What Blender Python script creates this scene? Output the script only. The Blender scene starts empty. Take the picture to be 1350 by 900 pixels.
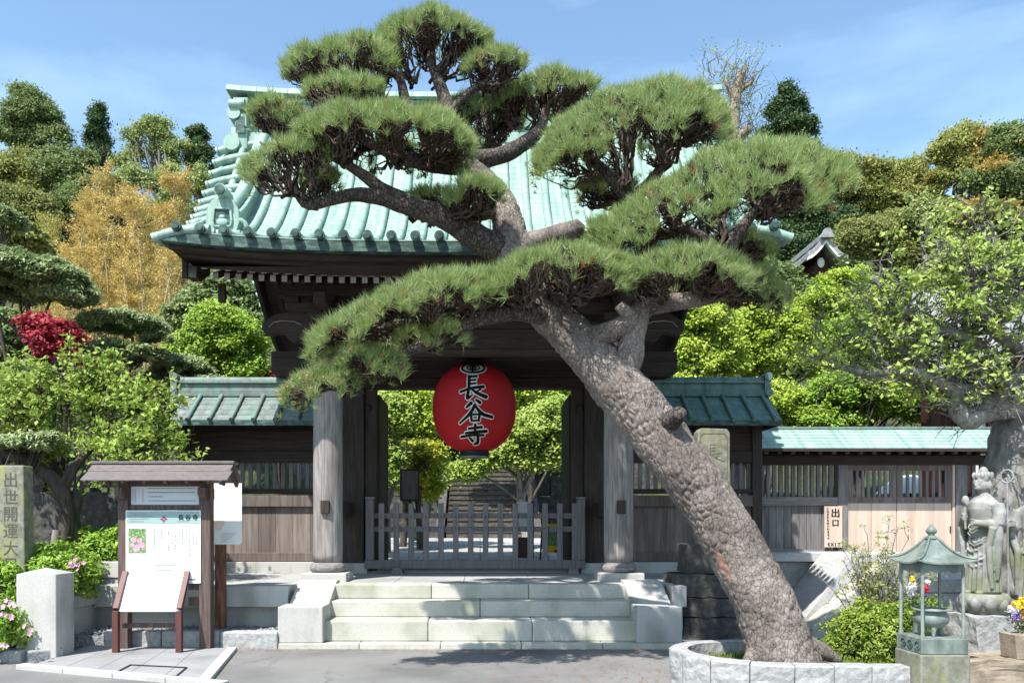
import bpy, math, random
import numpy as np
from mathutils import Vector, Matrix, noise
R = math.radians
SC = bpy.context.scene
COL = SC.collection
# ---------------------------------------------------------------- camera, sky, sun, exposure
CAM_H = 1.4
FPX, VX, VY = 1050.0, 633.0, 690.0          # focal length and vanishing point in photo pixels
cd = bpy.data.cameras.new('camera'); cam = bpy.data.objects.new('camera', cd); COL.objects.link(cam)
cam.location = (0, 0, CAM_H); cam.rotation_euler = (R(90), 0, 0)
cd.sensor_width = 36; cd.lens = FPX/1350*36; cd.shift_x = (675-VX)/1350; cd.shift_y = (VY-450)/1350
cd.clip_end = 2000; cd.clip_start = .05
SC.camera = cam
SUN_D = Vector((.36, .55, -1.0)).normalized()
w = bpy.data.worlds.new('World'); SC.world = w; w.use_nodes = True
nt = w.node_tree; nt.nodes.clear()
_o = nt.nodes.new('ShaderNodeOutputWorld'); _b = nt.nodes.new('ShaderNodeBackground'); _s = nt.nodes.new('ShaderNodeTexSky')
_s.sky_type = 'NISHITA'; _s.sun_disc = False
_s.sun_elevation = math.asin(-SUN_D.z); _s.sun_rotation = math.atan2(-SUN_D.x, -SUN_D.y)
_s.air_density = 1.0; _s.dust_density = .8; _s.ozone_density = 1.0
# a few thin cirrus wisps in the sky
_tc = nt.nodes.new('ShaderNodeTexCoord'); _mp = nt.nodes.new('ShaderNodeMapping'); _n = nt.nodes.new('ShaderNodeTexNoise')
_mp.inputs['Scale'].default_value = (1.3, 1.0, 5.0); _mp.inputs['Rotation'].default_value = (0, R(-14), 0)
_n.inputs['Scale'].default_value = 2.2; _n.inputs['Detail'].default_value = 7; _n.inputs['Roughness'].default_value = .55
_r = nt.nodes.new('ShaderNodeValToRGB'); _r.color_ramp.elements[0].position = .52; _r.color_ramp.elements[1].position = .95
_r.color_ramp.elements[1].color = (.22, .22, .22, 1)
_mx = nt.nodes.new('ShaderNodeMix'); _mx.data_type = 'RGBA'
_mx.inputs['B'].default_value = (7.5, 8.2, 9.2, 1)
L = nt.links.new
L(_tc.outputs['Generated'], _mp.inputs['Vector']); L(_mp.outputs[0], _n.inputs['Vector']); L(_n.outputs['Fac'], _r.inputs[0])
L(_r.outputs[0], _mx.inputs['Factor']); L(_s.outputs[0], _mx.inputs['A']); _ti = nt.nodes.new('ShaderNodeMix'); _ti.data_type = 'RGBA'; _ti.blend_type = 'MULTIPLY'; _ti.inputs['Factor'].default_value = 1; _ti.inputs['B'].default_value = (.93, 1.03, 1.0, 1)
L(_mx.outputs['Result'], _ti.inputs['A']); L(_ti.outputs['Result'], _b.inputs[0]); L(_b.outputs[0], _o.inputs[0])
_b.inputs[1].default_value = .15
sl = bpy.data.lights.new('sun', 'SUN'); so = bpy.data.objects.new('sun', sl); COL.objects.link(so)
sl.energy = 4.8; sl.angle = R(.53); sl.color = (1, .965, .90); so.location = (-20, -30, 60)
so.rotation_euler = SUN_D.to_track_quat('-Z', 'Y').to_euler()
SC.view_settings.view_transform = 'Standard'; SC.view_settings.look = 'None'
SC.view_settings.exposure = 0.95; SC.view_settings.gamma = 1.0; SC.view_settings.use_curve_mapping = False
SC.render.engine = 'CYCLES'
cy = SC.cycles; cy.max_bounces = 7; cy.diffuse_bounces = 5; cy.glossy_bounces = 2; cy.transmission_bounces = 3; cy.transparent_max_bounces = 4
cy.use_denoising = True; cy.sample_clamp_indirect = 6
# ---------------------------------------------------------------- helpers
def U(px, py, Y):                            # a photo pixel at a real distance -> world point
    return Vector(((px-VX)*Y/FPX, Y, CAM_H+(VY-py)*Y/FPX))
def G(px, py, z=0.0):                        # a photo pixel on a level surface -> world point
    Y = (CAM_H-z)*FPX/(py-VY)
    return Vector(((px-VX)*Y/FPX, Y, z))
rng = np.random.default_rng(7)
def unit(a):
    return a/np.maximum(np.linalg.norm(a, axis=-1, keepdims=True), 1e-9)
class MB:
    def __init__(s): s.v = []; s.f = []; s.m = []; s.s = []; s.mi = 0
    def add(s, vs, fs, smooth=False):
        b = len(s.v); s.v.extend([tuple(v) for v in vs])
        for f in fs: s.f.append([i+b for i in f]); s.m.append(s.mi); s.s.append(smooth)
        return s
    def box(s, x0, x1, y0, y1, z0, z1, rot=None):
        vs = [Vector((x, y, z)) for z in (z0, z1) for y in (y0, y1) for x in (x0, x1)]
        if rot: vs = [rot @ v for v in vs]
        return s.add(vs, [(0, 2, 3, 1), (4, 5, 7, 6), (0, 1, 5, 4), (2, 6, 7, 3), (0, 4, 6, 2), (1, 3, 7, 5)])
    def bar(s, p, q, w, h, up=(0, 0, 1)):
        p, q = Vector(p), Vector(q); d = (q-p).normalized(); up = Vector(up)
        if abs(d.dot(up)) > .98: up = Vector((0, 1, 0))
        a = d.cross(up).normalized()*w/2; b = a.cross(d).normalized()*h/2
        vs = [c+i*a+j*b for c in (p, q) for i, j in ((-1, -1), (1, -1), (1, 1), (-1, 1))]
        return s.add(vs, [(3, 2, 1, 0), (4, 5, 6, 7), (0, 1, 5, 4), (1, 2, 6, 5), (2, 3, 7, 6), (3, 0, 4, 7)])
    def tube(s, pts, rad, n=8, cap=True):
        pts = [Vector(p) for p in pts]; K = len(pts)
        if not hasattr(rad, '__len__'): rad = [rad]*K
        t0 = (pts[1]-pts[0]).normalized(); u = t0.orthogonal().normalized(); vs = []; fs = []
        for k, p in enumerate(pts):
            t = (pts[min(k+1, K-1)]-pts[max(k-1, 0)]).normalized()
            u = (u-t*u.dot(t)).normalized(); v = t.cross(u)
            for j in range(n):
                a = 2*math.pi*j/n; vs.append(p+(u*math.cos(a)+v*math.sin(a))*rad[k])
        for k in range(K-1):
            for j in range(n):
                fs.append((k*n+j, k*n+(j+1) % n, (k+1)*n+(j+1) % n, (k+1)*n+j))
        s.add(vs, fs, True)
        if cap:
            s.add(vs[:n], [tuple(range(n))[::-1]]); s.add(vs[-n:], [tuple(range(n))])
        return s
    def lathe(s, prof, c=(0, 0, 0), n=24, smooth=True, sq=1.0):
        c = Vector(c); vs = []; fs = []; K = len(prof)
        for r, z in prof:
            for j in range(n):
                a = 2*math.pi*j/n; vs.append(c+Vector((r*math.cos(a), r*sq*math.sin(a), z)))
        for k in range(K-1):
            for j in range(n):
                fs.append((k*n+j, k*n+(j+1) % n, (k+1)*n+(j+1) % n, (k+1)*n+j))
        if prof[0][0] > 1e-4: fs.append(tuple(range(n))[::-1])
        if prof[-1][0] > 1e-4: fs.append(tuple(range((K-1)*n, K*n)))
        return s.add(vs, fs, smooth)
    def ell(s, c, r, n=14, m=8):
        prof = [(max(1e-5, math.cos(-math.pi/2+math.pi*i/m)), math.sin(-math.pi/2+math.pi*i/m)) for i in range(m+1)]
        c = Vector(c); vs = []; fs = []
        for rr, z in prof:
            for j in range(n):
                a = 2*math.pi*j/n; vs.append(c+Vector((rr*math.cos(a)*r[0], rr*math.sin(a)*r[1], z*r[2])))
        for k in range(m):
            for j in range(n): fs.append((k*n+j, k*n+(j+1) % n, (k+1)*n+(j+1) % n, (k+1)*n+j))
        return s.add(vs, fs, True)
    def prism(s, poly, d, rot=None):          # polygon (3-D points) pushed along vector d
        n = len(poly); d = Vector(d); a = [Vector(p) for p in poly]; vs = a+[p+d for p in a]
        if rot: vs = [rot @ v for v in vs]
        return s.add(vs, [tuple(range(n)), tuple(range(2*n-1, n-1, -1))]+[(i, i+n, (i+1) % n+n, (i+1) % n) for i in range(n)])
    def grid(s, P, smooth=True):              # P: rows of points
        nr, nc = len(P), len(P[0]); vs = [p for r in P for p in r]
        return s.add(vs, [(i*nc+j, i*nc+j+1, (i+1)*nc+j+1, (i+1)*nc+j) for i in range(nr-1) for j in range(nc-1)], smooth)
def fixn(me):
    import bmesh
    bm = bmesh.new(); bm.from_mesh(me); bmesh.ops.recalc_face_normals(bm, faces=bm.faces); bm.to_mesh(me); bm.free()
def link(o, parent):
    COL.objects.link(o)
    if parent is not None:
        o.parent = parent
        o.location = (0, 0, 0) if parent.parent is not None else tuple(-parent.location)
def mesh_of(mb, name, mats):
    me = bpy.data.meshes.new(name); me.from_pydata(mb.v, [], mb.f); me.validate()
    for m in (mats if isinstance(mats, (list, tuple)) else [mats]): me.materials.append(m)
    if len(me.polygons) == len(mb.m):
        me.polygons.foreach_set('material_index', mb.m); me.polygons.foreach_set('use_smooth', mb.s)
    fixn(me)
    return me
def build(mb, name, mats, parent=None, bev=0, label=None, base=None):
    me = mesh_of(mb, name, mats)
    o = bpy.data.objects.new(name, me)
    if base is not None:
        me.transform(Matrix.Translation(-Vector(base)))
    link(o, parent)
    if base is not None: o.location = base
    if bev:
        m = o.modifiers.new('bevel', 'BEVEL'); m.width = bev; m.segments = 2; m.limit_method = 'ANGLE'; m.angle_limit = R(40)
    if label: o['label'] = label
    return o
def raw(name, V, k, mats, parent=None, mi=None, smooth=False, base=None):   # many separate k-gons from an array (N*k,3)
    V = np.asarray(V, dtype=np.float32).reshape(-1, 3); n = len(V)//k
    if base is not None: V = V-np.array(base, dtype=np.float32)
    me = bpy.data.meshes.new(name); me.vertices.add(len(V)); me.vertices.foreach_set('co', V.ravel())
    me.loops.add(n*k); me.loops.foreach_set('vertex_index', np.arange(n*k, dtype=np.int32))
    me.polygons.add(n); me.polygons.foreach_set('loop_start', np.arange(0, n*k, k, dtype=np.int32))
    for m in (mats if isinstance(mats, (list, tuple)) else [mats]): me.materials.append(m)
    if mi is not None: me.polygons.foreach_set('material_index', np.asarray(mi, dtype=np.int32))
    me.update(calc_edges=True)
    o = bpy.data.objects.new(name, me); link(o, parent)
    if base is not None: o.location = base
    return o
def tubes_raw(name, P, Rd, n, mat, parent):   # P (N,K,3) polylines, Rd (N,K) radii -> one mesh of thin twigs
    P = np.asarray(P, float); N, K, _ = P.shape
    T = unit(np.gradient(P, axis=1)); ref = np.where(np.abs(T[..., 2:3]) > .9, np.array([1., 0, 0]), np.array([0, 0, 1.]))
    u = unit(np.cross(T, ref)); v = np.cross(T, u)
    a = 2*np.pi*np.arange(n)/n
    V = P[:, :, None]+(u[:, :, None]*np.cos(a)[:, None]+v[:, :, None]*np.sin(a)[:, None])*Rd[..., None, None]
    idx = np.arange(N*K*n).reshape(N, K, n); nx = np.roll(idx, -1, axis=2)
    F = np.stack([idx[:, :-1], nx[:, :-1], nx[:, 1:], idx[:, 1:]], -1).reshape(-1, 4)
    me = bpy.data.meshes.new(name); me.vertices.add(N*K*n); me.vertices.foreach_set('co', V.astype(np.float32).ravel())
    me.loops.add(F.size); me.loops.foreach_set('vertex_index', F.astype(np.int32).ravel())
    me.polygons.add(len(F)); me.polygons.foreach_set('loop_start', np.arange(0, F.size, 4, dtype=np.int32))
    me.polygons.foreach_set('use_smooth', np.ones(len(F), dtype=bool))
    me.materials.append(mat); me.update(calc_edges=True)
    o = bpy.data.objects.new(name, me); link(o, parent); return o
def tag(o, label, cat, group=None):
    o['label'] = label; o['category'] = cat
    if group: o['group'] = group
    return o
def thing(name, label, cat, base, group=None):
    o = bpy.data.objects.new(name, None); COL.objects.link(o); o.location = base; o.empty_display_size = .1
    return tag(o, label, cat, group)
def setting(o, kind='structure'):
    o['kind'] = kind; return o
def spline(pts, rad, step):                   # Catmull-Rom through points, resampled
    P = [np.array(p, float) for p in pts]; P = [2*P[0]-P[1]]+P+[2*P[-1]-P[-2]]
    r = list(rad); r = [r[0]]+r+[r[-1]]; out = []; ro = []
    for i in range(1, len(P)-2):
        n = max(2, int(np.linalg.norm(P[i+1]-P[i])/step))
        for k in range(n):
            t = k/n; a, b, c, d = P[i-1:i+3]
            out.append(.5*((2*b)+(-a+c)*t+(2*a-5*b+4*c-d)*t*t+(-a+3*b-3*c+d)*t**3)); ro.append(r[i]+(r[i+1]-r[i])*t)
    out.append(P[-2]); ro.append(r[-2]); return out, ro
# ---------------------------------------------------------------- materials
def M(name, cols, scale=8, stretch=(1, 1, 1), detail=6, rough=.8, bump=.3, bdist=.01, bscale=None, stain=None, spec=.3, island=0, contrast=.22, metal=0):
    m = bpy.data.materials.new(name); m.use_nodes = True; t = m.node_tree; N = t.nodes; lk = t.links.new
    bs = N['Principled BSDF']; bs.inputs['Roughness'].default_value = rough; bs.inputs['Specular IOR Level'].default_value = spec
    bs.inputs['Metallic'].default_value = metal
    g = N.new('ShaderNodeNewGeometry'); mp = N.new('ShaderNodeMapping'); mp.inputs['Scale'].default_value = stretch
    lk(g.outputs['Position'], mp.inputs['Vector'])
    if island:                                 # every board or block gets its own piece of the pattern
        mul = N.new('ShaderNodeMath'); mul.operation = 'MULTIPLY'; mul.inputs[1].default_value = 37
        lk(g.outputs['Random Per Island'], mul.inputs[0]); cb = N.new('ShaderNodeCombineXYZ')
        for i in range(3): lk(mul.outputs[0], cb.inputs[i])
        lk(cb.outputs[0], mp.inputs['Location'])
    n = N.new('ShaderNodeTexNoise'); n.inputs['Scale'].default_value = scale; n.inputs['Detail'].default_value = detail
    n.inputs['Roughness'].default_value = .62
    lk(mp.outputs[0], n.inputs['Vector'])
    r = N.new('ShaderNodeValToRGB'); lk(n.outputs['Fac'], r.inputs[0]); e = r.color_ramp.elements
    k = len(cols)
    while len(e) < k: e.new(.5)
    for i, c in enumerate(cols):
        e[i].position = .5+contrast*(2*i/(k-1)-1) if k > 1 else .5; e[i].color = (*c, 1)
    out = r.outputs[0]
    if stain:
        sc, ss, lo, hi, sst = stain
        n2 = N.new('ShaderNodeTexNoise'); n2.inputs['Scale'].default_value = ss; n2.inputs['Detail'].default_value = 7
        mp2 = N.new('ShaderNodeMapping'); mp2.inputs['Scale'].default_value = sst; lk(g.outputs['Position'], mp2.inputs['Vector']); lk(mp2.outputs[0], n2.inputs['Vector'])
        r2 = N.new('ShaderNodeMapRange'); r2.inputs['From Min'].default_value = lo; r2.inputs['From Max'].default_value = hi
        lk(n2.outputs['Fac'], r2.inputs['Value']); mx = N.new('ShaderNodeMix'); mx.data_type = 'RGBA'
        lk(r2.outputs['Result'], mx.inputs['Factor']); lk(out, mx.inputs['A']); mx.inputs['B'].default_value = (*sc, 1); out = mx.outputs['Result']
    if island:
        mr = N.new('ShaderNodeMapRange'); mr.inputs['To Min'].default_value = 1-island; mr.inputs['To Max'].default_value = 1+island
        lk(g.outputs['Random Per Island'], mr.inputs['Value']); vm = N.new('ShaderNodeVectorMath'); vm.operation = 'SCALE'
        lk(out, vm.inputs[0]); lk(mr.outputs['Result'], vm.inputs['Scale']); out = vm.outputs[0]
    lk(out, bs.inputs['Base Color'])
    if bump:
        nb = n
        if bscale:
            nb = N.new('ShaderNodeTexNoise'); nb.inputs['Scale'].default_value = bscale; nb.inputs['Detail'].default_value = 5; lk(mp.outputs[0], nb.inputs['Vector'])
        b = N.new('ShaderNodeBump'); b.inputs['Strength'].default_value = bump; b.inputs['Distance'].default_value = bdist
        lk(nb.outputs['Fac'], b.inputs['Height']); lk(b.outputs[0], bs.inputs['Normal'])
    return m
def LM(name, cols, tr=.3, rough=.55, spec=.25, clump=.5):          # leaf: colour differs from leaf to leaf and slightly from clump to clump
    m = bpy.data.materials.new(name); m.use_nodes = True; t = m.node_tree; N = t.nodes; lk = t.links.new
    bs = N['Principled BSDF']; bs.inputs['Roughness'].default_value = rough; bs.inputs['Specular IOR Level'].default_value = spec
    g = N.new('ShaderNodeNewGeometry'); r = N.new('ShaderNodeValToRGB'); e = r.color_ramp.elements
    n = N.new('ShaderNodeTexNoise'); n.inputs['Scale'].default_value = clump; n.inputs['Detail'].default_value = 3; lk(g.outputs['Position'], n.inputs['Vector'])
    mr = N.new('ShaderNodeMapRange'); mr.inputs['From Min'].default_value = .32; mr.inputs['From Max'].default_value = .68; lk(n.outputs['Fac'], mr.inputs['Value'])
    mx0 = N.new('ShaderNodeMix'); mx0.inputs['Factor'].default_value = .5; lk(mr.outputs['Result'], mx0.inputs['A']); lk(g.outputs['Random Per Island'], mx0.inputs['B'])
    lk(mx0.outputs['Result'], r.inputs[0])
    while len(e) < len(cols): e.new(.5)
    for i, c in enumerate(cols): e[i].position = .1+.8*i/(len(cols)-1); e[i].color = (*c, 1)
    lk(r.outputs[0], bs.inputs['Base Color'])
    tb = N.new('ShaderNodeBsdfTranslucent'); lk(r.outputs[0], tb.inputs['Color'])
    mx = N.new('ShaderNodeMixShader'); mx.inputs[0].default_value = tr; lk(bs.outputs[0], mx.inputs[1]); lk(tb.outputs[0], mx.inputs[2])
    lk(mx.outputs[0], N['Material Output'].inputs['Surface']); return m
def bark_plates(name, cols, crack, scale, stretch=(1, 1, .6), bump=.9, reach=.1):
    m = bpy.data.materials.new(name); m.use_nodes = True; t = m.node_tree; N = t.nodes; lk = t.links.new
    bs = N['Principled BSDF']; bs.inputs['Roughness'].default_value = .9; bs.inputs['Specular IOR Level'].default_value = .15
    g = N.new('ShaderNodeNewGeometry'); mp = N.new('ShaderNodeMapping'); mp.inputs['Scale'].default_value = stretch; mp.inputs['Rotation'].default_value = (0, R(28), 0)
    lk(g.outputs['Position'], mp.inputs['Vector'])
    nz = N.new('ShaderNodeTexNoise'); nz.inputs['Scale'].default_value = 7; nz.inputs['Detail'].default_value = 5; lk(mp.outputs[0], nz.inputs['Vector'])
    ad = N.new('ShaderNodeMix'); ad.data_type = 'RGBA'; ad.blend_type = 'LINEAR_LIGHT'; ad.inputs['Factor'].default_value = .05
    lk(mp.outputs[0], ad.inputs['A']); lk(nz.outputs['Color'], ad.inputs['B'])
    v = N.new('ShaderNodeTexVoronoi'); v.feature = 'DISTANCE_TO_EDGE'; v.inputs['Scale'].default_value = scale; lk(ad.outputs['Result'], v.inputs['Vector'])
    v2 = N.new('ShaderNodeTexVoronoi'); v2.inputs['Scale'].default_value = scale; lk(ad.outputs['Result'], v2.inputs['Vector'])
    r = N.new('ShaderNodeValToRGB'); e = r.color_ramp.elements
    while len(e) < len(cols): e.new(.5)
    for i, c in enumerate(cols): e[i].position = i/(len(cols)-1); e[i].color = (*c, 1)
    fine = N.new('ShaderNodeTexNoise'); fine.inputs['Scale'].default_value = 45; fine.inputs['Detail'].default_value = 6; lk(g.outputs['Position'], fine.inputs['Vector'])
    sep = N.new('ShaderNodeSeparateColor'); lk(v2.outputs['Color'], sep.inputs[0])
    mm = N.new('ShaderNodeMix'); mm.inputs['Factor'].default_value = .6; lk(sep.outputs[0], mm.inputs['A']); lk(fine.outputs['Fac'], mm.inputs['B']); lk(mm.outputs['Result'], r.inputs[0])
    cr = N.new('ShaderNodeMapRange'); cr.interpolation_type = 'SMOOTHSTEP'; cr.inputs['From Max'].default_value = reach; lk(v.outputs['Distance'], cr.inputs['Value'])
    # cracks fade in and out along the trunk
    big = N.new('ShaderNodeTexNoise'); big.inputs['Scale'].default_value = 5; lk(g.outputs['Position'], big.inputs['Vector'])
    bmr = N.new('ShaderNodeMapRange'); bmr.inputs['From Min'].default_value = .35; bmr.inputs['From Max'].default_value = .65; bmr.inputs['To Min'].default_value = .25; bmr.inputs['To Max'].default_value = .8; lk(big.outputs['Fac'], bmr.inputs['Value'])
    inv = N.new('ShaderNodeMath'); inv.operation = 'SUBTRACT'; inv.inputs[0].default_value = 1; lk(cr.outputs['Result'], inv.inputs[1])
    mu = N.new('ShaderNodeMath'); mu.operation = 'MULTIPLY'; lk(inv.outputs[0], mu.inputs[0]); lk(bmr.outputs['Result'], mu.inputs[1])
    mx = N.new('ShaderNodeMix'); mx.data_type = 'RGBA'; lk(mu.outputs[0], mx.inputs['Factor']); lk(r.outputs[0], mx.inputs['A']); mx.inputs['B'].default_value = (*crack, 1)
    lk(mx.outputs['Result'], bs.inputs['Base Color'])
    mot = N.new('ShaderNodeTexNoise'); mot.inputs['Scale'].default_value = 2.6; mot.inputs['Detail'].default_value = 6; mot.inputs['Roughness'].default_value = .65; lk(g.outputs['Position'], mot.inputs['Vector'])
    mmr = N.new('ShaderNodeMapRange'); mmr.inputs['From Min'].default_value = .36; mmr.inputs['From Max'].default_value = .64; mmr.inputs['To Min'].default_value = .58; mmr.inputs['To Max'].default_value = 1.18; lk(mot.outputs['Fac'], mmr.inputs['Value'])
    vsc = N.new('ShaderNodeVectorMath'); vsc.operation = 'SCALE'; lk(mx.outputs['Result'], vsc.inputs[0]); lk(mmr.outputs['Result'], vsc.inputs['Scale']); lk(vsc.outputs[0], bs.inputs['Base Color'])
    hsum = N.new('ShaderNodeMath'); hsum.operation = 'MULTIPLY_ADD'; lk(fine.outputs['Fac'], hsum.inputs[0]); hsum.inputs[1].default_value = .35; lk(cr.outputs['Result'], hsum.inputs[2])
    b = N.new('ShaderNodeBump'); b.inputs['Strength'].default_value = bump; b.inputs['Distance'].default_value = .02; lk(hsum.outputs[0], b.inputs['Height']); lk(b.outputs[0], bs.inputs['Normal'])
    return m
def flat(name, c, rough=.6, spec=.3, metal=0): return M(name, [c, tuple(min(1, x*1.06) for x in c)], scale=30, rough=rough, bump=0, spec=spec, metal=metal)
VGR, HGR = (9, 9, .55), (.5, 9, 9)
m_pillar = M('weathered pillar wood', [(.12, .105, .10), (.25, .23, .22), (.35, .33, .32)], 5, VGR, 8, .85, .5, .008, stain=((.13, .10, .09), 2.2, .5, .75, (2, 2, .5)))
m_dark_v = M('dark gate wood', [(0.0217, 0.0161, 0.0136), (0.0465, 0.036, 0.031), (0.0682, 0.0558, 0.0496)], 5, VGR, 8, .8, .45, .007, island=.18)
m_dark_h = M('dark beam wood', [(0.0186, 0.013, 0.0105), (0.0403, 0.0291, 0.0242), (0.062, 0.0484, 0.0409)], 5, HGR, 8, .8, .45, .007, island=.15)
m_panel = M('brown panel boards', [(0.075, 0.057, 0.049), (0.145, 0.115, 0.102), (0.21, 0.178, 0.163)], 3, (6, 6, .4), 7, .8, .5, .007, island=.25, stain=((.08, .05, .045), 1.6, .5, .8, (2, 2, .35)))
m_greyw_v = M('grey weathered boards', [(.09, .085, .085), (.16, .15, .148), (.25, .24, .235)], 4, VGR, 8, .85, .5, .007, island=.2)
m_greyw_h = M('grey weathered rails', [(.10, .09, .088), (.19, .175, .17), (.29, .275, .265)], 4, HGR, 8, .85, .5, .007, island=.1)
m_fence = M('grey barrier wood', [(.10, .094, .098), (.15, .143, .148), (.2, .19, .195)], 5, VGR, 8, .8, .35, .005, island=.12)
m_pale = M('pale new door wood', [(0.44, 0.325, 0.255), (0.54, 0.42, 0.34), (0.61, 0.5, 0.425)], 3, (4, 4, .3), 6, .7, .2, .004, island=.07, stain=((.40, .31, .26), 1.2, .5, .8, (3, 3, .3)))
m_signwood = M('dark sign post wood', [(0.05, 0.03, 0.025), (0.1, 0.068, 0.058), (0.155, 0.12, 0.105)], 5, VGR, 8, .75, .5, .006)
m_signroof = M('brown sheet metal', [(0.095, 0.078, 0.072), (0.155, 0.13, 0.12)], 5, (3, 6, 6), 6, .45, .15, .004, spec=.5)
m_redleg = M('red brown painted legs', [(0.075, 0.026, 0.024), (0.12, 0.047, 0.043)], 8, VGR, 6, .5, .2, .004)
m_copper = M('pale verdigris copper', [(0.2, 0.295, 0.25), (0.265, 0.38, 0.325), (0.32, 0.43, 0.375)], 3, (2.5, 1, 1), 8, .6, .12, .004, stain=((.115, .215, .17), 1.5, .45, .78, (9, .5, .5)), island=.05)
m_copperd = M('dark weathered copper', [(.012, .03, .028), (.04, .075, .065), (.12, .22, .185)], 4, (2, 2, 5), 7, .5, .15, .004)
m_copperp = M('patchy copper sheet', [(0.0825, 0.1013, 0.096), (0.15, 0.1762, 0.1665), (0.2025, 0.24, 0.225)], 4, (3, 1, 1), 8, .6, .15, .004, stain=((.13, .22, .185), 1.8, .47, .66, (4, .7, .7)), island=.08)
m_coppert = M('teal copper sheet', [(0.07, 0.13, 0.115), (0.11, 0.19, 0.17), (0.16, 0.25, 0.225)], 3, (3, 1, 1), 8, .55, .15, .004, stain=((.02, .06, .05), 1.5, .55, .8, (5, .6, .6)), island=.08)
m_white = M('rafter end white paint', [(.52, .51, .49), (.72, .71, .68)], 25, rough=.7, bump=.1)
m_granite = M('pale granite', [(0.32, 0.31, 0.295), (0.415, 0.405, 0.385), (0.49, 0.48, 0.455)], 110, detail=3, rough=.8, bump=.25, bdist=.002, stain=((.22, .22, .185), 2.2, .50, .80, (1.4, 1.4, .6)), island=.06, contrast=.28)
m_step = M('yellow grey step stone', [(0.33, 0.322, 0.275), (0.43, 0.42, 0.37), (0.51, 0.5, 0.445)], 60, detail=4, rough=.8, bump=.2, bdist=.002, stain=((.25, .26, .19), 1.9, .46, .78, (1.5, 1, 1)), island=.05, contrast=.3)
m_paving = M('grey flagstone', [(.25, .25, .245), (.33, .33, .325), (.4, .4, .39)], 40, detail=5, rough=.85, bump=.2, bdist=.003, stain=((.18, .18, .17), 1.2, .5, .8, (1, 1, 1)), island=.06)
m_pave2 = M('grey forecourt paving', [(.20, .20, .205), (.25, .25, .255), (.30, .30, .30)], 90, detail=4, rough=.85, bump=.2, bdist=.002, island=.05, stain=((.15, .15, .15), 1.5, .5, .8, (1, 1, 1)))
m_kerb = M('concrete kerb', [(0.3276, 0.3276, 0.312), (0.4212, 0.4212, 0.3978)], 50, detail=5, rough=.85, bump=.25, bdist=.003, stain=((.30, .30, .27), 3, .5, .8, (1, 1, 1)), island=.05)
m_asphalt = M('worn asphalt', [(0.085, 0.083, 0.08), (0.18, 0.176, 0.17), (0.3, 0.295, 0.285)], 160, detail=3, rough=.9, bump=.5, bdist=.004, stain=((.12, .117, .113), .9, .42, .66, (1, 1, 1)), contrast=.3)
def add_cracks(m, scale, width, col):
    t = m.node_tree; N = t.nodes; lk = t.links.new; bs = N['Principled BSDF']; src = bs.inputs['Base Color'].links[0].from_socket
    g = N.new('ShaderNodeNewGeometry'); nz = N.new('ShaderNodeTexNoise'); nz.inputs['Scale'].default_value = 2.2; nz.inputs['Detail'].default_value = 8; nz.inputs['Roughness'].default_value = .7; lk(g.outputs['Position'], nz.inputs['Vector'])
    ad = N.new('ShaderNodeMix'); ad.data_type = 'RGBA'; ad.blend_type = 'LINEAR_LIGHT'; ad.inputs['Factor'].default_value = .25; lk(g.outputs['Position'], ad.inputs['A']); lk(nz.outputs['Color'], ad.inputs['B'])
    v = N.new('ShaderNodeTexVoronoi'); v.feature = 'DISTANCE_TO_EDGE'; v.inputs['Scale'].default_value = scale; lk(ad.outputs['Result'], v.inputs['Vector'])
    mr = N.new('ShaderNodeMapRange'); mr.inputs['From Max'].default_value = width; mr.inputs['To Min'].default_value = .75; mr.inputs['To Max'].default_value = 0; lk(v.outputs['Distance'], mr.inputs['Value'])
    n2 = N.new('ShaderNodeTexNoise'); n2.inputs['Scale'].default_value = .8; lk(g.outputs['Position'], n2.inputs['Vector']); m2 = N.new('ShaderNodeMapRange'); m2.inputs['From Min'].default_value = .45; m2.inputs['From Max'].default_value = .6; lk(n2.outputs['Fac'], m2.inputs['Value'])
    mu = N.new('ShaderNodeMath'); mu.operation = 'MULTIPLY'; lk(mr.outputs['Result'], mu.inputs[0]); lk(m2.outputs['Result'], mu.inputs[1])
    mx = N.new('ShaderNodeMix'); mx.data_type = 'RGBA'; lk(mu.outputs[0], mx.inputs['Factor']); lk(src, mx.inputs['A']); mx.inputs['B'].default_value = (*col, 1); lk(mx.outputs['Result'], bs.inputs['Base Color'])
add_cracks(m_asphalt, .75, .012, (.05, .048, .045))
m_rough = M('split face granite', [(0.2, 0.2, 0.2), (0.3, 0.3, 0.297), (0.4, 0.4, 0.395)], 22, detail=9, rough=.9, bump=.9, bdist=.02, bscale=14, island=.06, contrast=.26)
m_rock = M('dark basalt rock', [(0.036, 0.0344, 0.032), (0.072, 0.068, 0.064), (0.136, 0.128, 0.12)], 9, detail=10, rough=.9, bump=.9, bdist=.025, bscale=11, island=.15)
m_mossy = M('mossy old stone', [(0.11, 0.11, 0.08), (0.18, 0.18, 0.14), (0.27, 0.27, 0.235)], 14, detail=8, rough=.9, bump=.5, bdist=.006, stain=((.30, .29, .11), 4, .52, .72, (1, 1, .6)))
m_brownstone = M('brown ledge rock', [(.14, .105, .075), (.25, .20, .15), (.36, .31, .25)], 7, detail=9, rough=.9, bump=.8, bdist=.02)
m_statue = M('weathered grey statue stone', [(0.136, 0.136, 0.1224), (0.2448, 0.2448, 0.2346), (0.34, 0.34, 0.3332)], 9, detail=9, rough=.85, bump=.35, bdist=.004, stain=((.15, .16, .09), 4, .47, .68, (1, 1, .6)))
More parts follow.
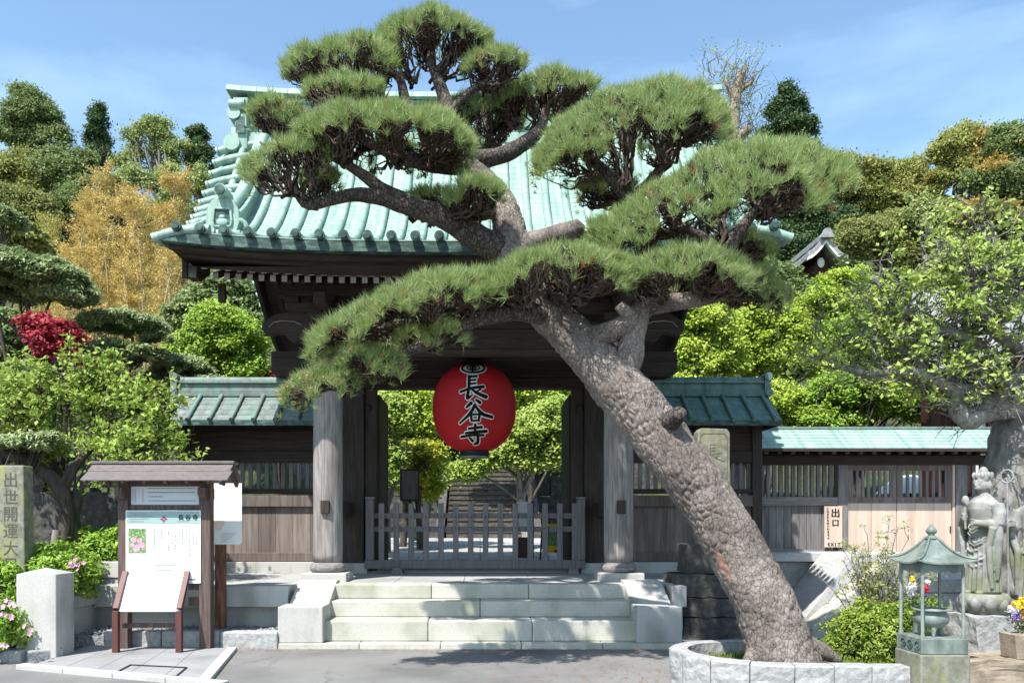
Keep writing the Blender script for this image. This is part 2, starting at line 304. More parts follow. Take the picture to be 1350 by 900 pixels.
m_bronze = M('green bronze', [(0.1, 0.125, 0.108), (0.185, 0.22, 0.195), (0.285, 0.325, 0.295)], 9, (1, 1, .6), 8, .55, .2, .003, stain=((.06, .09, .075), 5, .5, .75, (1, 1, .4)), metal=.15)
m_concrete = M('ramp concrete', [(.30, .30, .295), (.41, .41, .405), (.50, .50, .495)], 30, detail=6, rough=.85, bump=.2, bdist=.003, stain=((.22, .22, .21), 1.5, .48, .8, (1, 1, 3)))
m_gravel = M('grey gravel', [(.10, .105, .11), (.24, .245, .25), (.42, .42, .42)], 30, detail=4, rough=.9, bump=1, bdist=.02, island=.35)
m_soil = M('garden soil', [(.035, .028, .02), (.08, .062, .045)], 12, detail=8, rough=.95, bump=.8, bdist=.02)
m_hill = M('hill undergrowth', [(.02, .03, .01), (.045, .06, .02), (.08, .085, .035)], 2, detail=9, rough=.95, bump=1, bdist=.3)
m_red = M('red lantern paper', [(.36, .008, .012), (.42, .012, .016)], 14, rough=.6, bump=.0, spec=.25)
m_black = flat('black lacquer', (.012, .012, .013), .5)
m_ink = flat('black ink', (.01, .01, .011), .8, .1)
m_inkw = flat('white ink', (.74, .74, .72), .8, .1)
m_board = flat('white panel', (.83, .83, .82), .45)
m_boardg = flat('pale grey panel', (.52, .55, .60), .3, .5)
m_teal = flat('pale teal print', (.26, .385, .36), .5)
m_print = flat('grey print', (.25, .27, .30), .7)
m_printp = flat('pale print', (.40, .41, .44), .7)
m_pink = flat('pink print', (.75, .22, .34), .6)
m_maroon = flat('maroon emblem print', (.28, .05, .11), .6)
m_leafprint = M('green photo print', [(.03, .07, .02), (.14, .24, .07), (.5, .55, .5)], 45, rough=.5, bump=0)
m_blush = flat('peach blush print', (.84, .66, .58), .5)
m_rustpost = M('rusty brown post', [(.06, .025, .015), (.16, .07, .04), (.27, .15, .10)], 9, (3, 3, .5), 8, .8, .5, .006)
m_iron = flat('black iron', (.012, .012, .013), .5)
m_carve = flat('carved grey groove', (.095, .09, .07), .9, .1)
m_pinebark = bark_plates('pine bark', [(0.145, 0.118, 0.102), (0.215, 0.182, 0.162), (0.31, 0.272, 0.248)], (.105, .083, .073), 30, reach=.08, bump=.6)
m_pinebark2 = bark_plates('pine limb bark', [(.06, .046, .04), (.12, .097, .085), (.19, .16, .145)], (.032, .024, .02), 30, reach=.1)
m_twig = M('dark pine twig', [(0.045, 0.031, 0.024), (0.11, 0.08, 0.064)], 20, rough=.9, bump=.3)
m_barkg = M('grey tree bark', [(0.08, 0.073, 0.064), (0.17, 0.16, 0.148), (0.27, 0.26, 0.245)], 8, (2, 2, .6), 8, .9, .7, .02)
m_barkd = M('dark tree bark', [(.028, .022, .017), (.065, .053, .043), (.11, .095, .08)], 8, (2, 2, .6), 8, .9, .7, .02)
m_barkt = M('tan pollard bark', [(0.14, 0.11, 0.08), (0.25, 0.205, 0.15), (0.35, 0.3, 0.23)], 3, (1, 1, .5), 8, .9, .6, .05)
m_barkw = M('whitish plum bark', [(0.13, 0.12, 0.105), (0.26, 0.25, 0.225), (0.4, 0.39, 0.36)], 14, (2, 2, 1), 8, .9, .8, .015, stain=((.08, .075, .065), 5, .5, .7, (1, 1, 1)))
m_bamboo = M('dry bamboo culm', [(.32, .27, .16), (.46, .41, .28)], 5, rough=.6, bump=.1)
m_needle = LM('pine needles', [(.20,.285,.085),(.30,.385,.14),(.42,.48,.225)], .35, .5, .35, 9)
m_needled = LM('dead pine needles', [(.26, .10, .04), (.38, .2, .09)], .2)
m_cone = LM('orange pollen cones', [(.38, .18, .07), (.5, .28, .13)], .1)
m_maple = LM('fresh maple leaves', [(0.25, 0.36, 0.04), (0.37, 0.48, 0.06), (0.49, 0.57, 0.12)], .36)
m_maple2 = LM('green maple leaves', [(0.17, 0.28, 0.03), (0.27, 0.4, 0.05), (0.38, 0.49, 0.1)], .34)
m_yellowm = LM('yellow green leaves', [(.32, .36, .03), (.45, .46, .06)], .36)
m_bush = LM('plum leaves', [(0.19, 0.28, 0.04), (0.31, 0.42, 0.08), (0.43, 0.51, 0.14)], .35)
m_plum = LM('pale plum leaves', [(0.24, 0.34, 0.06), (0.36, 0.46, 0.11), (0.48, 0.55, 0.19)], .35)
m_red_l = LM('red maple leaves', [(0.22, 0.014, 0.026), (0.33, 0.032, 0.048), (0.42, 0.06, 0.08)], .3)
m_podo = LM('podocarpus leaves', [(0.16, 0.22, 0.08), (0.27, 0.34, 0.14), (0.4, 0.46, 0.23)], .35, .45, .4)
m_dark = LM('dark conifer leaves', [(0.031, 0.069, 0.027), (0.074, 0.129, 0.047), (0.127, 0.186, 0.069)], .28)
m_everg = LM('broadleaf evergreen leaves', [(0.11, 0.16, 0.05), (0.19, 0.26, 0.09), (0.3, 0.35, 0.15)], .4)
m_olive = LM('olive hill leaves', [(0.19, 0.215, 0.055), (0.31, 0.335, 0.095), (0.44, 0.44, 0.16)], .4)
m_olive2 = LM('brown green hill leaves', [(0.16, 0.185, 0.055), (0.26, 0.285, 0.09), (0.38, 0.38, 0.15)], .4)
m_pgreen = LM('thin spring leaves', [(0.195, 0.247, 0.078), (0.299, 0.364, 0.117), (0.416, 0.468, 0.182)], .35)
m_orange = LM('orange tinged leaves', [(0.24, 0.22, 0.05), (0.36, 0.27, 0.07), (0.46, 0.29, 0.1)], .4)
m_gold = LM('golden bamboo leaves', [(0.42, 0.29, 0.07), (0.57, 0.42, 0.13), (0.68, 0.55, 0.23)], .3)
m_gold2 = LM('yellow green bamboo leaves', [(0.28, 0.26, 0.06), (0.4, 0.36, 0.09), (0.52, 0.46, 0.16)], .3)
m_azal = LM('azalea leaves', [(0.105, 0.21, 0.021), (0.224, 0.378, 0.042), (0.378, 0.532, 0.084)], .28, .5, .3, 4)
m_azald = LM('clipped azalea leaves', [(0.098, 0.163, 0.018), (0.195, 0.28, 0.034), (0.305, 0.37, 0.065)], .25, .5, .3, 4)
m_petal = LM('pink azalea petals', [(0.62, 0.3, 0.42), (0.76, 0.5, 0.58)], .3)
m_petw = LM('white petals', [(.75, .72, .74), (.85, .84, .84)], .2)
m_pety = LM('yellow petals', [(.75, .45, .01), (.85, .6, .03)], .2)
m_petr = LM('red petals', [(.5, .012, .03), (.7, .03, .06)], .2)
m_petv = LM('violet petals', [(.10, .03, .3), (.4, .28, .55)], .2)
m_grass = LM('grass blades', [(.09, .16, .015), (.18, .27, .03), (.3, .36, .06)], .3, clump=5)
m_stair = M('shade toned stair stone', [(.04, .035, .03), (.085, .073, .06), (.13, .115, .10)], 6, detail=9, rough=.9, bump=.5, bdist=.01, island=.2)  # stair colour darkened to stand in for the shade of trees
m_tile = M('grey roof tile', [(.14, .145, .155), (.24, .245, .25), (.34, .34, .345)], 6, rough=.6, bump=.2, island=.12)
m_plaster = M('white plaster', [(.62, .61, .58), (.72, .71, .68)], 6, rough=.9, bump=.1)
m_redwood = M('dark red painted timber', [(0.025, 0.008, 0.006), (0.055, 0.016, 0.013)], 6, HGR, rough=.7, bump=.2)
# ---------------------------------------------------------------- ground, hill, road, courts
def hill_h(x, y):
    y0 = 16+10*math.exp(-(x/6)**4); t = min(1, max(0, (y-y0)/50)); s = t*t*(3-2*t)
    return .5+s*(23+2.2*math.sin(x*.07+1.3)+1.4*math.sin(x*.19+y*.11))
b = MB(); b.grid([[(x, y, -.03) for x in np.linspace(-500, 500, 9)] for y in np.linspace(-120, 900, 9)])
setting(build(b, 'ground', m_soil))
xs = np.concatenate([np.linspace(-160, -32, 14), np.linspace(-30, 30, 41), np.linspace(32, 160, 14)]); ys = np.concatenate([np.linspace(13.7, 40, 30), np.linspace(42, 130, 24)])
b = MB(); b.grid([[(x, y, hill_h(x, y)+.25*noise.noise((x*.3, y*.3, 0))*min(1, max(0, y-22))) for x in xs] for y in ys])
setting(build(b, 'hill', m_hill))
b = MB(); b.grid([[(x, y, .006*noise.noise((x*.6, y*.6, 3))) for x in np.linspace(-14, 14, 57)] for y in np.linspace(-6, 10.2, 34)])
setting(build(b, 'road', m_asphalt))
N = 900; c = np.stack([np.concatenate([rng.uniform(-3.5, 3, 500), rng.normal(1.5, .9, 400)]), np.concatenate([8.87-np.abs(rng.normal(0, .16, 500)), rng.uniform(6.6, 8.85, 400)]), np.full(N, .012)], -1); a = rng.uniform(0, 6.28, N); q = np.stack([np.cos(a), np.sin(a), 0*a], -1); ln = rng.uniform(.02, .06, (N, 1)); sd = np.stack([-q[:, 1], q[:, 0], 0*a], -1)*rng.uniform(.002, .006, (N, 1))
setting(raw('fallen_needles', np.stack([c-q*ln-sd, c-q*ln*.2+sd, c+q*ln+np.array([0, 0, .004])], 1), 3, m_needled), 'stuff')
# paved forecourt under the notice board, edged by two concrete kerbs
A, Bp, Cp, D = G(43, 880), G(263, 899.5), G(298, 857), G(118, 853)
pv = MB(); n1, n2 = 5, 7
for i in range(n1):
    for j in range(n2):
        def q(u, v): return (A*(1-u)*(1-v)+Bp*u*(1-v)+Cp*u*v+D*(1-u)*v)
        e = .008
        jj = (i % 2)*.07
        p = [q((i+e)/n1, min(1, max(0, (j+e)/n2))), q((i+1-e)/n1, (j+e)/n2), q((i+1-e)/n1, (j+1-e)/n2), q((i+e)/n1, (j+1-e)/n2)]
        pv.prism([x+Vector((0, 0, .004)) for x in p], (0, 0, .026))
setting(build(pv, 'pavement', m_pave2))
pf = MB(); pf.add([x+Vector((0, 0, .018)) for x in (A, Bp, Cp, D)], [(0, 1, 2, 3)]); setting(build(pf, 'pavement', m_soil))
def kerb_line(p, q, wd, h, nseg, name='kerb', mat=m_kerb):
    p, q = Vector(p), Vector(q); k = MB()
    for i in range(nseg):
        a = p.lerp(q, (i+.004)/nseg); c = p.lerp(q, (i+1-.004)/nseg)
        k.bar(a+Vector((0, 0, h/2-.02)), c+Vector((0, 0, h/2-.02)), wd, h+.04)
    return setting(build(k, name, mat, bev=.008))
dirb = (Bp-A).normalized(); off = Vector((0, -.055, 0))
kerb_line(A+off-dirb*.12, Bp+off+dirb*.3, .11, .045, 4)
d2 = (Cp-Bp).normalized()
kerb_line(Bp+Vector((.06, -.1, 0)), Cp+Vector((.06, .02, 0)), .11, .04, 2)
# drain lid frame in the forecourt
dl = MB(); c4 = [G(152, 887, .03), G(232, 891.5, .03), G(246, 880, .03), G(172, 876.5, .03)]
for i in range(4): dl.bar(c4[i]+Vector((0, 0, .004)), c4[(i+1) % 4]+Vector((0, 0, .004)), .016, .012)
tag(build(dl, 'drain_cover', m_iron, base=c4[0]), 'thin metal frame of a paved drain lid in the grey forecourt', 'drain cover')
# raised terrace on which the gate stands
PZ = .66
t = MB()
t.box(-4.62, -2.02, 9.62, 9.9, .12, .40); t.box(2.02, 2.45, 9.62, 9.9, .12, .40)
setting(build(t, 'terrace_base', m_granite, bev=.006))
t = MB()
def slabs(mb, x0, x1, y0, y1, z0, z1, nx, ny, gap=.006, jit=0):
    for j in range(ny):
        for i in range(nx):
            a = x0+(x1-x0)*i/nx; c = x0+(x1-x0)*(i+1)/nx
            mb.box(a+gap/2, c-gap/2, y0+(y1-y0)*j/ny+gap/2, y0+(y1-y0)*(j+1)/ny-gap/2, z0, z1)
slabs(t, -4.6, -2.28, 9.47, 9.9, .41, PZ, 3, 1); slabs(t, 2.28, 2.46, 9.47, 9.9, .41, PZ, 1, 1)
setting(build(t, 'terrace_edge', m_granite, bev=.008))
t = MB()
slabs(t, -4.6, 3.3, 9.905, 12.9, .5, PZ, 9, 4)
slabs(t, -2.0, 2.0, 9.76, 9.9, .5, PZ, 4, 1)
setting(build(t, 'terrace_paving', m_paving, bev=.004))
t = MB(); t.box(-4.55, 3.28, 9.95, 12.88, 0, .52); setting(build(t, 'terrace_core', m_soil))
# stone kerb and gravel strip left of the steps
def irregular_kerb(pts, wd, h, n, name, mat):
    k = MB(); P = [Vector(p) for p in pts]
    for s in range(len(P)-1):
        for i in range(n[s]):
            a = P[s].lerp(P[s+1], (i+.006)/n[s]); c = P[s].lerp(P[s+1], (i+.994)/n[s])
            k.bar(a+Vector((0, 0, h/2-.03)), c+Vector((0, 0, h/2-.03)), wd+random.uniform(-.015, .015), h+.06+random.uniform(-.012, .012))
    return setting(build(k, name, mat, bev=.02))
random.seed(3)
irregular_kerb([(-4.22, 8.98, 0), (-2.26, 8.98, 0)], .17, .2, [3], 'kerb', m_rough)
g = MB(); g.box(-4.6, -2.0, 9.04, 9.64, 0, .13); setting(build(g, 'gravel_bed', m_gravel))
N = 2600; c = np.stack([rng.uniform(-4.5, -2.05, N), rng.uniform(9.07, 9.6, N), .13+rng.uniform(0, .045, N)], -1)
V = []
oct_ = np.array([(1, 0, 0), (-1, 0, 0), (0, 1, 0), (0, -1, 0), (0, 0, 1), (0, 0, -1)], float)
of = [(0, 2, 4), (2, 1, 4), (1, 3, 4), (3, 0, 4), (2, 0, 5), (1, 2, 5), (3, 1, 5), (0, 3, 5)]
sz = rng.uniform(.010, .024, (N, 1, 3))*np.array([1, 1, .7]); ov = oct_[None]+rng.normal(0, .25, (N, 6, 3)); ov = c[:, None]+ov*sz
V = np.stack([ov[:, f] for f in of], 1).reshape(-1, 3)
setting(raw('gravel_stones', V, 3, m_gravel), 'stuff')
# steps
st = thing('stone_steps', 'wide pale stone steps rising from the road to the gate', 'steps', (0, 8.9, 0))
b = MB(); slabs(b, -2.26, 2.28, 8.9, 9.1, -.05, .062, 5, 1); build(b, 'base_slab', m_step, st, .008)
b = MB(); slabs(b, -1.78, 1.78, 9.06, 9.46, .063, .297, 3, 1); build(b, 'step', m_step, st, .014)
b = MB(); slabs(b, -1.78, 1.78, 9.42, 9.78, .298, .485, 2, 1); build(b, 'step', m_step, st, .014)
b = MB(); slabs(b, -1.78, 1.78, 9.71, 9.98, .486, PZ+.004, 3, 1); build(b, 'step', m_step, st, .014)
for s in (-1, 1):
    x0, x1 = (1.765, 2.27) if s > 0 else (-2.27, -1.765)
    b = MB(); b.box(x0, x1, 8.93, 9.30, .063, .47); build(b, 'cheek_block', m_granite, st, .012)
    y0, y1 = 9.302, 10.02
    b = MB(); b.prism([(x0+.04*(s < 0), y0, .063), (x0+.04*(s < 0), y0, .47), (x0+.04*(s < 0), y1-.2, .70), (x0+.04*(s < 0), y1, .70), (x0+.04*(s < 0), y1, .063)], (x1-x0-.04, 0, 0)); build(b, 'cheek_slope', m_granite, st, .01)
# ---------------------------------------------------------------- the gate
GY = 12.15
YE, YR, YB = 9.1, 12.1, 15.0
def zr(Y, X=0, off=0):
    t = (Y-YE)/(YR-YE) if Y <= YR else (YB-Y)/(YB-YR)
    t = max(0, min(1, t)); return 4.63+2.62*(.15*t+.85*t*t)+.15*(abs(X)/3.7)**3*(1-t)+off
def xv(Y):                                     # verge half-width: the ridge is longer than the eaves
    t = (Y-YE)/(YR-YE) if Y <= YR else (YB-Y)/(YB-YR); return 3.62+.19*t
gate = thing('temple_gate', 'large wooden temple gate with sweeping pale green copper roof', 'gate', (0, 11.2, PZ))
# roof skin: overlapping courses
def roof_courses(mb, x0, x1, Ys, yend):
    nx = 16
    for k in range(len(Ys)-1):
        ya, yb = Ys[k], Ys[k+1]
        rows = []
        for (y, o) in ((ya, -.006), (ya, .008), (yb, .001)):
            rows.append([(x0(y)+(x1(y)-x0(y))*i/nx, y, zr(y, x0(y)+(x1(y)-x0(y))*i/nx, o)) for i in range(nx+1)])
        mb.grid(rows, False)
b = MB(); Ys = list(np.linspace(YE, YR, 36)); roof_courses(b, lambda y: -xv(y)+.25, lambda y: xv(y)-.25, Ys, YR)
Yb = list(np.linspace(YB, YR, 22)); roof_courses(b, lambda y: -xv(y)+.25, lambda y: xv(y)-.25, Yb, YR)
roof = build(b, 'roof', m_copper, gate)
# round rolls running down the slope
b = MB(); disks = []
XR = [-3.36+.2716*i for i in range(26)]
for x in XR:
    P = [(x*(1+.03*(y-YE)/3), y, zr(y, x, .035)) for y in np.linspace(YE-.05, YR-.15, 22)]
    b.tube(P, .052, 10)
    for y in np.linspace(YE+.12, YR-.3, 9):
        b.tube([(x*(1+.03*(y-YE)/3), y, zr(y, x, .035)), (x*(1+.03*(y-YE)/3), y+.02, zr(y+.02, x, .035))], .056, 10)
    dsk = MB(); disks.append(dsk); dsk.tube([(x, YE-.085, zr(YE, x, .030)), (x, YE-.045, zr(YE, x, .032))], .058, 14)
    dsk.tube([(x, YE-.10, zr(YE, x, .029)), (x, YE-.08, zr(YE, x, .030))], .036, 12)
    P = [(x, y, zr(y, x, .03)) for y in np.linspace(YB+.04, YR+.1, 10)]; b.tube(P, .05, 8)
build(b, 'tile_roll', m_copper, roof); [build(q_, 'roll_end', m_copperd, roof) for q_ in disks]
# verge: short rolls turned sideways, curling over the gable edge
for s in (-1, 1):
    b = MB(); e = MB()
    for side in (0, 1):
        for k in range(17):
            y = YE+.05+k*(YR-YE-.1)/16.5 if side == 0 else YB-.05-k*(YB-YR-.1)/16.5
            xo = xv(y); P = []
            for u in np.linspace(0, 1, 7):
                x = s*(xo-.62+.62*u); P.append((x, y-(.10*u if side == 0 else -.10*u)*min(1, k/4), zr(y, x, .045)-.15*u*u))
            if k == 0: P = [(p[0], YE+.02, p[2]+.0) for p in P]
            b.tube(P, .058, 9); q = Vector(P[-1]); b.tube([q, q+Vector((s*.03, 0, -.012))], .062, 10)
    P = []
    for y in np.linspace(YE, YR, 24): P.append([(s*(xv(y)-.32+.31*u), y, zr(y, xv(y), .012)-.15*u*u) for u in np.linspace(0, 1, 5)])
    b.grid(P)
    P = []
    for y in np.linspace(YB, YR, 24): P.append([(s*(xv(y)-.32+.31*u), y, zr(y, xv(y), .012)-.15*u*u) for u in np.linspace(0, 1, 5)])
    b.grid(P)
    build(b, 'verge_roll', m_copper, roof)
# descending ridges with demon-tile ends
for s in (-1, 1):
    P = [Vector((s*(3.08+.05*(y-YE)/3), y, zr(y, 3.1))) for y in np.linspace(9.86, YR-.2, 14)]
    b = MB()
    for i in range(13):
        a, c = P[i], P[i+1]; b.bar(a+Vector((0, 0, .13)), c+Vector((0, .015, .13)), .20, .22)
        b.bar(a+Vector((0, 0, .26)), c+Vector((0, .01, .26)), .27, .035)
    b.tube([p+Vector((0, 0, .32)) for p in P], .075, 12)
    build(b, 'descending_ridge', m_copper, roof, .01)
    o = MB(); x = s*3.08; y = 9.80; z = zr(9.80, 3.1)
    prof = [(-.15, .04), (-.21, .2), (-.20, .34), (-.14, .46), (-.07, .50), (.07, .50), (.14, .46), (.20, .34), (.21, .2), (.15, .04)]
    o.prism([(x+p[0], y, z+p[1]) for p in prof], (0, .10, 0))
    for q in (-1, 1):                          # curled side fins
        pts = [(x+q*(.20+.11*math.cos(a)*(1-i*.045)), y+.03, z+.13+.11*math.sin(a)*(1-i*.045)) for i, a in enumerate(np.linspace(2.3, -3.6, 13))]
        if q < 0: pts = [(p[0], p[1], p[2]) for p in pts]
        o.tube(pts, .032, 8)
    o.tube([(x, y-.10, z+.56), (x, y+.2, z+.57)], .075, 14); o.bar((x-.24, y-.02, z+.05), (x+.24, y-.02, z+.05), .10, .05)
    rp = [(x-.10, z+.14), (x+.10, z+.14), (x+.115, z+.2), (x+.10, z+.36), (x-.10, z+.36), (x-.115, z+.2)]
    for i in range(6): o.bar((rp[i][0], y-.012, rp[i][1]), (rp[(i+1) % 6][0], y-.012, rp[(i+1) % 6][1]), .03, .025)
    on = build(o, 'ridge_end_tile', m_copper, roof, .008)
    k = MB(); k.prism([(p[0], y-.008, p[1]) for p in rp], (0, .005, 0)); build(k, 'recess', m_copperd, on)
    k = MB(); k.tube([(x, y-.125, z+.555), (x, y-.095, z+.556)], .06, 14); build(k, 'round_cap', m_copperd, on)
    # a crest in the recess
    k = MB(); k.ell((x, y-.02, z+.19), (.075, .02, .05)); k.ell((x, y-.02, z+.25), (.04, .02, .03)); build(k, 'crest', m_copper, on)
# main ridge
b = MB(); XL = 3.38
b.box(-XL, XL, YR-.20, YR+.20, 7.08, 7.24); b.box(-XL, XL, YR-.15, YR+.15, 7.241, 7.33); b.box(-XL, XL, YR-.19, YR+.19, 7.331, 7.37)
b.box(-XL, XL, YR-.12, YR+.12, 7.371, 7.70); b.box(-XL, XL, YR-.17, YR+.17, 7.701, 7.74)
for x in np.linspace(-3.3, 3.3, 12): b.box(x-.03, x+.03, YR-.135, YR+.135, 7.372, 7.70)
P = []
for x in np.linspace(-3.70, 3.70, 33):
    lift = .11*(abs(x)/3.7)**3; P.append((x, lift))
for i in range(32):
    x0, l0 = P[i]; x1, l1 = P[i+1]
    b.prism([(x0, YR-.25, 7.75+l0), (x0, YR-.22, 7.84+l0), (x0, YR, 7.91+l0), (x0, YR+.22, 7.84+l0), (x0, YR+.25, 7.75+l0)], (x1-x0, 0, l1-l0))
mr = build(b, 'main_ridge', m_copper, roof, .008)
for s in (-1, 1):                              # stacked scroll ornament at the ridge end
    o = MB(); x0 = s*3.38; x1 = s*3.60
    def bx(xa, xb, *r): o.box(min(xa, xb), max(xa, xb), *r)
    bx(x0, x1, YR-.21, YR+.21, 7.55, 7.76); bx(x0, x1+s*.02, YR-.24, YR+.24, 6.98, 7.30)
    for z, r, xx in ((7.50, .10, x1-s*.03), (7.06, .12, x1)):
        o.tube([(xx, YR-.29, z), (xx, YR+.29, z)], r, 14)
    bx(x0, x1-s*.05, YR-.27, YR+.27, 7.30, 7.5)
    o.tube([(x0+s*.02, YR-.27, 7.62), (x1+s*.03, YR-.27, 7.62)], .07, 12); 
    sc = build(o, 'ridge_scroll', m_copper, roof, .01)
    k = MB(); bx2 = (min(x0+s*.03, x1-s*.06), max(x0+s*.03, x1-s*.06)); k.box(*bx2, YR-.275, YR-.271, 7.20, 7.44); build(k, 'vent_panel', m_copperd, sc)
# eave boards under the copper
b = MB()
def eave_strip(y0, y1, dz0, dz1, hw, nseg=24):
    for i in range(nseg):
        xa = -hw+2*hw*i/nseg; xb = -hw+2*hw*(i+1)/nseg
        za = .15*(abs(xa)/3.7)**3; zb = .15*(abs(xb)/3.7)**3
        vs = [(xa, y0, 4.63+dz0+za), (xa, y0, 4.63+dz1+za), (xa, y1, 4.63+dz1+za), (xa, y1, 4.63+dz0+za)]
        b.prism(vs, (xb-xa, 0, zb-za))
eave_strip(YE-.01, YE+.32, -.13, -.018, 3.58)
build(b, 'eave_fascia', m_copperd, gate)
b = MB(); eave_strip(YE+.10, YE+.62, -.175, -.133, 3.50); eave_strip(YE+.24, YE+.64, -.215, -.178, 3.40)
build(b, 'eave_board', m_dark_h, gate)
# soffit under both slopes
b = MB()
for s, (ya, yb) in enumerate(((YE+.3, YR), (YB-.1, YR))):
    for k in range(14):
        y0 = ya+(yb-ya)*k/14; y1 = ya+(yb-ya)*(k+1)/14
        b.grid([[(-3.5, y0, zr(y0, 0, -.26)), (3.5, y0, zr(y0, 0, -.26))], [(-3.5, y1, zr(y1, 0, -.26)), (3.5, y1, zr(y1, 0, -.26))]])
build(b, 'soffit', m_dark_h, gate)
# rafters with white painted ends, two tiers
def rafter_mesh(y0, y1, dy):
    r = MB(); r.mi = 0
    z0 = 0; z1 = zr(y1, 0)-zr(y0, 0)
    r.bar((0, y0, 0), (0, y1, dy), .062, .075, (0, 0, 1))
    r.mi = 1; r.box(-.034, .034, y0-.012, y0+.001, -.041, .041)
    return mesh_of(r, 'rafter', [m_dark_v, m_white])
ra = rafter_mesh(9.74, 11.2, .50); rb = rafter_mesh(10.12, 11.9, .75); rc = rafter_mesh(0, 2.2, .85)
def put(me, name, parent, loc, base):
    o = bpy.data.objects.new(name, me); COL.objects.link(o); o.parent = parent; o.location = Vector(loc)-Vector(base); return o
gb = gate.location.copy()
nr = 46
for i in range(nr):
    x = -3.28+6.56*i/(nr-1); lift = .10*(abs(x)/3.3)**3
    put(ra, 'rafter', gate, (x, 0, 4.455+lift), gb)
    put(rb, 'rafter', gate, (x+.01, 0, 4.49+lift*.6), gb)
# rear rafters (one tier in view from below)
b = MB()
for i in range(30):
    x = -3.3+6.6*i/29; b.bar((x, 14.75, zr(14.75, 0, -.32)), (x, 13.3, zr(13.3, 0, -.30)), .075, .09); b.bar((x, 13.3, zr(13.3, 0, -.30)), (x, 12.3, zr(12.3, 0, -.32)), .075, .09)
build(b, 'rear_rafter_row', m_dark_v, gate)
# bargeboards with a copper capped tip
for s in (-1, 1):
    b = MB()
    for side in (0, 1):
        Yl = np.linspace(YE+.55, YR, 14) if side == 0 else np.linspace(YB-.15, YR, 14)
        for i in range(13):
            y0, y1 = Yl[i], Yl[i+1]; x0 = s*(xv(y0)-.20); x1 = s*(xv(y1)-.20)
            t0 = .46+.10*i/13; t1 = .46+.10*(i+1)/13
            vs = [(x0, y0, zr(y0, 3.5, -.06)), (x0, y0, zr(y0, 3.5, -.06)-t0), (x1, y1, zr(y1, 3.5, -.06)-t1), (x1, y1, zr(y1, 3.5, -.06))]
            b.prism(vs, (s*.07, 0, 0))
    build(b, 'bargeboard', m_dark_h, gate, .006)
    b = MB(); x = s*3.42; zc = 4.60
    b.prism([(x-.055, 9.68, zc+.10), (x-.055, 9.68, zc-.20), (x-.055, 9.86, zc-.21), (x-.055, 9.98, zc-.14), (x-.055, 10.2, zc-.02), (x-.055, 10.2, zc+.14)], (.11, 0, 0)); tip = build(b, 'bargeboard_tip', m_dark_h, gate, .005)
    b = MB(); b.box(x-.06, x+.06, 9.668, 9.695, zc-.205, zc+.10); build(b, 'copper_cap', m_copperp, tip)
    b = MB(); b.box(s*3.2-.04, s*3.2+.04, 10.12, 10.2, 4.22, 4.45); build(b, 'hanging_post', m_dark_v, gate)
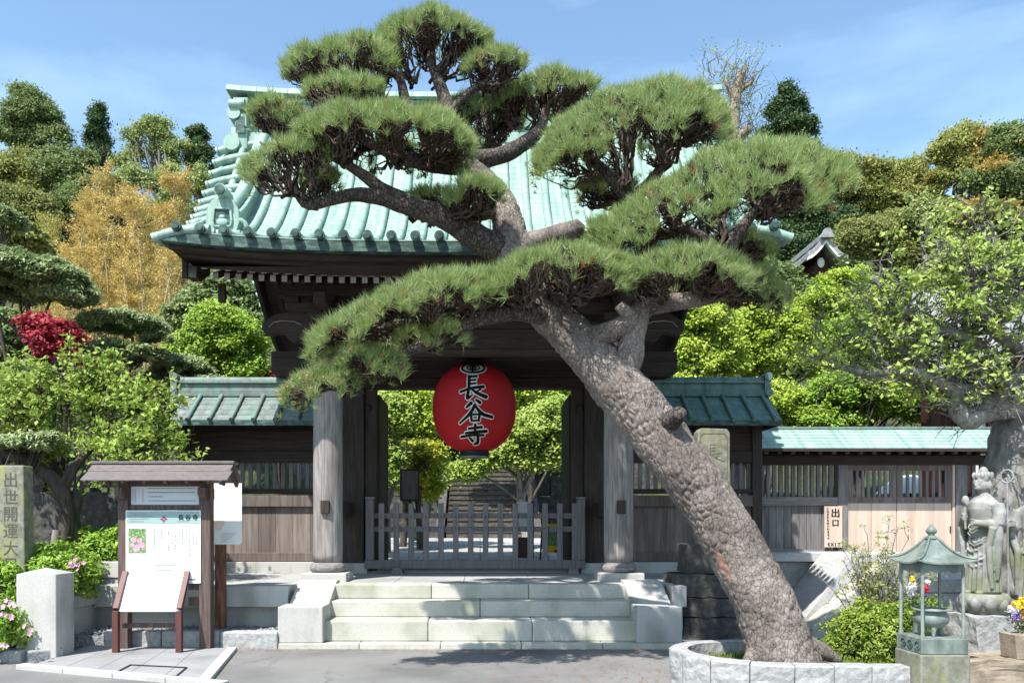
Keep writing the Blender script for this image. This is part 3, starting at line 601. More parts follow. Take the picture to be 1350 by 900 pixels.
# columns, beams
for s in (-1, 1):
    p = MB(); X = s*1.9; Y = 10.42
    p.lathe([(.183, PZ+.235), (.190, 1.0), (.190, 2.4), (.186, 3.4), (.176, 3.72), (.16, 3.80)], (X, Y, 0), 32)
    pl = build(p, 'front_pillar', m_pillar, gate)
    p = MB(); p.lathe([(.19, PZ+.105), (.225, PZ+.13), (.235, PZ+.165), (.225, PZ+.205), (.19, PZ+.236)], (X, Y, 0), 32); build(p, 'pillar_foot', m_greyw_h, pl)
    p = MB(); p.box(X-.285, X+.285, Y-.285, Y+.285, PZ-.05, PZ+.11); build(p, 'pillar_base_stone', m_granite, pl, .012)
    p = MB(); p.box(X-.055, X+.055, Y-.235, Y-.16, 1.53, 1.70); build(p, 'tenon_plug', m_dark_v, pl, .008)
    p = MB(); p.box(X-.03, X+.03, Y-.006, Y+.006, 2.0, 2.004)
    p = MB(); x0, x1 = (1.66, 2.12) if s > 0 else (-2.12, -1.66)
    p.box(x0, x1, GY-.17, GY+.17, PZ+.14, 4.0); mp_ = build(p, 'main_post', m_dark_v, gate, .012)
    p = MB(); p.box(x0-.06, x1+.06, GY-.24, GY+.24, PZ-.03, PZ+.15); build(p, 'post_base_stone', m_granite, mp_, .012)
    p = MB(); xj = s*1.57; p.box(xj-.085, xj+.085, GY-.10, GY+.10, PZ+.02, 3.5); build(p, 'door_jamb', m_dark_v, gate, .008)
    p = MB(); p.ell((s*1.60, GY-.105, 3.15), (.05, .035, .05)); build(p, 'jamb_boss', m_dark_h, gate)
    p = MB(); p.box(s*1.9-.16, s*1.9+.16, 13.75, 14.07, PZ, 4.1); build(p, 'rear_pillar', m_dark_v, gate, .01)
    p = MB(); p.box(s*1.9-.09, s*1.9+.09, 10.5, 13.9, 3.62, 3.93); build(p, 'tie_beam', m_dark_h, gate, .01)
    p = MB(); p.box(s*1.9-.07, s*1.9+.07, 10.5, GY-.18, 1.5, 1.72); build(p, 'waist_beam', m_dark_h, gate, .01)
    # open door leaf folded back inside the gate
    p = MB()
    for k in range(4):
        yy = GY+.2+k*.3; p.box(s*1.50-.03, s*1.50+.03, yy, yy+.293, PZ+.08, 3.4)
    build(p, 'door_leaf', m_dark_v, gate, .006)
    # carved nose of the front beam, a cloud shaped bracket
    p = MB(); z = 3.98; sgn = s
    prof = [(0, .17), (.38, .17), (.56, .13), (.68, .06), (.72, -.02), (.69, -.10), (.60, -.13), (.50, -.10), (.42, -.10), (.38, -.17), (.30, -.22), (.20, -.19), (.12, -.24), (0, -.25)]
    p.prism([(s*(2.03+q[0]), 10.34, z+q[1]) for q in prof], (0, .16, 0)); ns = build(p, 'beam_nose', m_dark_h, gate, .012)
    p = MB(); p.tube([(s*(2.03+a), 10.333, z+c) for a, c in ((.62, -.03), (.56, .03), (.46, .05), (.3, .04), (.2, .0))], .009, 5); build(p, 'carved_line', m_greyw_h, ns)
    # bracket arms over the pillar
    p = MB()
    p.box(s*1.9-.21, s*1.9+.21, 10.21, 10.63, 4.02, 4.12); p.box(s*1.9-.15, s*1.9+.15, 10.28, 10.56, 3.94, 4.02)
    p.prism([(s*1.9+q[0], 10.36, 4.12+q[1]) for q in ((-.55, .16), (-.55, .08), (-.45, .01), (-.2, 0), (.2, 0), (.45, .01), (.55, .08), (.55, .16))], (0, .12, 0))
    for xx in (-.46, 0, .46): p.box(s*1.9+xx-.09, s*1.9+xx+.09, 10.33, 10.51, 4.281, 4.36)
    build(p, 'bracket', m_dark_h, gate, .01)
    p = MB(); p.box(s*1.9-.08, s*1.9+.08, 9.85, 10.5, 4.13, 4.28); build(p, 'bracket_arm', m_dark_h, gate, .02)
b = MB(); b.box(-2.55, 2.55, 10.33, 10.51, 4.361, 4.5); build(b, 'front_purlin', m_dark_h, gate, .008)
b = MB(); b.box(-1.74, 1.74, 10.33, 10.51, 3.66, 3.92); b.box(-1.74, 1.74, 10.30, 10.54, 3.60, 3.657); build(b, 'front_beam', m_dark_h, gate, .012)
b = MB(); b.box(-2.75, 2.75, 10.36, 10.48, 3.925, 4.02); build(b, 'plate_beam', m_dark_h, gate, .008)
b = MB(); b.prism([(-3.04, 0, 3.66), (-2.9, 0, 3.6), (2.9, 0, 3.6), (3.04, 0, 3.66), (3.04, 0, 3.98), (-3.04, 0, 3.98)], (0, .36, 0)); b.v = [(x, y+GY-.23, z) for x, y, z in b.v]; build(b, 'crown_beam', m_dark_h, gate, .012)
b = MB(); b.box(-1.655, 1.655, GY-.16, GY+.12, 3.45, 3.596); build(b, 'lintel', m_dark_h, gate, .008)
b = MB()
for i in range(14): b.box(-1.9+i*3.8/14+.003, -1.9+(i+1)*3.8/14-.003, GY-.05, GY+.03, 3.985, 6.55)
build(b, 'upper_boarding', m_dark_v, gate)
b = MB(); b.box(-3.4, 3.4, GY-.15, GY+.15, 6.5, 6.75); build(b, 'ridge_purlin', m_dark_h, gate)
b = MB(); b.box(-3.3, 3.3, 13.8, 14.0, 4.1, 4.35); build(b, 'rear_purlin', m_dark_h, gate)
b = MB(); b.box(-1.655, 1.655, GY-.12, GY+.1, PZ-.02, PZ+.03); build(b, 'threshold', m_granite, gate, .006)
# beam from which the lantern hangs
b = MB(); b.box(-1.81, 1.81, 11.1, 11.24, 3.70, 3.86); build(b, 'lantern_beam', m_dark_h, gate, .008)
# ---------------------------------------------------------------- wing walls beside the gate
def wing(s, name, label, cov, side):
    xa, xb = (2.14, 4.35) if s > 0 else (-4.45, -2.14)
    outer = xb if s > 0 else xa
    t = thing(name, label, 'wall', ((xa+xb)/2, GY, PZ)); Y0 = GY+.03
    b = MB(); b.box(xa, xb, Y0-.14, Y0+.14, PZ-.04, PZ+.16); build(b, 'foundation', m_granite, t, .008)
    b = MB(); n = 8
    for i in range(n): b.box(xa+.10+(xb-xa-.2)*i/n+.002, xa+.10+(xb-xa-.2)*(i+1)/n-.002, Y0-.02, Y0+.02, PZ+.30, 1.66)
    build(b, 'panel_boards', m_panel, t)
    b = MB(); b.box(xa, xb, Y0-.075, Y0+.075, PZ+.17, PZ+.30); build(b, 'bottom_rail', m_panel, t, .006)
    b = MB(); b.box(xa, xb, Y0-.085, Y0+.085, 1.66, 1.83); build(b, 'middle_rail', m_panel, t, .006)
    b = MB(); b.box(xa, xb, Y0-.07, Y0+.07, 1.86, 1.93); build(b, 'lattice_sill', m_dark_h, t, .004)
    b = MB(); n = 17
    for i in range(n):
        x = xa+.16+(xb-xa-.32)*i/(n-1); b.box(x-.028, x+.028, Y0-.02, Y0+.02, 1.93, 2.33)
    build(b, 'lattice', m_greyw_v, t)
    b = MB(); b.box(xa, xb, Y0-.08, Y0+.08, 2.33, 2.50); b.box(xa, xb, Y0-.05, Y0+.05, 2.501, 2.82); build(b, 'top_beam', m_dark_h, t, .006)
    for x in ((xa+.06, xb-.05) if s > 0 else (xa+.06, xb-.05)):
        b = MB(); b.box(x-.075, x+.075, Y0-.09, Y0+.09, PZ+.165, 2.9); build(b, 'post', m_dark_v, t, .008)
    xo0, xo1 = (xa, outer+.12) if s > 0 else (outer-.12, xb)
    # roof
    b = MB()
    for sg in (-1, 1):
        for k in range(5):
            ya = .62-.60*k/5; yb = .62-.60*(k+1)/5
            za = 2.90+.46*k/5; zb = 2.90+.46*(k+1)/5
            nseg = 8
            for i in range(nseg):
                x0 = xo0+(xo1-xo0)*i/nseg; x1 = xo0+(xo1-xo0)*(i+1)/nseg
                b.grid([[(x0, Y0+sg*ya, za), (x1, Y0+sg*ya, za)], [(x0, Y0+sg*ya, za+.012), (x1, Y0+sg*ya, za+.012)], [(x0, Y0+sg*yb, zb), (x1, Y0+sg*yb, zb)]], False)
    rf = build(b, 'roof', cov, t)
    b = MB(); b.box(xo0+.02, xo1-.02, Y0-.56, Y0+.56, 2.80, 2.895) if False else None
    for sg in (-1, 1):
        b.bar((xo0, Y0+sg*.60, 2.865), (xo1, Y0+sg*.60, 2.865), .05, .075)
    build(b, 'eave_edge', m_copperd, rf)
    b = MB()
    for sg in (-1, 1): b.add([(xo0, Y0+sg*.58, 2.83), (xo1, Y0+sg*.58, 2.83), (xo1, Y0, 3.27), (xo0, Y0, 3.27)], [(0, 1, 2, 3)])
    for xx in (xo0+.01, xo1-.01): b.add([(xx, Y0-.58, 2.83), (xx, Y0+.58, 2.83), (xx, Y0, 3.30)], [(0, 1, 2)])
    build(b, 'soffit', m_dark_h, rf)
    b = MB(); n = 8
    for i in range(n):
        x = xo0+.10+(xo1-xo0-.2)*i/(n-1)
        for sg in (-1, 1): b.tube([(x, Y0+sg*.66, 2.905), (x, Y0+sg*.02, 3.395)], .033, 8)
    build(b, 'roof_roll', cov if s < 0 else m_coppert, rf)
    b = MB(); b.box(xo0+.06, xo1-.06, Y0-.10, Y0+.10, 3.33, 3.43); b.box(xo0+.06, xo1-.06, Y0-.07, Y0+.07, 3.43, 3.53); b.box(xo0+.03, xo1-.03, Y0-.11, Y0+.11, 3.53, 3.575)
    b.tube([(xo0+.02, Y0, 3.585), (xo1-.02, Y0, 3.585)], .055, 10)
    build(b, 'ridge', cov, rf, .006)
    b = MB(); xe = outer+s*.10; b.box(xe-.05, xe+.05, Y0-.13, Y0+.13, 3.34, 3.60); b.tube([(xe, Y0-.15, 3.63), (xe, Y0+.15, 3.63)], .06, 10); b.tube([(xe+s*.02, Y0-.15, 3.38), (xe+s*.02, Y0+.15, 3.38)], .055, 10)
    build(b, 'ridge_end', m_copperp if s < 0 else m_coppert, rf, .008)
    return t
gate.location.x -= .09
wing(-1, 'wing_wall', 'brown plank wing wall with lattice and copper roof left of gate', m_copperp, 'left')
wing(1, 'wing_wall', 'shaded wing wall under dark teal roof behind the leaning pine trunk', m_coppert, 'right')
for o in COL.objects:
    if o.name.startswith('wing_wall'): o.location.x -= .09
# ---------------------------------------------------------------- barrier in the gateway
fb = (0, 12.12, PZ)
ba = thing('barrier_fence', 'low grey wooden picket barrier closing the gateway', 'fence', fb); FY = 11.86
pk = MB(); pk.box(-.042, .042, -.02, .02, 0, .90); pm = mesh_of(pk, 'picket', m_fence)
ds = MB()
for i in range(14):
    x = -1.60+3.10*(i+.5)/14+.02
    o = put(pm, 'picket', ba, (x, FY, PZ+.145), ba.location); m = o.modifiers.new('bevel', 'BEVEL'); m.width = .006
    for z in (.68, .84, .12): ds.tube([(x, FY-.032, PZ+z), (x, FY-.019, PZ+z)], .010, 6)
b = MB(); b.box(-1.62, 1.52, FY+.021, FY+.055, PZ+.82, PZ+.90); build(b, 'rail', m_fence, ba, .005)
b = MB(); b.box(-1.62, 1.52, FY+.021, FY+.055, PZ+.62, PZ+.70); build(b, 'rail', m_fence, ba, .005)
b = MB(); b.box(-1.72, 1.56, FY-.035, FY+.06, PZ+.07, PZ+.20); build(b, 'bottom_rail', m_fence, ba, .008)
build(ds, 'nail_head', m_iron, ba)
for x in (-1.64, 1.50):
    b = MB(); b.box(x-.06, x+.06, FY-.05, FY+.07, PZ+.20, PZ+1.10); b.box(x-.068, x+.068, FY-.058, FY+.078, PZ+1.101, PZ+1.14); build(b, 'end_post', m_fence, ba, .01)
for x in (-1.22, 1.38):
    b = MB(); b.prism([(x-.08, FY-.16, PZ+.002), (x+.08, FY-.16, PZ+.002), (x+.06, FY-.16, PZ+.09), (x-.06, FY-.16, PZ+.09)], (0, .34, 0)); build(b, 'foot', m_greyw_h, ba, .008)
# ---------------------------------------------------------------- exit wall on the right
EY = 13.2
ew = thing('exit_wall', 'lower plank wall with lattice and long pale green roof', 'wall', (6.3, EY, .9))
def Xp(px, Y=EY): return (px-VX)*Y/FPX
def Zp(py, Y=EY): return CAM_H+(VY-py)*Y/FPX
xs0, xd0, xd1, xs1 = 4.15, Xp(1115), Xp(1252), 8.6
b = MB(); n = 14
for i in range(n): b.box(xs0+(xd0-.16-xs0)*i/n+.003, xs0+(xd0-.16-xs0)*(i+1)/n-.003, EY-.02, EY+.02, .98, 1.70)
for i in range(8): b.box(xd1+.12+.13*i+.003, xd1+.12+.13*(i+1)-.003, EY-.02, EY+.02, .98, 1.70)
build(b, 'panel_boards', m_greyw_v, ew)
b = MB()
for i in range(17):
    x = xs0+.1+(xd0-.25-xs0)*i/16; b.box(x-.03, x+.03, EY-.03, EY+.02, 1.84, 2.37)
for i in range(9):
    x = xd1+.25+.135*i; b.box(x-.03, x+.03, EY-.03, EY+.02, 1.84, 2.37)
build(b, 'lattice', m_greyw_v, ew)
for (xa, xb) in ((xs0, xd0-.005), (xd1+.06, xs1)):
    b = MB(); b.box(xa, xb, EY-.09, EY+.06, 1.70, 1.84); build(b, 'middle_rail', m_greyw_h, ew, .006)
    b = MB(); b.box(xa, xb, EY-.07, EY+.06, .84, .975); build(b, 'bottom_rail', m_greyw_h, ew, .006)
b = MB(); b.box(xs0, xs1, EY-.09, EY+.07, 2.37, 2.53); build(b, 'top_beam', m_dark_h, ew, .006)
for x in (xd0-.09, xd1+.13):
    b = MB(); b.box(x-.08, x+.08, EY-.10, EY+.08, .85, 2.369); build(b, 'post', m_greyw_v, ew, .008)
b = MB(); b.box(xs0, xs1, EY-.18, EY+.2, .1, .84); build(b, 'foundation', m_concrete, ew, .01)
# roof of the exit wall
b = MB()
for sg in (-1, 1):
    for k in range(6):
        ya, yb = .56-.53*k/6, .56-.53*(k+1)/6; za, zb = 2.60+.36*k/6, 2.60+.36*(k+1)/6
        for i in range(12):
            x0 = 4.25+(xs1-4.25)*i/12; x1 = 4.25+(xs1-4.25)*(i+1)/12
            b.grid([[(x0, EY+sg*ya, za-.004), (x1, EY+sg*ya, za-.004)], [(x0, EY+sg*ya, za+.012), (x1, EY+sg*ya, za+.012)], [(x0, EY+sg*yb, zb), (x1, EY+sg*yb, zb)]], False)
er = build(b, 'roof', m_copper, ew)
b = MB(); b.box(4.25, xs1, EY-.06, EY+.06, 2.955, 3.0); build(b, 'ridge', m_copperp, er, .006)
b = MB()
for sg in (-1, 1):
    b.bar((4.25, EY+sg*.545, 2.572), (xs1, EY+sg*.545, 2.572), .04, .045)
    b.add([(4.25, EY+sg*.53, 2.56), (xs1, EY+sg*.53, 2.56), (xs1, EY, 2.91), (4.25, EY, 2.91)], [(0, 1, 2, 3)])
build(b, 'eave_edge', m_dark_h, er)
b = MB(); n = 20
for i in range(n):
    x = 4.35+(xs1-4.5)*i/(n-1)
    for sg in (-1, 1): b.bar((x, EY+sg*.50, 2.535), (x, EY+sg*.06, 2.72), .07, .06)
build(b, 'rafter', m_dark_v, er)
# double door of pale new wood
dr = bpy.data.objects.new('door', None)
xm = Xp(1180)
for k, (xa, xb) in enumerate(((xd0, xm-.004), (xm+.004, xd1))):
    b = MB(); n = 2 if k == 0 else 3
    for i in range(n): b.box(xa+.002+(xb-xa)*i/n, xa+(xb-xa)*(i+1)/n-.002, EY-.05, EY-.01, .72, 1.74)
    d = build(b, 'door_leaf', m_pale, ew, .004)
    b = MB(); nn = 8
    for i in range(nn):
        x = xa+.08+(xb-xa-.16)*i/(nn-1); b.box(x-.022, x+.022, EY-.045, EY-.015, 1.84, 2.28)
    build(b, 'door_lattice', m_greyw_v, d)
    b = MB(); b.box(xa, xb, EY-.055, EY-.005, 1.742, 1.84); b.box(xa, xb, EY-.055, EY-.005, 2.28, 2.366); b.box(xa, xa+.06, EY-.056, EY-.004, 1.842, 2.278); b.box(xb-.06, xb, EY-.056, EY-.004, 1.842, 2.278); build(b, 'door_frame', m_panel, d)
bpy.data.objects.remove(dr)
b = MB(); b.box(xd1+.005, xd1+.045, EY-.08, EY, .72, 2.368); build(b, 'door_stile', m_pale, ew, .004)
b = MB(); b.box(xd1-.03, xd1-.015, EY-.062, EY-.05, 1.25, 1.36); build(b, 'door_handle', m_iron, ew)
# ---------------------------------------------------------------- lettering
def glyphs(s, size, depth=.0015):
    """verts and faces of a short text in the built-in face, centred, in the x-z plane facing -y"""
    c = bpy.data.curves.new('lettering', 'FONT'); c.body = s; c.size = size; c.align_x = 'CENTER'; c.align_y = 'CENTER'; c.extrude = depth; c.resolution_u = 3
    o = bpy.data.objects.new('lettering', c); COL.objects.link(o)
    dg = bpy.context.evaluated_depsgraph_get(); dg.update(); me = bpy.data.meshes.new_from_object(o.evaluated_get(dg))
    vs = [(v.co.x, v.co.z, v.co.y) for v in me.vertices]; fs = [tuple(p.vertices) for p in me.polygons]
    bpy.data.objects.remove(o); bpy.data.curves.remove(c); bpy.data.meshes.remove(me)
    if vs:
        xs = [v[0] for v in vs]; zs = [v[2] for v in vs]; cx = (min(xs)+max(xs))/2; cz = (min(zs)+max(zs))/2
        vs = [(x-cx, y, z-cz) for x, y, z in vs]
    return vs, fs
def write(mb, s, size, c, fn=None, depth=.0015, bold=0):
    vs, fs = glyphs(s, size, depth)
    for k in range(1 if not bold else 3):
        dx = (k-1)*bold if bold else 0
        P = [Vector((x+dx, y-k*.0004, z)) for x, y, z in vs]
        P = [fn(p) for p in P] if fn else [p+Vector(c) for p in P]
        mb.add(P, fs)
def ribbon(pts, wid, step=5, extra=0):
    P = [np.array(p, float) for p in pts]; Wd = list(wid) if hasattr(wid, '__len__') else [wid]*len(P)
    if len(P) > 2: P, Wd = spline(P, Wd, step)
    else:
        n = max(2, int(np.linalg.norm(P[1]-P[0])/step)); Q = [P[0]+(P[1]-P[0])*i/n for i in range(n+1)]; Wd = [Wd[0]+(Wd[1]-Wd[0])*i/n for i in range(n+1)]; P = Q
    P = np.array(P); T = unit(np.gradient(P, axis=0)); Nn = np.stack([-T[:, 1], T[:, 0]], -1); Wd = np.array(Wd)/2+extra
    # blunt, slightly rounded ends
    P = np.concatenate([[P[0]-T[0]*Wd[0]*.75], P, [P[-1]+T[-1]*Wd[-1]*.75]]); Nn = np.concatenate([[Nn[0]], Nn, [Nn[-1]]]); Wd = np.concatenate([[Wd[0]*.6], Wd, [Wd[-1]*.55]])
    return P+Nn*Wd[:, None], P-Nn*Wd[:, None]
CHO = [([(386, 268), (384, 372)], 21), ([(380, 274), (442, 271)], 19), ([(392, 303), (436, 300)], 15), ([(392, 331), (434, 328)], 15),
       ([(322, 391), (400, 366), (492, 352)], [20, 19, 26]), ([(382, 378), (374, 440), (412, 414)], [21, 24, 9]), ([(404, 372), (448, 404), (512, 430)], [16, 24, 30]), ([(470, 372), (436, 396)], [16, 9])]
KOKU = [([(402, 476), (366, 508)], [26, 17]), ([(438, 452), (466, 474)], [17, 27]), ([(430, 488), (394, 552), (316, 622)], [22, 24, 13]), ([(428, 492), (478, 552), (556, 576)], [18, 27, 24]),
        ([(399, 562), (405, 606)], 17), ([(399, 562), (462, 557)], 15), ([(464, 556), (456, 606)], 18), ([(404, 605), (458, 602)], 14)]
TERA = [([(382, 660), (480, 648)], [16, 20]), ([(431, 630), (429, 690)], 19), ([(360, 690), (514, 676)], [16, 24]), ([(326, 715), (410, 704), (494, 704)], [17, 17, 16]),
        ([(450, 692), (448, 752), (420, 766)], [21, 24, 10]), ([(388, 722), (412, 744)], [14, 21])]
# ---------------------------------------------------------------- the red lantern
LY = 11.17; LS = FPX/LY; LC = Vector(((625.3-VX)/LS, LY, CAM_H+(VY-538)/LS))
LRx, LH = 55.0/LS, 56.5/LS
def lr(z): return LRx*max(0, 1-abs(z/(LH*1.045))**2.25)**(1/2.25)
lt = thing('paper_lantern', 'huge round red paper lantern with black brush lettering hanging in the gateway', 'lantern', LC)
b = MB(); prof = []
for i in range(121):
    z = -LH+2*LH*i/120; prof.append((max(.12, lr(z))-(.0036 if i % 2 else 0), z))
b.lathe(prof, LC, 72); build(b, 'lantern_paper', m_red, lt)
def on_lantern(u, v, off):                     # enlargement pixels of the photo -> lantern skin
    x = (555+u/6-625.3)/LS; z = (538-(460+v/6))/LS
    r = lr(z); q = math.sqrt(max(1e-4, r*r-x*x)); n_ = Vector((x/r, -q/r, -(lr(z+.004)-lr(z-.004))/.008)).normalized()
    return Vector((LC.x+x, LY-q, LC.z+z))+n_*off
def strokes(mb, S, off, extra=0, fn=on_lantern, step=5):
    for k, (p, wd) in enumerate(S):
        A_, B_ = ribbon(p, wd, step, extra); mb.grid([[fn(a[0], a[1], off+k*.0003), fn(c[0], c[1], off+k*.0003)] for a, c in zip(A_, B_)])
def arc(cx, cy, rx, ry, a0, a1, n=14): return [(cx+rx*math.cos(R(a)), cy+ry*math.sin(R(a))) for a in np.linspace(a0, a1, n)]
EM = [(arc(416, 198, 84, 43, a+4, a+86), 17) for a in (0, 90, 180, 270)]+[(arc(416, 198, 47, 25, a+8, a+82, 8), 11) for a in (0, 90, 180, 270)]+[([(412, 158), (412, 240)], 13), ([(392, 184), (434, 184)], 8), ([(392, 210), (434, 210)], 8), ([(392, 184), (392, 210)], 8), ([(434, 184), (434, 210)], 8), ([(392, 197), (434, 197)], 8)]
b = MB(); strokes(b, CHO+KOKU+TERA, .004, 8)
b.grid([[on_lantern(416+103*q*math.cos(a), 198+56*q*math.sin(a), .0035) for a in np.linspace(0, 2*math.pi, 41)] for q in np.linspace(.02, 1, 9)])
build(b, 'white_outline', m_inkw, lt)
b = MB(); strokes(b, CHO+KOKU+TERA, .012); strokes(b, EM, .012); build(b, 'brush_lettering', m_ink, lt)
b = MB(); b.lathe([(.20, -LH-.075), (.205, -LH-.02), (.205, -LH+.012)], LC, 40); build(b, 'bottom_ring', m_black, lt)
b = MB(); b.lathe([(.205, -LH-.090), (.21, -LH-.083), (.21, -LH-.076)], LC, 40); build(b, 'ring_edge', m_bronze, lt)
b = MB(); b.lathe([(.20, LH-.03), (.19, LH+.03), (.05, LH+.06)], LC, 40); build(b, 'top_cap', m_black, lt)
b = MB(); b.tube([(LC.x, LY, LC.z+LH+.04), (LC.x, LY, 3.72)], .012, 8); build(b, 'hanging_rod', m_iron, lt)
# ---------------------------------------------------------------- roofed notice board
SY = 8.80; SP = FPX/SY
def Sx(px): return (px-VX)/SP
def Sz(py): return CAM_H+(VY-py)/SP
nb = thing('notice_board', 'roofed wooden notice board with white temple information panel and teal header', 'notice board', (Sx(218), SY, .03))
for px, wd in ((164.5, 13), (272, 15)):
    b = MB(); b.box(Sx(px-wd/2), Sx(px+wd/2), SY-.05, SY+.07, .03, Sz(638)+.02); p = build(b, 'post', m_signwood, nb, .006)
    b = MB(); x = Sx(px); b.prism([(x-.04, SY-.17, Sz(643)), (x-.04, SY-.17, Sz(652)), (x-.04, SY-.10, Sz(658)), (x-.04, SY+.16, Sz(658)), (x-.04, SY+.16, Sz(643))], (.08, 0, 0)); build(b, 'eave_bracket', m_signwood, p, .006)
b = MB(); b.box(Sx(170.5), Sx(264.8), SY-.02, SY+.05, Sz(671.5), Sz(665.3)); build(b, 'crossbar', m_signwood, nb, .004)
b = MB(); b.box(Sx(170.5), Sx(264.8), SY-.02, SY+.05, Sz(641), Sz(634)); build(b, 'crossbar', m_signwood, nb, .004)
b = MB(); b.box(Sx(249), Sx(264.8), SY-.02, SY+.05, Sz(777), Sz(767)); b.box(Sx(249), Sx(264.8), SY-.02, SY+.05, Sz(798), Sz(787)); build(b, 'crossbar', m_signwood, nb, .004)
zR = CAM_H+(VY-611)*(SY)/FPX; zE = Sz(634)-.01
b = MB(); xa, xb = Sx(124), Sx(309)
for sg in (-1, 1):
    for k in range(2):
        ya, yb = .27-.135*k, .135-.135*k; za = zE+(zR-zE)*k/2; zb = zE+(zR-zE)*(k+1)/2
        vs = [(xa-.012*(1-k), SY+sg*(ya+.012), za-.004*k), (xa-.012*(1-k), SY+sg*(ya+.012), za+.018), (xa, SY+sg*yb, zb+.014), (xa, SY+sg*yb, zb-.006)]
        b.prism(vs, (xb-xa+.024*(1-k), 0, 0))
b.bar((xa-.01, SY, zR+.012), (xb+.01, SY, zR+.012), .10, .03)
rf = build(b, 'roof', m_signroof, nb, .003)
b = MB()
for x in (xa+.04, xb-.06):
    for sg in (-1, 1): b.bar((x, SY+sg*.29, zE-.025), (x, SY, zR-.03), .035, .05)
for x in np.linspace(xa+.2, xb-.2, 6):
    for sg in (-1, 1): b.bar((x, SY+sg*.27, zE-.018), (x, SY, zR-.02), .03, .03)
b.box(xa+.05, xb-.05, SY-.03, SY+.03, zR-.09, zR-.02)
build(b, 'roof_frame', m_signwood, rf)
b = MB(); b.box(Sx(173), Sx(262), SY-.005, SY+.012, Sz(665), Sz(641)); hp = build(b, 'header_panel', m_boardg, nb)
random.seed(5); b = MB()
for r in range(4):
    x = Sx(196)
    while x < Sx(257 if r != 2 else 215):
        wl = random.uniform(.008, .02); z = Sz(643+r*5.5); b.box(x, x+wl, SY-.007, SY-.0055, z-.008, z+.004); x += wl+.005
for c_ in (178, 188):
    for k in range(8): z = Sz(645+2.3*k); b.box(Sx(c_), Sx(c_)+.012, SY-.007, SY-.0055, z-.006, z+.004)
build(b, 'small_print', m_print, hp)
# main panel (tilted slightly back) and printed matter
b = MB(); b.box(Sx(169), Sx(267), SY-.062, SY-.042, Sz(768), Sz(672.5)); mpnl = build(b, 'main_panel', m_board, nb, .003)
YF = SY-.0625
b = MB(); b.box(Sx(170), Sx(266), YF-.002, YF, Sz(690), Sz(673.5)); build(b, 'teal_header', m_teal, mpnl)
b = MB()
for k, ch in enumerate('長谷寺'): write(b, ch, .064, (Sx(241.5+9.3*k), YF-.006, Sz(681.5)))
build(b, 'header_lettering', m_ink, mpnl)
b = MB()
for r in range(4):
    x = Sx(173.5)
    b.box(x, x+.010, YF-.004, YF-.0025, Sz(677+3.2*r)-.008, Sz(677+3.2*r)+.004); x += .018
    end = Sx((196, 204, 198, 192)[r])
    while x < end:
        wl = random.uniform(.008, .016); b.box(x, x+wl, YF-.004, YF-.0025, Sz(677+3.2*r)-.007, Sz(677+3.2*r)+.004); x += wl+.004
b.box(Sx(236), Sx(252), YF-.004, YF-.0025, Sz(687.2), Sz(686.2))
build(b, 'header_print', m_print, mpnl)
b = MB(); cx, cz = Sx(219), Sz(684)
for a in range(4):
    q = Matrix.Rotation(a*math.pi/2+math.pi/4, 3, 'Y'); b.prism([Vector((cx, YF-.003-.0002*a, cz))+q @ Vector(v) for v in ((.002, 0, .002), (.026, 0, .002), (.026, 0, .026), (.002, 0, .026))], (0, .001, 0))
    b.prism([Vector((cx, YF-.0045, cz))+Matrix.Rotation(a*math.pi/2, 3, 'Y') @ Vector(v) for v in ((0, 0, .02), (.008, 0, .028), (0, 0, .043), (-.008, 0, .028))], (0, .001, 0))
build(b, 'printed_emblem', m_maroon, mpnl)
b = MB(); b.box(Sx(172.5), Sx(195.5), YF-.002, YF, Sz(728.5), Sz(696)); ph = build(b, 'flower_photo', m_leafprint, mpnl)
b = MB()
for k, (px, py, r) in enumerate(((183, 722, 5.6), (190.5, 718, 4.6), (180, 711, 4.4), (187.5, 712.5, 3.8), (178, 718, 3.5))):
    for j in range(7):
        a = j*.9; cxx, czz = Sx(px)+r*.5/SP*math.cos(a), Sz(py)+r*.45/SP*math.sin(a); rr = r*random.uniform(.34, .5)/SP
        b.add([(cxx+rr*math.cos(q), YF-.0035-.00008*(k*7+j), czz+rr*math.sin(q)) for q in np.linspace(0, 2*math.pi, 10)[:-1]], [tuple(range(9))])
build(b, 'pink_blossoms', m_petal, ph)
b = MB()
for c_ in range(13):
    z = Sz(697); zl = Sz(random.uniform(712, 733)); x = Sx(262-4.6*c_)
    while z > zl:
        hh = random.uniform(.007, .015)
        if random.random() < .62: b.box(x-.0045, x+.0045, YF-.002, YF-.0005, z-hh, z)
        z -= hh+.007
for r in range(5): b.box(Sx(208), Sx(206+random.uniform(20, 28)), YF-.002, YF-.0005, Sz(741+3.2*r)-.0025, Sz(741+3.2*r)+.0025)
b.box(Sx(170.5), Sx(174), YF-.002, YF-.0005, Sz(764)-.006, Sz(764)+.006); b.box(Sx(253), Sx(261), YF-.002, YF-.0005, Sz(763)-.006, Sz(763)+.006)
build(b, 'body_print', m_ink, mpnl)
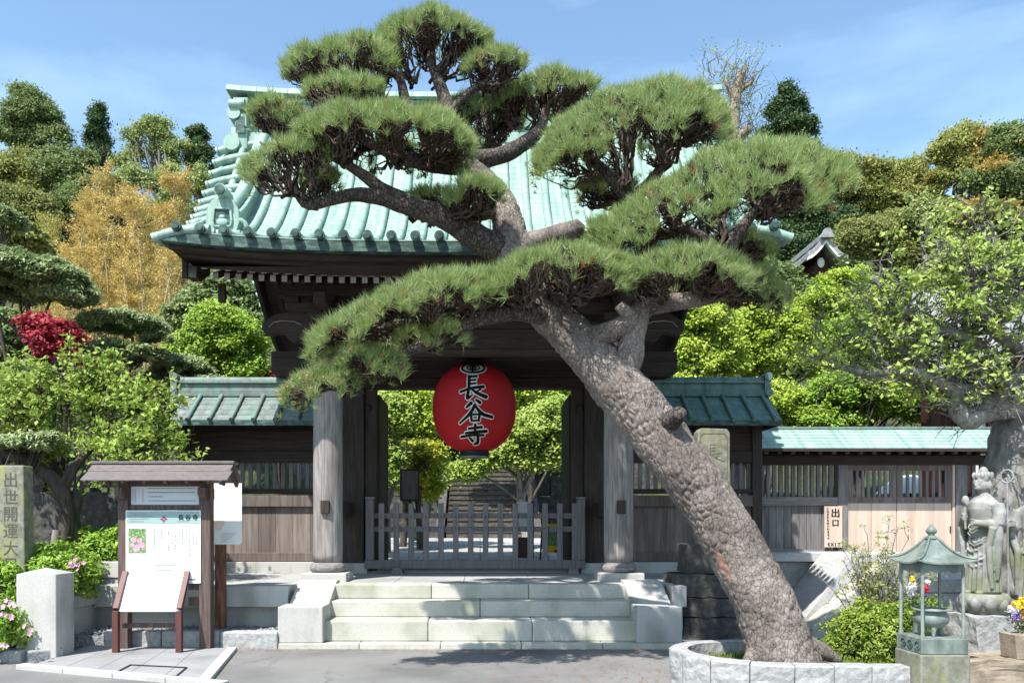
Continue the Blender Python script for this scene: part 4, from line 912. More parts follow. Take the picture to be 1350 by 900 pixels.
# slanted reading panel in front
LYb = 8.60; lp = FPX/LYb
def Lx(px): return (px-VX)/lp
lc = thing('reading_panel', 'slanted blank white panel on two red brown legs below the notice board', 'sign', (Lx(201), LYb, .03))
zt_, zb_ = CAM_H+(VY-757)*8.72/FPX, CAM_H+(VY-805)*8.50/FPX
b = MB(); xa, xb = Lx(162), Lx(241)
b.prism([(xa, 8.72, zt_), (xa, 8.735, zt_-.012), (xa, 8.515, zb_-.012), (xa, 8.50, zb_)], (xb-xa, 0, 0)); build(b, 'white_panel', m_board, lc, .002)
for px in (158.5, 241):
    b = MB(); x = Lx(px); b.box(x-.032, x+.032, 8.47, 8.53, .03, zb_+.004); l = build(b, 'leg', m_redleg, lc, .004)
    b = MB(); b.bar((x, 8.50, zb_+.02), (x, 8.74, zt_+.03), .062, .05); build(b, 'slanted_rail', m_redleg, l, .004)
b = MB(); b.bar((Lx(160), 8.62, .30), (Lx(240), 8.62, .30), .03, .05); build(b, 'stretcher', m_signwood, lc)
# white sheet notice on a round post
wy = 9.40; ws = FPX/wy
def Wx(px): return (px-VX)/ws
def Wz(py): return CAM_H+(VY-py)/ws
wn = thing('white_notice', 'plain white notice sheet on a rusty round post behind the roofed board', 'sign', (Wx(291), wy, .13))
b = MB(); b.tube([(Wx(291), wy, .10), (Wx(291), wy, Wz(716)), (Wx(291), wy, Wz(713))], [.066, .066, .05], 18); build(b, 'post', m_rustpost, wn)
b = MB(); xa, xb, za, zb = Wx(266), Wx(321), Wz(717), Wz(630); r = .035; P = []
for cx, cz, a0 in ((xb-r, zb-r, 0), (xa+r, zb-r, 90), (xa+r, za+r, 180), (xb-r, za+r, 270)):
    for a in range(0, 91, 18): P.append((cx+r*math.cos(R(a0+a)), wy-.075, cz+r*math.sin(R(a0+a))))
b.prism(P, (0, .015, 0)); wb = build(b, 'white_sheet', m_board, wn)
b = MB()
for k in range(5): b.box(Wx(294), Wx(314-3*k), wy-.0768, wy-.0755, Wz(703+2.5*k)-.003, Wz(703+2.5*k)+.003)
build(b, 'small_print', m_printp, wb)
b = MB(); b.add([(Wx(291)+.06*math.cos(a)*(1+.25*math.sin(3*a)), wy-.0766, Wz(691)+.075*math.sin(a)) for a in np.linspace(0, 6.2, 22)], [tuple(range(22))]); build(b, 'blush_print', m_blush, wb)
# ---------------------------------------------------------------- exit sign
ES = FPX/13.1
ex = thing('exit_sign', 'small wooden exit board with dark writing hung beside the pale doors', 'sign', (Xp(1097.5, 13.1), 13.08, 1.0))
b = MB(); b.box(Xp(1086, 13.1), Xp(1109.5, 13.1), 13.07, 13.095, Zp(721, 13.1), Zp(667, 13.1)); eb = build(b, 'board', m_pale, ex, .003)
b = MB(); yy = 13.066
write(b, '出', .155, (Xp(1100.3, 13.1), yy, Zp(675.5, 13.1)), bold=.004); write(b, '口', .125, (Xp(1100.3, 13.1), yy, Zp(689, 13.1)), bold=.004)
for k, ch in enumerate('こちらからは入れません'): write(b, ch, .043, (Xp(1090+.1*k, 13.1), yy, Zp(670+3.85*k, 13.1)), bold=.0008)
for k, ch in enumerate('EXIT'): write(b, ch, .072, (Xp(1091.5+4.5*k, 13.1), yy, Zp(717, 13.1)), bold=.002)
build(b, 'lettering', m_ink, eb)
# ---------------------------------------------------------------- stone stele on rough stones, right of the steps
sx = thing('stone_stele', 'narrow carved stone stele standing on dark rough blocks behind the pine', 'stone monument', (2.75, 9.9, 0))
def rockbox(mb, x0, x1, y0, y1, z0, z1, n=7, amp=.02, seed=0):
    P = []
    for ax, s in ((0, 0), (0, 1), (1, 0), (1, 1), (2, 0), (2, 1)):
        rows = []
        for i in range(n+1):
            row = []
            for j in range(n+1):
                u, v = i/n, j/n
                p = [u, v]; q = p[:ax]+[s]+p[ax:]
                w_ = Vector((x0+(x1-x0)*q[0], y0+(y1-y0)*q[1], z0+(z1-z0)*q[2])); c = Vector(((x0+x1)/2, (y0+y1)/2, (z0+z1)/2))
                nn = noise.noise_vector(w_*4+Vector((seed, 0, 0)))+.6*noise.noise_vector(w_*11+Vector((0, seed, 0))); w_ += nn*amp
                row.append(w_)
            rows.append(row)
        mb.grid(rows, False)
for k, (x0, x1, y0, y1, z0, z1) in enumerate(((2.46, 3.25, 9.62, 10.3, 0, .27), (2.36, 3.28, 9.60, 10.3, .28, .50), (2.37, 3.24, 9.62, 10.3, .51, .78), (2.54, 3.1, 9.75, 10.3, .79, 1.14))):
    b = MB(); rockbox(b, x0, x1, y0, y1, z0, z1, 8, .02, k*7); build(b, 'base_block', m_rock, sx, .01)
b = MB(); x0, x1 = (920-VX)*9.95/FPX, (962-VX)*9.95/FPX; zt = CAM_H+(VY-565)*9.95/FPX
b.prism([(x0, 9.95, 1.13), (x1, 9.95, 1.13), (x1+.005, 9.95, zt-.05), (x1-.03, 9.95, zt), (x0+.04, 9.95, zt+.01), (x0, 9.95, zt-.04)], (0, .2, 0)); slab = build(b, 'stele_slab', m_mossy, sx, .012)
b = MB(); s_ = .0013; xm = (x0+x1)/2
fnS = lambda z0: (lambda u, v, o: Vector((xm+(u-418)*s_, 9.95-o, z0-(v-350)*s_)))
strokes(b, [(p, [4]*len(p)) for p, _ in CHO], .002, 1, fnS(zt-.30)); strokes(b, [(p, [4]*len(p)) for p, _ in KOKU], .002, 1, fnS(zt-.33)); strokes(b, [(p, [4]*len(p)) for p, _ in TERA], .002, 1, fnS(zt-.36))
e_ = .03; fr = [(x0+e_+.04, zt-.06), (x1-e_-.04, zt-.06), (x1-e_, zt-.1), (x1-e_, 1.2), (x0+e_, 1.2), (x0+e_, zt-.1)]
for i in range(6): b.bar((fr[i][0], 9.949, fr[i][1]), (fr[(i+1) % 6][0], 9.949, fr[(i+1) % 6][1]), .005, .006)
build(b, 'carving', m_carve, slab)
# ---------------------------------------------------------------- left: inscribed stone, granite post, stone walls
sl_ = thing('inscribed_stone', 'tall mossy inscribed stone pillar among azaleas at the left edge', 'stone monument', (-5.35, 9.0, .5))
b = MB(); x0, x1 = -5.72, (31-VX)*8.85/FPX; zt = CAM_H+(VY-613)*8.85/FPX
b.prism([(x0, 8.85, .3), (x1+.02, 8.85, .3), (x1, 8.85, zt), (x0, 8.85, zt)], (0, .20, 0)); ib = build(b, 'stone_shaft', m_mossy, sl_, .015)
b = MB()
for k, ch in enumerate('出世開運大黒'): write(b, ch, .175, ((14-VX)*8.85/FPX, 8.848, CAM_H+(VY-(632+22.5*k))*8.85/FPX), bold=0)
build(b, 'carved_lettering', m_carve, ib)
gp = MB(); x0, x1 = (21-VX)*8.18/FPX, (74-VX)*8.18/FPX; zt = CAM_H+(VY-753)*8.18/FPX; rz = Matrix.Rotation(R(-2), 3, 'Z')
gp.box(x0, x1, 8.18, 8.55, -.05, zt-.03); c = Vector(((x0+x1)/2, 8.365, zt+.03)); rim = [Vector((x, y, zt-.03)) for x, y in ((x0, 8.18), (x1, 8.18), (x1, 8.55), (x0, 8.55))]
gp.f.pop(1); gp.m.pop(); gp.s.pop()
gp.add(rim+[c], [(0, 1, 4), (1, 2, 4), (2, 3, 4), (3, 0, 4)])
tag(build(gp, 'granite_post', m_granite, base=((x0+x1)/2, 8.36, 0), bev=.012), 'short square white granite post with a shallow pointed top', 'post')
wl = thing('garden_wall', 'low granite block wall with stepped cap beside the white post', 'wall', (-4.65, 9.4, 0))
b = MB(); Yc = [8.56, 9.02, 9.5, 9.93]
for k in range(3): b.box(-4.86, -4.62, Yc[k]+.004, Yc[k+1]-.004, .135, .44)
for k in range(2): b.box(-4.88, -4.60, (8.56, 9.25)[k]+.004, (9.25, 9.93)[k]-.004, -.03, .13)
build(b, 'wall_block', m_granite, wl, .008)
b = MB(); b.box(-4.89, -4.57, 8.56, 9.22, .445, .60); b.box(-4.89, -4.57, 9.228, 9.93, .445, .60); build(b, 'cap_stone', m_granite, wl, .01)
b = MB(); b.box(-4.9, -4.0, 9.94, 10.2, .0, .44); b.box(-4.9, -4.0, 9.94, 10.2, .445, .72); b.box(-4.93, -4.0, 9.92, 10.22, .725, .93); build(b, 'raised_block', m_granite, wl, .01)
irregular_kerb([(-7.4, 8.05, 0), (-4.95, 8.16, 0), (-4.62, 8.10, 0), (-4.37, 8.32, 0)], .16, .12, [3, 1, 1], 'kerb', m_rough)
b = MB(); b.grid([[(x, y, (.10 if y < 8.7 else .55)+.04*noise.noise((x*3, y*3, 0))) for x in np.linspace(-9, -4.9, 20)] for y in (8.12, 8.4, 8.65, 8.75, 9.2, 9.7, 10.2, 11, 13.8)])
setting(build(b, 'flower_bed', m_soil))
# dark boundary wall and iron bar fence behind
wb_ = MB(); wb_.box(-9.5, -4.6, 11.3, 11.5, .3, 1.85); tag(build(wb_, 'boundary_wall', m_rock, base=(-7, 11.4, .3), bev=.01), 'dark low boundary wall in the shade beneath the bar fence', 'wall')
fe = thing('iron_fence', 'black iron bar fence half hidden by the leafy bush at left', 'fence', (-7, 11.4, 1.85))
b = MB(); b.box(-9.5, -4.7, 11.38, 11.42, 1.92, 1.96); b.box(-9.5, -4.7, 11.38, 11.42, 2.72, 2.76); build(b, 'rail', m_iron, fe)
bm_ = MB(); bm_.box(-.013, .013, -.013, .013, 0, 1.02); bme = mesh_of(bm_, 'bar', m_iron)
for i in range(40): put(bme, 'bar', fe, (-9.4+.12*i, 11.4, 1.852), fe.location)
b = MB(); b.box(-6.35, -6.21, 11.33, 11.47, 1.852, 3.0); build(b, 'fence_post', m_iron, fe, .01)
gpst = thing('timber_gateposts', 'pair of grey timber posts with a bar beside the left wing wall', 'gate post', (-4.75, 12.0, .5))
for x in (-4.78, -4.57):
    b = MB(); b.box(x-.055, x+.055, 11.9, 12.02, .5, 2.72); build(b, 'post', m_greyw_v, gpst, .006)
b = MB(); b.box(-4.92, -4.5, 11.88, 12.04, 2.725, 2.80); build(b, 'bar', m_dark_h, gpst)
pp = MB(); pp.tube([(-5.30, 9.75, .5), (-5.235, 9.85, 1.32)], [.055, .05], 12); tag(build(pp, 'support_pole', m_pillar, base=(-5.3, 9.75, .5)), 'pale wooden prop pole under the dark bent trunk', 'pole')
# ---------------------------------------------------------------- planter round the pine
pl = thing('stone_planter', 'curved rough white granite planter ring at the foot of the pine', 'planter', (2.7, 6.9, 0))
ring, _ = spline([(2.75, 7.50), (2.35, 7.50), (1.98, 7.38), (1.77, 7.08), (1.80, 6.72), (2.02, 6.42), (2.4, 6.27), (2.9, 6.23), (3.32, 6.22)], [0]*9, .02)
d = np.cumsum([0]+[np.linalg.norm(np.array(ring[i+1])-np.array(ring[i])) for i in range(len(ring)-1)])
ring = np.array(ring); nb_ = 11
for k in range(nb_):
    i0 = np.searchsorted(d, d[-1]*k/nb_); i1 = min(len(ring)-1, np.searchsorted(d, d[-1]*(k+1)/nb_)); seg = ring[i0:i1+1]
    T = unit(np.gradient(seg, axis=0)); Nn = np.stack([-T[:, 1], T[:, 0]], -1)
    seg = seg.copy(); seg[0] += T[0]*.003; seg[-1] -= T[-1]*.003
    o_, i_ = seg-Nn*.085, seg+Nn*.07
    b = MB(); P = [(p[0], p[1]) for p in o_[::3]]+[(o_[-1][0], o_[-1][1])]; Q = [(p[0], p[1]) for p in i_[::3]]+[(i_[-1][0], i_[-1][1])]
    zt = .30+random.uniform(-.004, .004)
    # rough outer face, smooth top and inner face
    rows = []
    for z in np.linspace(-.03, zt-.012, 9):
        row = []
        for q, p in enumerate(P):
            nrm = Vector((p[0]-Q[q][0], p[1]-Q[q][1], 0)).normalized(); a = .012*(noise.noise((p[0]*9, p[1]*9, z*9))+.7*noise.noise((p[0]*23, p[1]*23, z*23)))
            if q in (0, len(P)-1): a = -.004
            row.append((p[0]+nrm.x*a, p[1]+nrm.y*a, z))
        rows.append(row)
    rows.append([(p[0]+(q_[0]-p[0])*.06, p[1]+(q_[1]-p[1])*.06, zt) for p, q_ in zip(P, Q)])
    rows.append([(p[0], p[1], zt) for p in Q]); rows.append([(p[0], p[1], -.03) for p in Q])
    b.grid(rows, False)
    b.add([rows[r][0] for r in range(len(rows))], [tuple(range(len(rows)))]); b.add([rows[r][-1] for r in range(len(rows))], [tuple(range(len(rows)))])
    build(b, 'curb_block', m_rough, pl)
b = MB(); b.grid([[(x, y, .18+.03*noise.noise((x*3, y*3, 1))) for x in np.linspace(1.83, 5.2, 30)] for y in np.linspace(6.3, 9.3, 24)])
# keep the soil inside the ring
keep = []
from mathutils.geometry import intersect_point_tri_2d
poly = [(p[0], p[1]) for p in ring[::4]]+[(5.2, 6.22), (5.2, 7.5)]
def inside(x, y, P=poly):
    c = False
    for i in range(len(P)):
        x1, y1 = P[i]; x2, y2 = P[i-1]
        if (y1 > y) != (y2 > y) and x < (x2-x1)*(y-y1)/(y2-y1)+x1: c = not c
    return c
b2 = MB(); b2.add([(p[0], p[1], .18) for p in ring[::3]]+[(5.2, 6.22, .18), (5.2, 7.5, .18)], [tuple(range(len(ring[::3])+2))]); setting(build(b2, 'planter_soil', m_soil))
pts = []
while len(pts) < 5200:
    x, y = random.uniform(1.8, 4.6), random.uniform(6.25, 7.5)
    if inside(x, y) and noise.noise((x*2.2, y*2.2, 5)) > -.28 and (x-2.62)**2+(y-6.85)**2 > .06: pts.append((x, y, .175))
c = np.array(pts); n = len(c); a = rng.uniform(0, 6.28, n); h = rng.uniform(.03, .075, n); le = rng.normal(0, .02, (n, 2))
dx = np.stack([np.cos(a), np.sin(a), 0*a], -1)*.004
V = np.stack([c-dx, c+dx, c+np.stack([le[:, 0], le[:, 1], h], -1)], 1)
setting(raw('grass', V, 3, m_grass), 'stuff')
# ---------------------------------------------------------------- concrete exit stair beside the planter
xs_ = thing('exit_stair', 'concrete side stair with sloping cheek walls leading up to the exit', 'stairs', (5, 11, 0))
b = MB(); b.box(4.15, 6.2, 12.55, 12.95, .1, .80); b.box(4.1, 6.2, 12.40, 12.99, .81, .95); build(b, 'landing_wall', m_concrete, xs_, .01)
b = MB(); Y0, Y1 = 11.35, 12.38
pA, pB = U(1098, 728, 12.0), U(1038, 806, 12.0)
b.prism([(pA.x, Y0, pA.z), (pB.x, Y0, pB.z), (pB.x, Y0, -.05), (9, Y0, -.05), (9, Y0, pA.z)], (0, Y1-Y0, 0)); build(b, 'cheek_wall', m_concrete, xs_, .012)
b = MB(); Y0, Y1 = 9.75, 10.1
pA, pB = U(1175, 730, 9.9), U(1064, 826, 9.9)
b.prism([(pA.x, Y0, pA.z), (pB.x, Y0, pB.z), (pB.x, Y0, -.05), (6.5, Y0, -.05), (6.5, Y0, pA.z)], (0, Y1-Y0, 0)); build(b, 'cheek_wall', m_step, xs_, .012)
for k in range(5):
    b = MB(); x = 5.0+.2*k; b.box(x, 9, 10.105, 11.345, .15*k, .15*(k+1)-.003); build(b, 'step', m_concrete, xs_, .008)
rw = MB(); rw.box(5.0, 9.5, 9.0, 9.3, -.05, .62); rw.box(5.0, 9.5, 8.98, 9.32, .625, .78)
tag(build(rw, 'retaining_wall', m_concrete, base=(6, 9.1, 0), bev=.01), 'grey stone retaining wall behind the bronze incense pavilion', 'wall')
# ---------------------------------------------------------------- bronze incense pavilion
px0 = 3.33; py0 = 6.02; sd = .38
ip = thing('incense_pavilion', 'small green bronze pavilion over an incense burner on a stone block', 'incense pavilion', (px0+sd/2, py0+sd/2, 0))
b = MB(); b.box(px0, px0+sd, py0, py0+sd, -.03, .41); build(b, 'stone_block', m_mossy, ip, .012)
b = MB(); b.box(px0+.01, px0+sd-.015, py0+.005, py0+sd-.01, .411, .53); bb = build(b, 'bronze_plinth', m_bronze, ip, .006)
b = MB()
for k in range(3):
    y = py0+.06+.10*k; b.tube([(px0+.008, y+.035*math.cos(a), .47+.03*math.sin(a)) for a in np.linspace(0, 6.0, 12)], .006, 5); b.ell((px0+.01, y, .47), (.008, .016, .014))
build(b, 'relief', m_copperd, bb)
cx, cy = px0+sd/2-.003, py0+sd/2-.002; hw = .155
for i, (sxx, syy) in enumerate(((-1, -1), (1, -1), (1, 1), (-1, 1))):
    b = MB(); x, y = cx+sxx*hw, cy+syy*hw; b.tube([(x, y, .53), (x, y, .55), (x, y, .56), (x, y, 1.07)], [.02, .018, .0125, .0125], 12); build(b, 'post', m_bronze, ip)
b = MB()
for (xa, ya, xb, yb) in ((-1, -1, 1, -1), (1, -1, 1, 1), (1, 1, -1, 1), (-1, 1, -1, -1)):
    p, q = Vector((cx+xa*hw, cy+ya*hw, 0)), Vector((cx+xb*hw, cy+yb*hw, 0)); dv = (q-p); nv = Vector((dv.y, -dv.x, 0)).normalized()*.006; P = []
    for k in range(17):
        u = k/16; P.append(p.lerp(q, u)+Vector((0, 0, 1.075-.028-.022*abs(math.cos(u*math.pi*2.5))**.6)))
    b.prism([p+Vector((0, 0, 1.11)), q+Vector((0, 0, 1.11))][::1]+P[::-1], nv)
build(b, 'frieze', m_bronze, ip)
# curved four-sided roof
b = MB(); he = .222; rows = []
for k in range(11):
    u = k/10; hw_ = he*(1-u)+.028*u; hw_ = .028+(he-.028)*(1-u)**1.0
    z = 1.105+.185*(u**1.75); row = []
    for side in range(4):
        for q in range(8):
            v = -1+2*q/8; x, y = v*hw_, -hw_
            a = side*math.pi/2; up = .03*(abs(v)**3)*(1-u)**2
            row.append((cx+x*math.cos(a)-y*math.sin(a), cy+x*math.sin(a)+y*math.cos(a), z+up))
    row.append(row[0]); rows.append(row)
b.grid(rows); b.grid([[(p[0], p[1], p[2]-.012) for p in rows[0]], rows[0]], False); rr = [[(cx+(p[0]-cx)*.5, cy+(p[1]-cy)*.5, 1.10) for p in rows[0]], [(p[0], p[1], p[2]-.012) for p in rows[0]]]; b.grid(rr, False)
for side in range(4):
    a = side*math.pi/2+math.pi/4; b.tube([(cx+math.cos(a)*(.028+(he-.028)*(1-u))*1.414, cy+math.sin(a)*(.028+(he-.028)*(1-u))*1.414, 1.112+.185*u**1.75+.03*(1-u)**2) for u in np.linspace(0, 1, 11)], [.010]*11, 6)
rf = build(b, 'roof', m_bronze, ip)
b = MB(); b.lathe([(.04, 1.275), (.045, 1.29), (.03, 1.305), (.02, 1.315), (.036, 1.33), (.04, 1.345), (.030, 1.365), (.012, 1.382), (.014, 1.39), (.001, 1.402)], (cx, cy, 0), 20); build(b, 'finial', m_bronze, rf)
b = MB(); b.lathe([(.03, .585), (.085, .60), (.118, .635), (.125, .67), (.115, .70), (.105, .712), (.108, .722), (.14, .728), (.142, .738), (.12, .742), (.10, .735), (.09, .70)], (cx, cy, 0), 30); cd_ = build(b, 'incense_burner', m_bronze, ip)
for k in range(3):
    a = -1.9+k*2.094; b = MB(); b.tube([(cx+.075*math.cos(a), cy+.075*math.sin(a), .61), (cx+.085*math.cos(a), cy+.085*math.sin(a), .57), (cx+.082*math.cos(a), cy+.082*math.sin(a), .532)], [.022, .017, .012], 10); build(b, 'foot', m_bronze, cd_)
b = MB(); rng2 = random.Random(1); b.lathe([(.10, .733), (.0001, .738)], (cx, cy, 0), 20); build(b, 'ash', m_kerb, cd_)
# ---------------------------------------------------------------- ledge rock, statues, flowers
b = MB(); rockbox(b, 3.76, 6.2, 6.15, 7.7, -.1, .33, 14, .03, 3); 
tag(build(b, 'ledge_rock', m_brownstone, base=(4.6, 6.8, 0)), 'brown flat ledge of rock under the statues', 'rock')
def lotus(mb, c, r, z0, z1):
    mb.lathe([(r*.62, z0), (r*.70, z0+.02), (r*.66, z0+.04), (r*.92, z0+(z1-z0)*.45), (r, z0+(z1-z0)*.75), (r*.9, z1-.01), (r*.85, z1)], c, 36)
    for k in range(10):
        a = k*2*math.pi/10; ca, sa = math.cos(a), math.sin(a)
        mb.ell((c[0]+ca*r*.80, c[1]+sa*r*.80, z0+(z1-z0)*.56), (.052, .052, (z1-z0)*.34), 12, 8)
def remesh(o, vox, sm=2):
    m = o.modifiers.new('remesh', 'REMESH'); m.mode = 'VOXEL'; m.voxel_size = vox; m.use_smooth_shade = True
    s = o.modifiers.new('smooth', 'SMOOTH'); s.iterations = sm; s.factor = .4
def kannon(X, Y, z0, Hh, rotz, staff=False):
    """standing robed figure, about Hh tall, facing -y before turning by rotz; returns one mesh"""
    b = MB(); k = Hh/1.1
    def e(c, r): b.ell(tuple(v*k for v in c), tuple(v*k for v in r), 18, 12)
    def tb(p, r, n=12): b.tube([tuple(v*k for v in q) for q in p], [v*k for v in r], n)
    b.lathe([(.135*k, 0), (.150*k, .02*k), (.142*k, .1*k), (.132*k, .28*k), (.128*k, .42*k), (.118*k, .52*k), (.112*k, .58*k), (.122*k, .66*k), (.135*k, .74*k), (.125*k, .80*k), (.075*k, .85*k), (.045*k, .88*k)], (0, 0, 0), 40, sq=.78)
    # folds of the skirt
    for i in range(13):
        a = -math.pi/2+(i-6)*.3; w = .012
        tb([(math.cos(a)*.147, math.sin(a)*.115, .015), (math.cos(a+.05)*.138, math.sin(a+.05)*.108, .25), (math.cos(a*.97-.04)*.125, math.sin(a)*.098, .5)], [.016, .012, .006], 8)
    for i in range(8):                          # looped drapery across the front
        z = .24+.045*i+.01*math.sin(i*2.1); wdt = .112-.003*i; sg = .02*math.sin(i*1.7)
        tb([(-wdt, -.058, z+.06), (-wdt*.5+sg, -.104, z+.012), (sg, -.114, z-.014), (wdt*.5+sg, -.104, z+.008), (wdt, -.058, z+.055)], [.004, .008, .009+.003*math.sin(i*3), .008, .004], 8)
    # shoulders, neck, head, crown
    e((0, .0, .775), (.155, .085, .055)); tb([(0, 0, .82), (0, -.008, .90)], [.045, .04])
    e((0, -.012, .955), (.064, .070, .085)); e((0, -.062, .925), (.035, .025, .03))
    e((0, -.083, .948), (.012, .016, .014)); tb([(0, -.078, .985), (0, -.09, .952)], [.007, .010], 8)
    for s in (-1, 1):
        e((s*.067, .0, .945), (.012, .02, .042)); e((s*.024, -.073, .968), (.014, .008, .006)); tb([(s*.008, -.078, .985), (s*.026, -.076, .988), (s*.046, -.062, .982)], [.004, .005, .004], 6)
    tb([(-.012, -.086, .918), (0, -.089, .920), (.012, -.086, .918)], [.005, .006, .005], 8)
    if not staff:
        b.lathe([(.070*k, 0), (.074*k, .02*k), (.068*k, .03*k)], (0, -.005*k, .99*k), 30)
        for i in range(9):
            a = i*2*math.pi/9-math.pi/2; e((math.cos(a)*.066, -.005+math.sin(a)*.066, 1.035), (.020, .020, .032))
        e((0, 0, 1.06), (.04, .04, .055)); e((0, 0, 1.02), (.06, .06, .06))
    else: e((0, .004, .985), (.066, .070, .066))
    for s in (-1, 1):                           # sleeves hang wide, ending near the feet
        fx = -.04 if s < 0 else .02
        el = (s*.165, -.03, .60); hd = (s*.06, -.155, .665 if s < 0 else .62)
        if staff and s < 0: hd = (-.17, -.15, .66); el = (-.18, -.02, .60)
        tb([(s*.135, 0, .775), (s*.165, -.005, .69), el], [.055, .056, .052]); tb([el, tuple((el[q]+hd[q])/2 for q in range(3)), hd], [.050, .038, .027])
        tb([el, (s*.175, -.03, .48), (s*.165, -.03, .30), (s*.155, -.02, .12)], [.04, .035, .03, .014], 12)
        tb([(el[0], el[1]-.05, .58), (s*.13, -.085, .42), (s*.135, -.075, .2), (s*.14, -.06, .05)], [.03, .028, .024, .016], 10)
        e(hd, (.024, .026, .030))
        for f in range(4):                      # fingers folded round the stem
            zz = hd[2]+.024-.015*f; tb([(hd[0]-s*.004, hd[1]-.018, zz), (hd[0]-s*.022, hd[1]-.028, zz+.002), (hd[0]-s*.032, hd[1]-.016, zz), (hd[0]-s*.028, hd[1]-.002, zz-.002)], [.0075, .0075, .007, .0055], 6)
        tb([(hd[0]+s*.008, hd[1]-.012, hd[2]+.018), (hd[0]-s*.006, hd[1]-.03, hd[2]+.032), (hd[0]-s*.018, hd[1]-.03, hd[2]+.036)], [.009, .008, .006], 6)
    if not staff:
        tb([(-.03, -.165, .56), (-.035, -.17, .72), (-.03, -.168, .79)], [.011, .011, .011], 8); e((-.03, -.168, .815), (.03, .03, .045)); e((-.05, -.165, .80), (.014, .02, .04)); e((-.01, -.168, .80), (.014, .02, .04))
        e((-.055, -.07, .008), (.04, .075, .022)); e((.055, -.07, .008), (.04, .075, .022))
    else:
        b.tube([(-.185*k, -.17*k, .02*k), (-.195*k, -.175*k, 1.02*k)], .011*k, 8)
        b.tube([(-.195*k+.045*k*math.cos(a), -.175*k, 1.065*k+.055*k*math.sin(a)) for a in np.linspace(-1.57, 4.71, 22)], .0095*k, 8)
        for s in (-1, 1): b.tube([(-.195*k+s*.05*k+.018*k*math.cos(a), -.175*k, 1.03*k+.022*k*math.sin(a)) for a in np.linspace(0, 6.28, 12)], .0065*k, 6)
        e((-.055, -.07, .008), (.04, .075, .022)); e((.055, -.07, .008), (.04, .075, .022))
    m = Matrix.Translation((X, Y, z0)) @ Matrix.Rotation(rotz, 4, 'Z')
    b.v = [tuple(m @ Vector(v)) for v in b.v]
    return b
ks = thing('stone_statue', 'grey stone robed statue with crown holding a lotus bud on a lotus base', 'statue', (4.37, 6.9, .33))
o = build(kannon(4.36, 6.9, .80, 1.08, R(-74)), 'figure', m_statue, ks); remesh(o, .0065)
b = MB(); lotus(b, (4.37, 6.9, 0), .20, .615, .80); build(b, 'lotus_pedestal', m_statue, ks)
b = MB(); rockbox(b, 4.15, 4.64, 6.66, 7.12, .30, .62, 8, .018, 9); build(b, 'base_stone', m_rough, ks)
k2 = thing('stone_statue', 'grey stone monk statue with ringed staff cut by the right edge', 'statue', (4.88, 6.95, .33))
o = build(kannon(4.88, 6.97, .72, 1.13, R(-42), True), 'figure', m_statue, k2); remesh(o, .0075)
b = MB(); rockbox(b, 4.72, 5.1, 6.75, 7.15, .30, .72, 7, .018, 19); build(b, 'base_stone', m_rough, k2)
def bouquet(name, label, base, vase, spots, lmat, seed):
    rg = random.Random(seed); t = thing(name, label, 'flowers', base)
    b = MB(); vase(b); build(b, 'vase', m_brownstone if seed == 2 else m_bronze, t, .006 if seed == 2 else 0)
    st = MB(); bx_, by_, bz_ = base
    zv = spots[0][5]
    for (dx, dy, dz, r, m, _) in spots:
        st.tube([(bx_, by_, zv), (bx_+dx*.6, by_+dy*.6, zv+dz*.55), (bx_+dx, by_+dy, zv+dz)], .004, 5)
        n = 70; dr = unit(rng.normal(size=(n, 3))); p = np.array([bx_+dx, by_+dy, zv+dz])+dr*r*rng.uniform(.35, 1, (n, 1)); nn = unit(dr+rng.normal(0, .4, (n, 3)))
        raw('bloom', leaf_quads(p, nn, rng.uniform(.5, .8, n)*r*.95, .75), 4, m, t)
    build(st, 'stems', m_everg, t)
    n = 130; p = np.array([bx_, by_, zv+.09])+rng.normal(0, 1, (n, 3))*np.array([.055, .05, .05]); raw('foliage', leaf_quads(p, unit(rng.normal(size=(n, 3))), rng.uniform(.03, .055, n), .4), 4, lmat, t)
def leaf_quads(p, nrm, Ln, wr):
    ref = rng.normal(size=p.shape); t = unit(np.cross(nrm, ref)); s = np.cross(nrm, t); Ln = np.asarray(Ln)[:, None]; Wd = Ln*wr
    return np.stack([p-t*Ln/2, p+s*Wd/2-t*Ln*.05, p+t*Ln/2, p-s*Wd/2-t*Ln*.05], 1).reshape(-1, 3)
def vase2(b):
    b.prism([(4.21, 6.24, .335), (4.43, 6.24, .335), (4.45, 6.24, .53), (4.19, 6.24, .53)], (0, .2, 0))
bouquet('flower_vase', 'square stone vase of yellow, red and violet flowers at the right edge', (4.32, 6.34, .335), vase2,
        [(-.06, -.03, .24, .045, m_pety, .52), (.0, -.04, .15, .05, m_pety, .52), (.05, -.03, .10, .035, m_pety, .52), (.03, 0, .20, .04, m_petr, .52), (-.09, -.02, .20, .045, m_petw, .52), (-.07, -.03, .14, .045, m_petv, .52), (.02, -.05, .03, .04, m_petv, .52), (.08, -.03, .17, .04, m_pety, .52), (.07, -.04, .03, .04, m_petv, .52), (-.02, -.02, .27, .035, m_pety, .52)], m_everg, 2)
def vase1(b): b.lathe([(.04, .36), (.055, .45), (.04, .56), (.05, .60)], (3.77, 6.85, 0), 16)
bouquet('flower_vase', 'slim bronze vase of white and red flowers seen between the pavilion posts', (3.77, 6.85, .36), vase1,
        [(-.075, -.03, .26, .045, m_petw, .60), (-.06, 0, .20, .045, m_petw, .60), (.03, -.04, .25, .042, m_petr, .60), (.04, -.03, .19, .028, m_petv, .60), (-.05, 0, .32, .03, m_pety, .60), (.08, 0, .30, .03, m_petw, .60), (.03, -.02, .12, .03, m_petv, .60)], m_dark, 1)
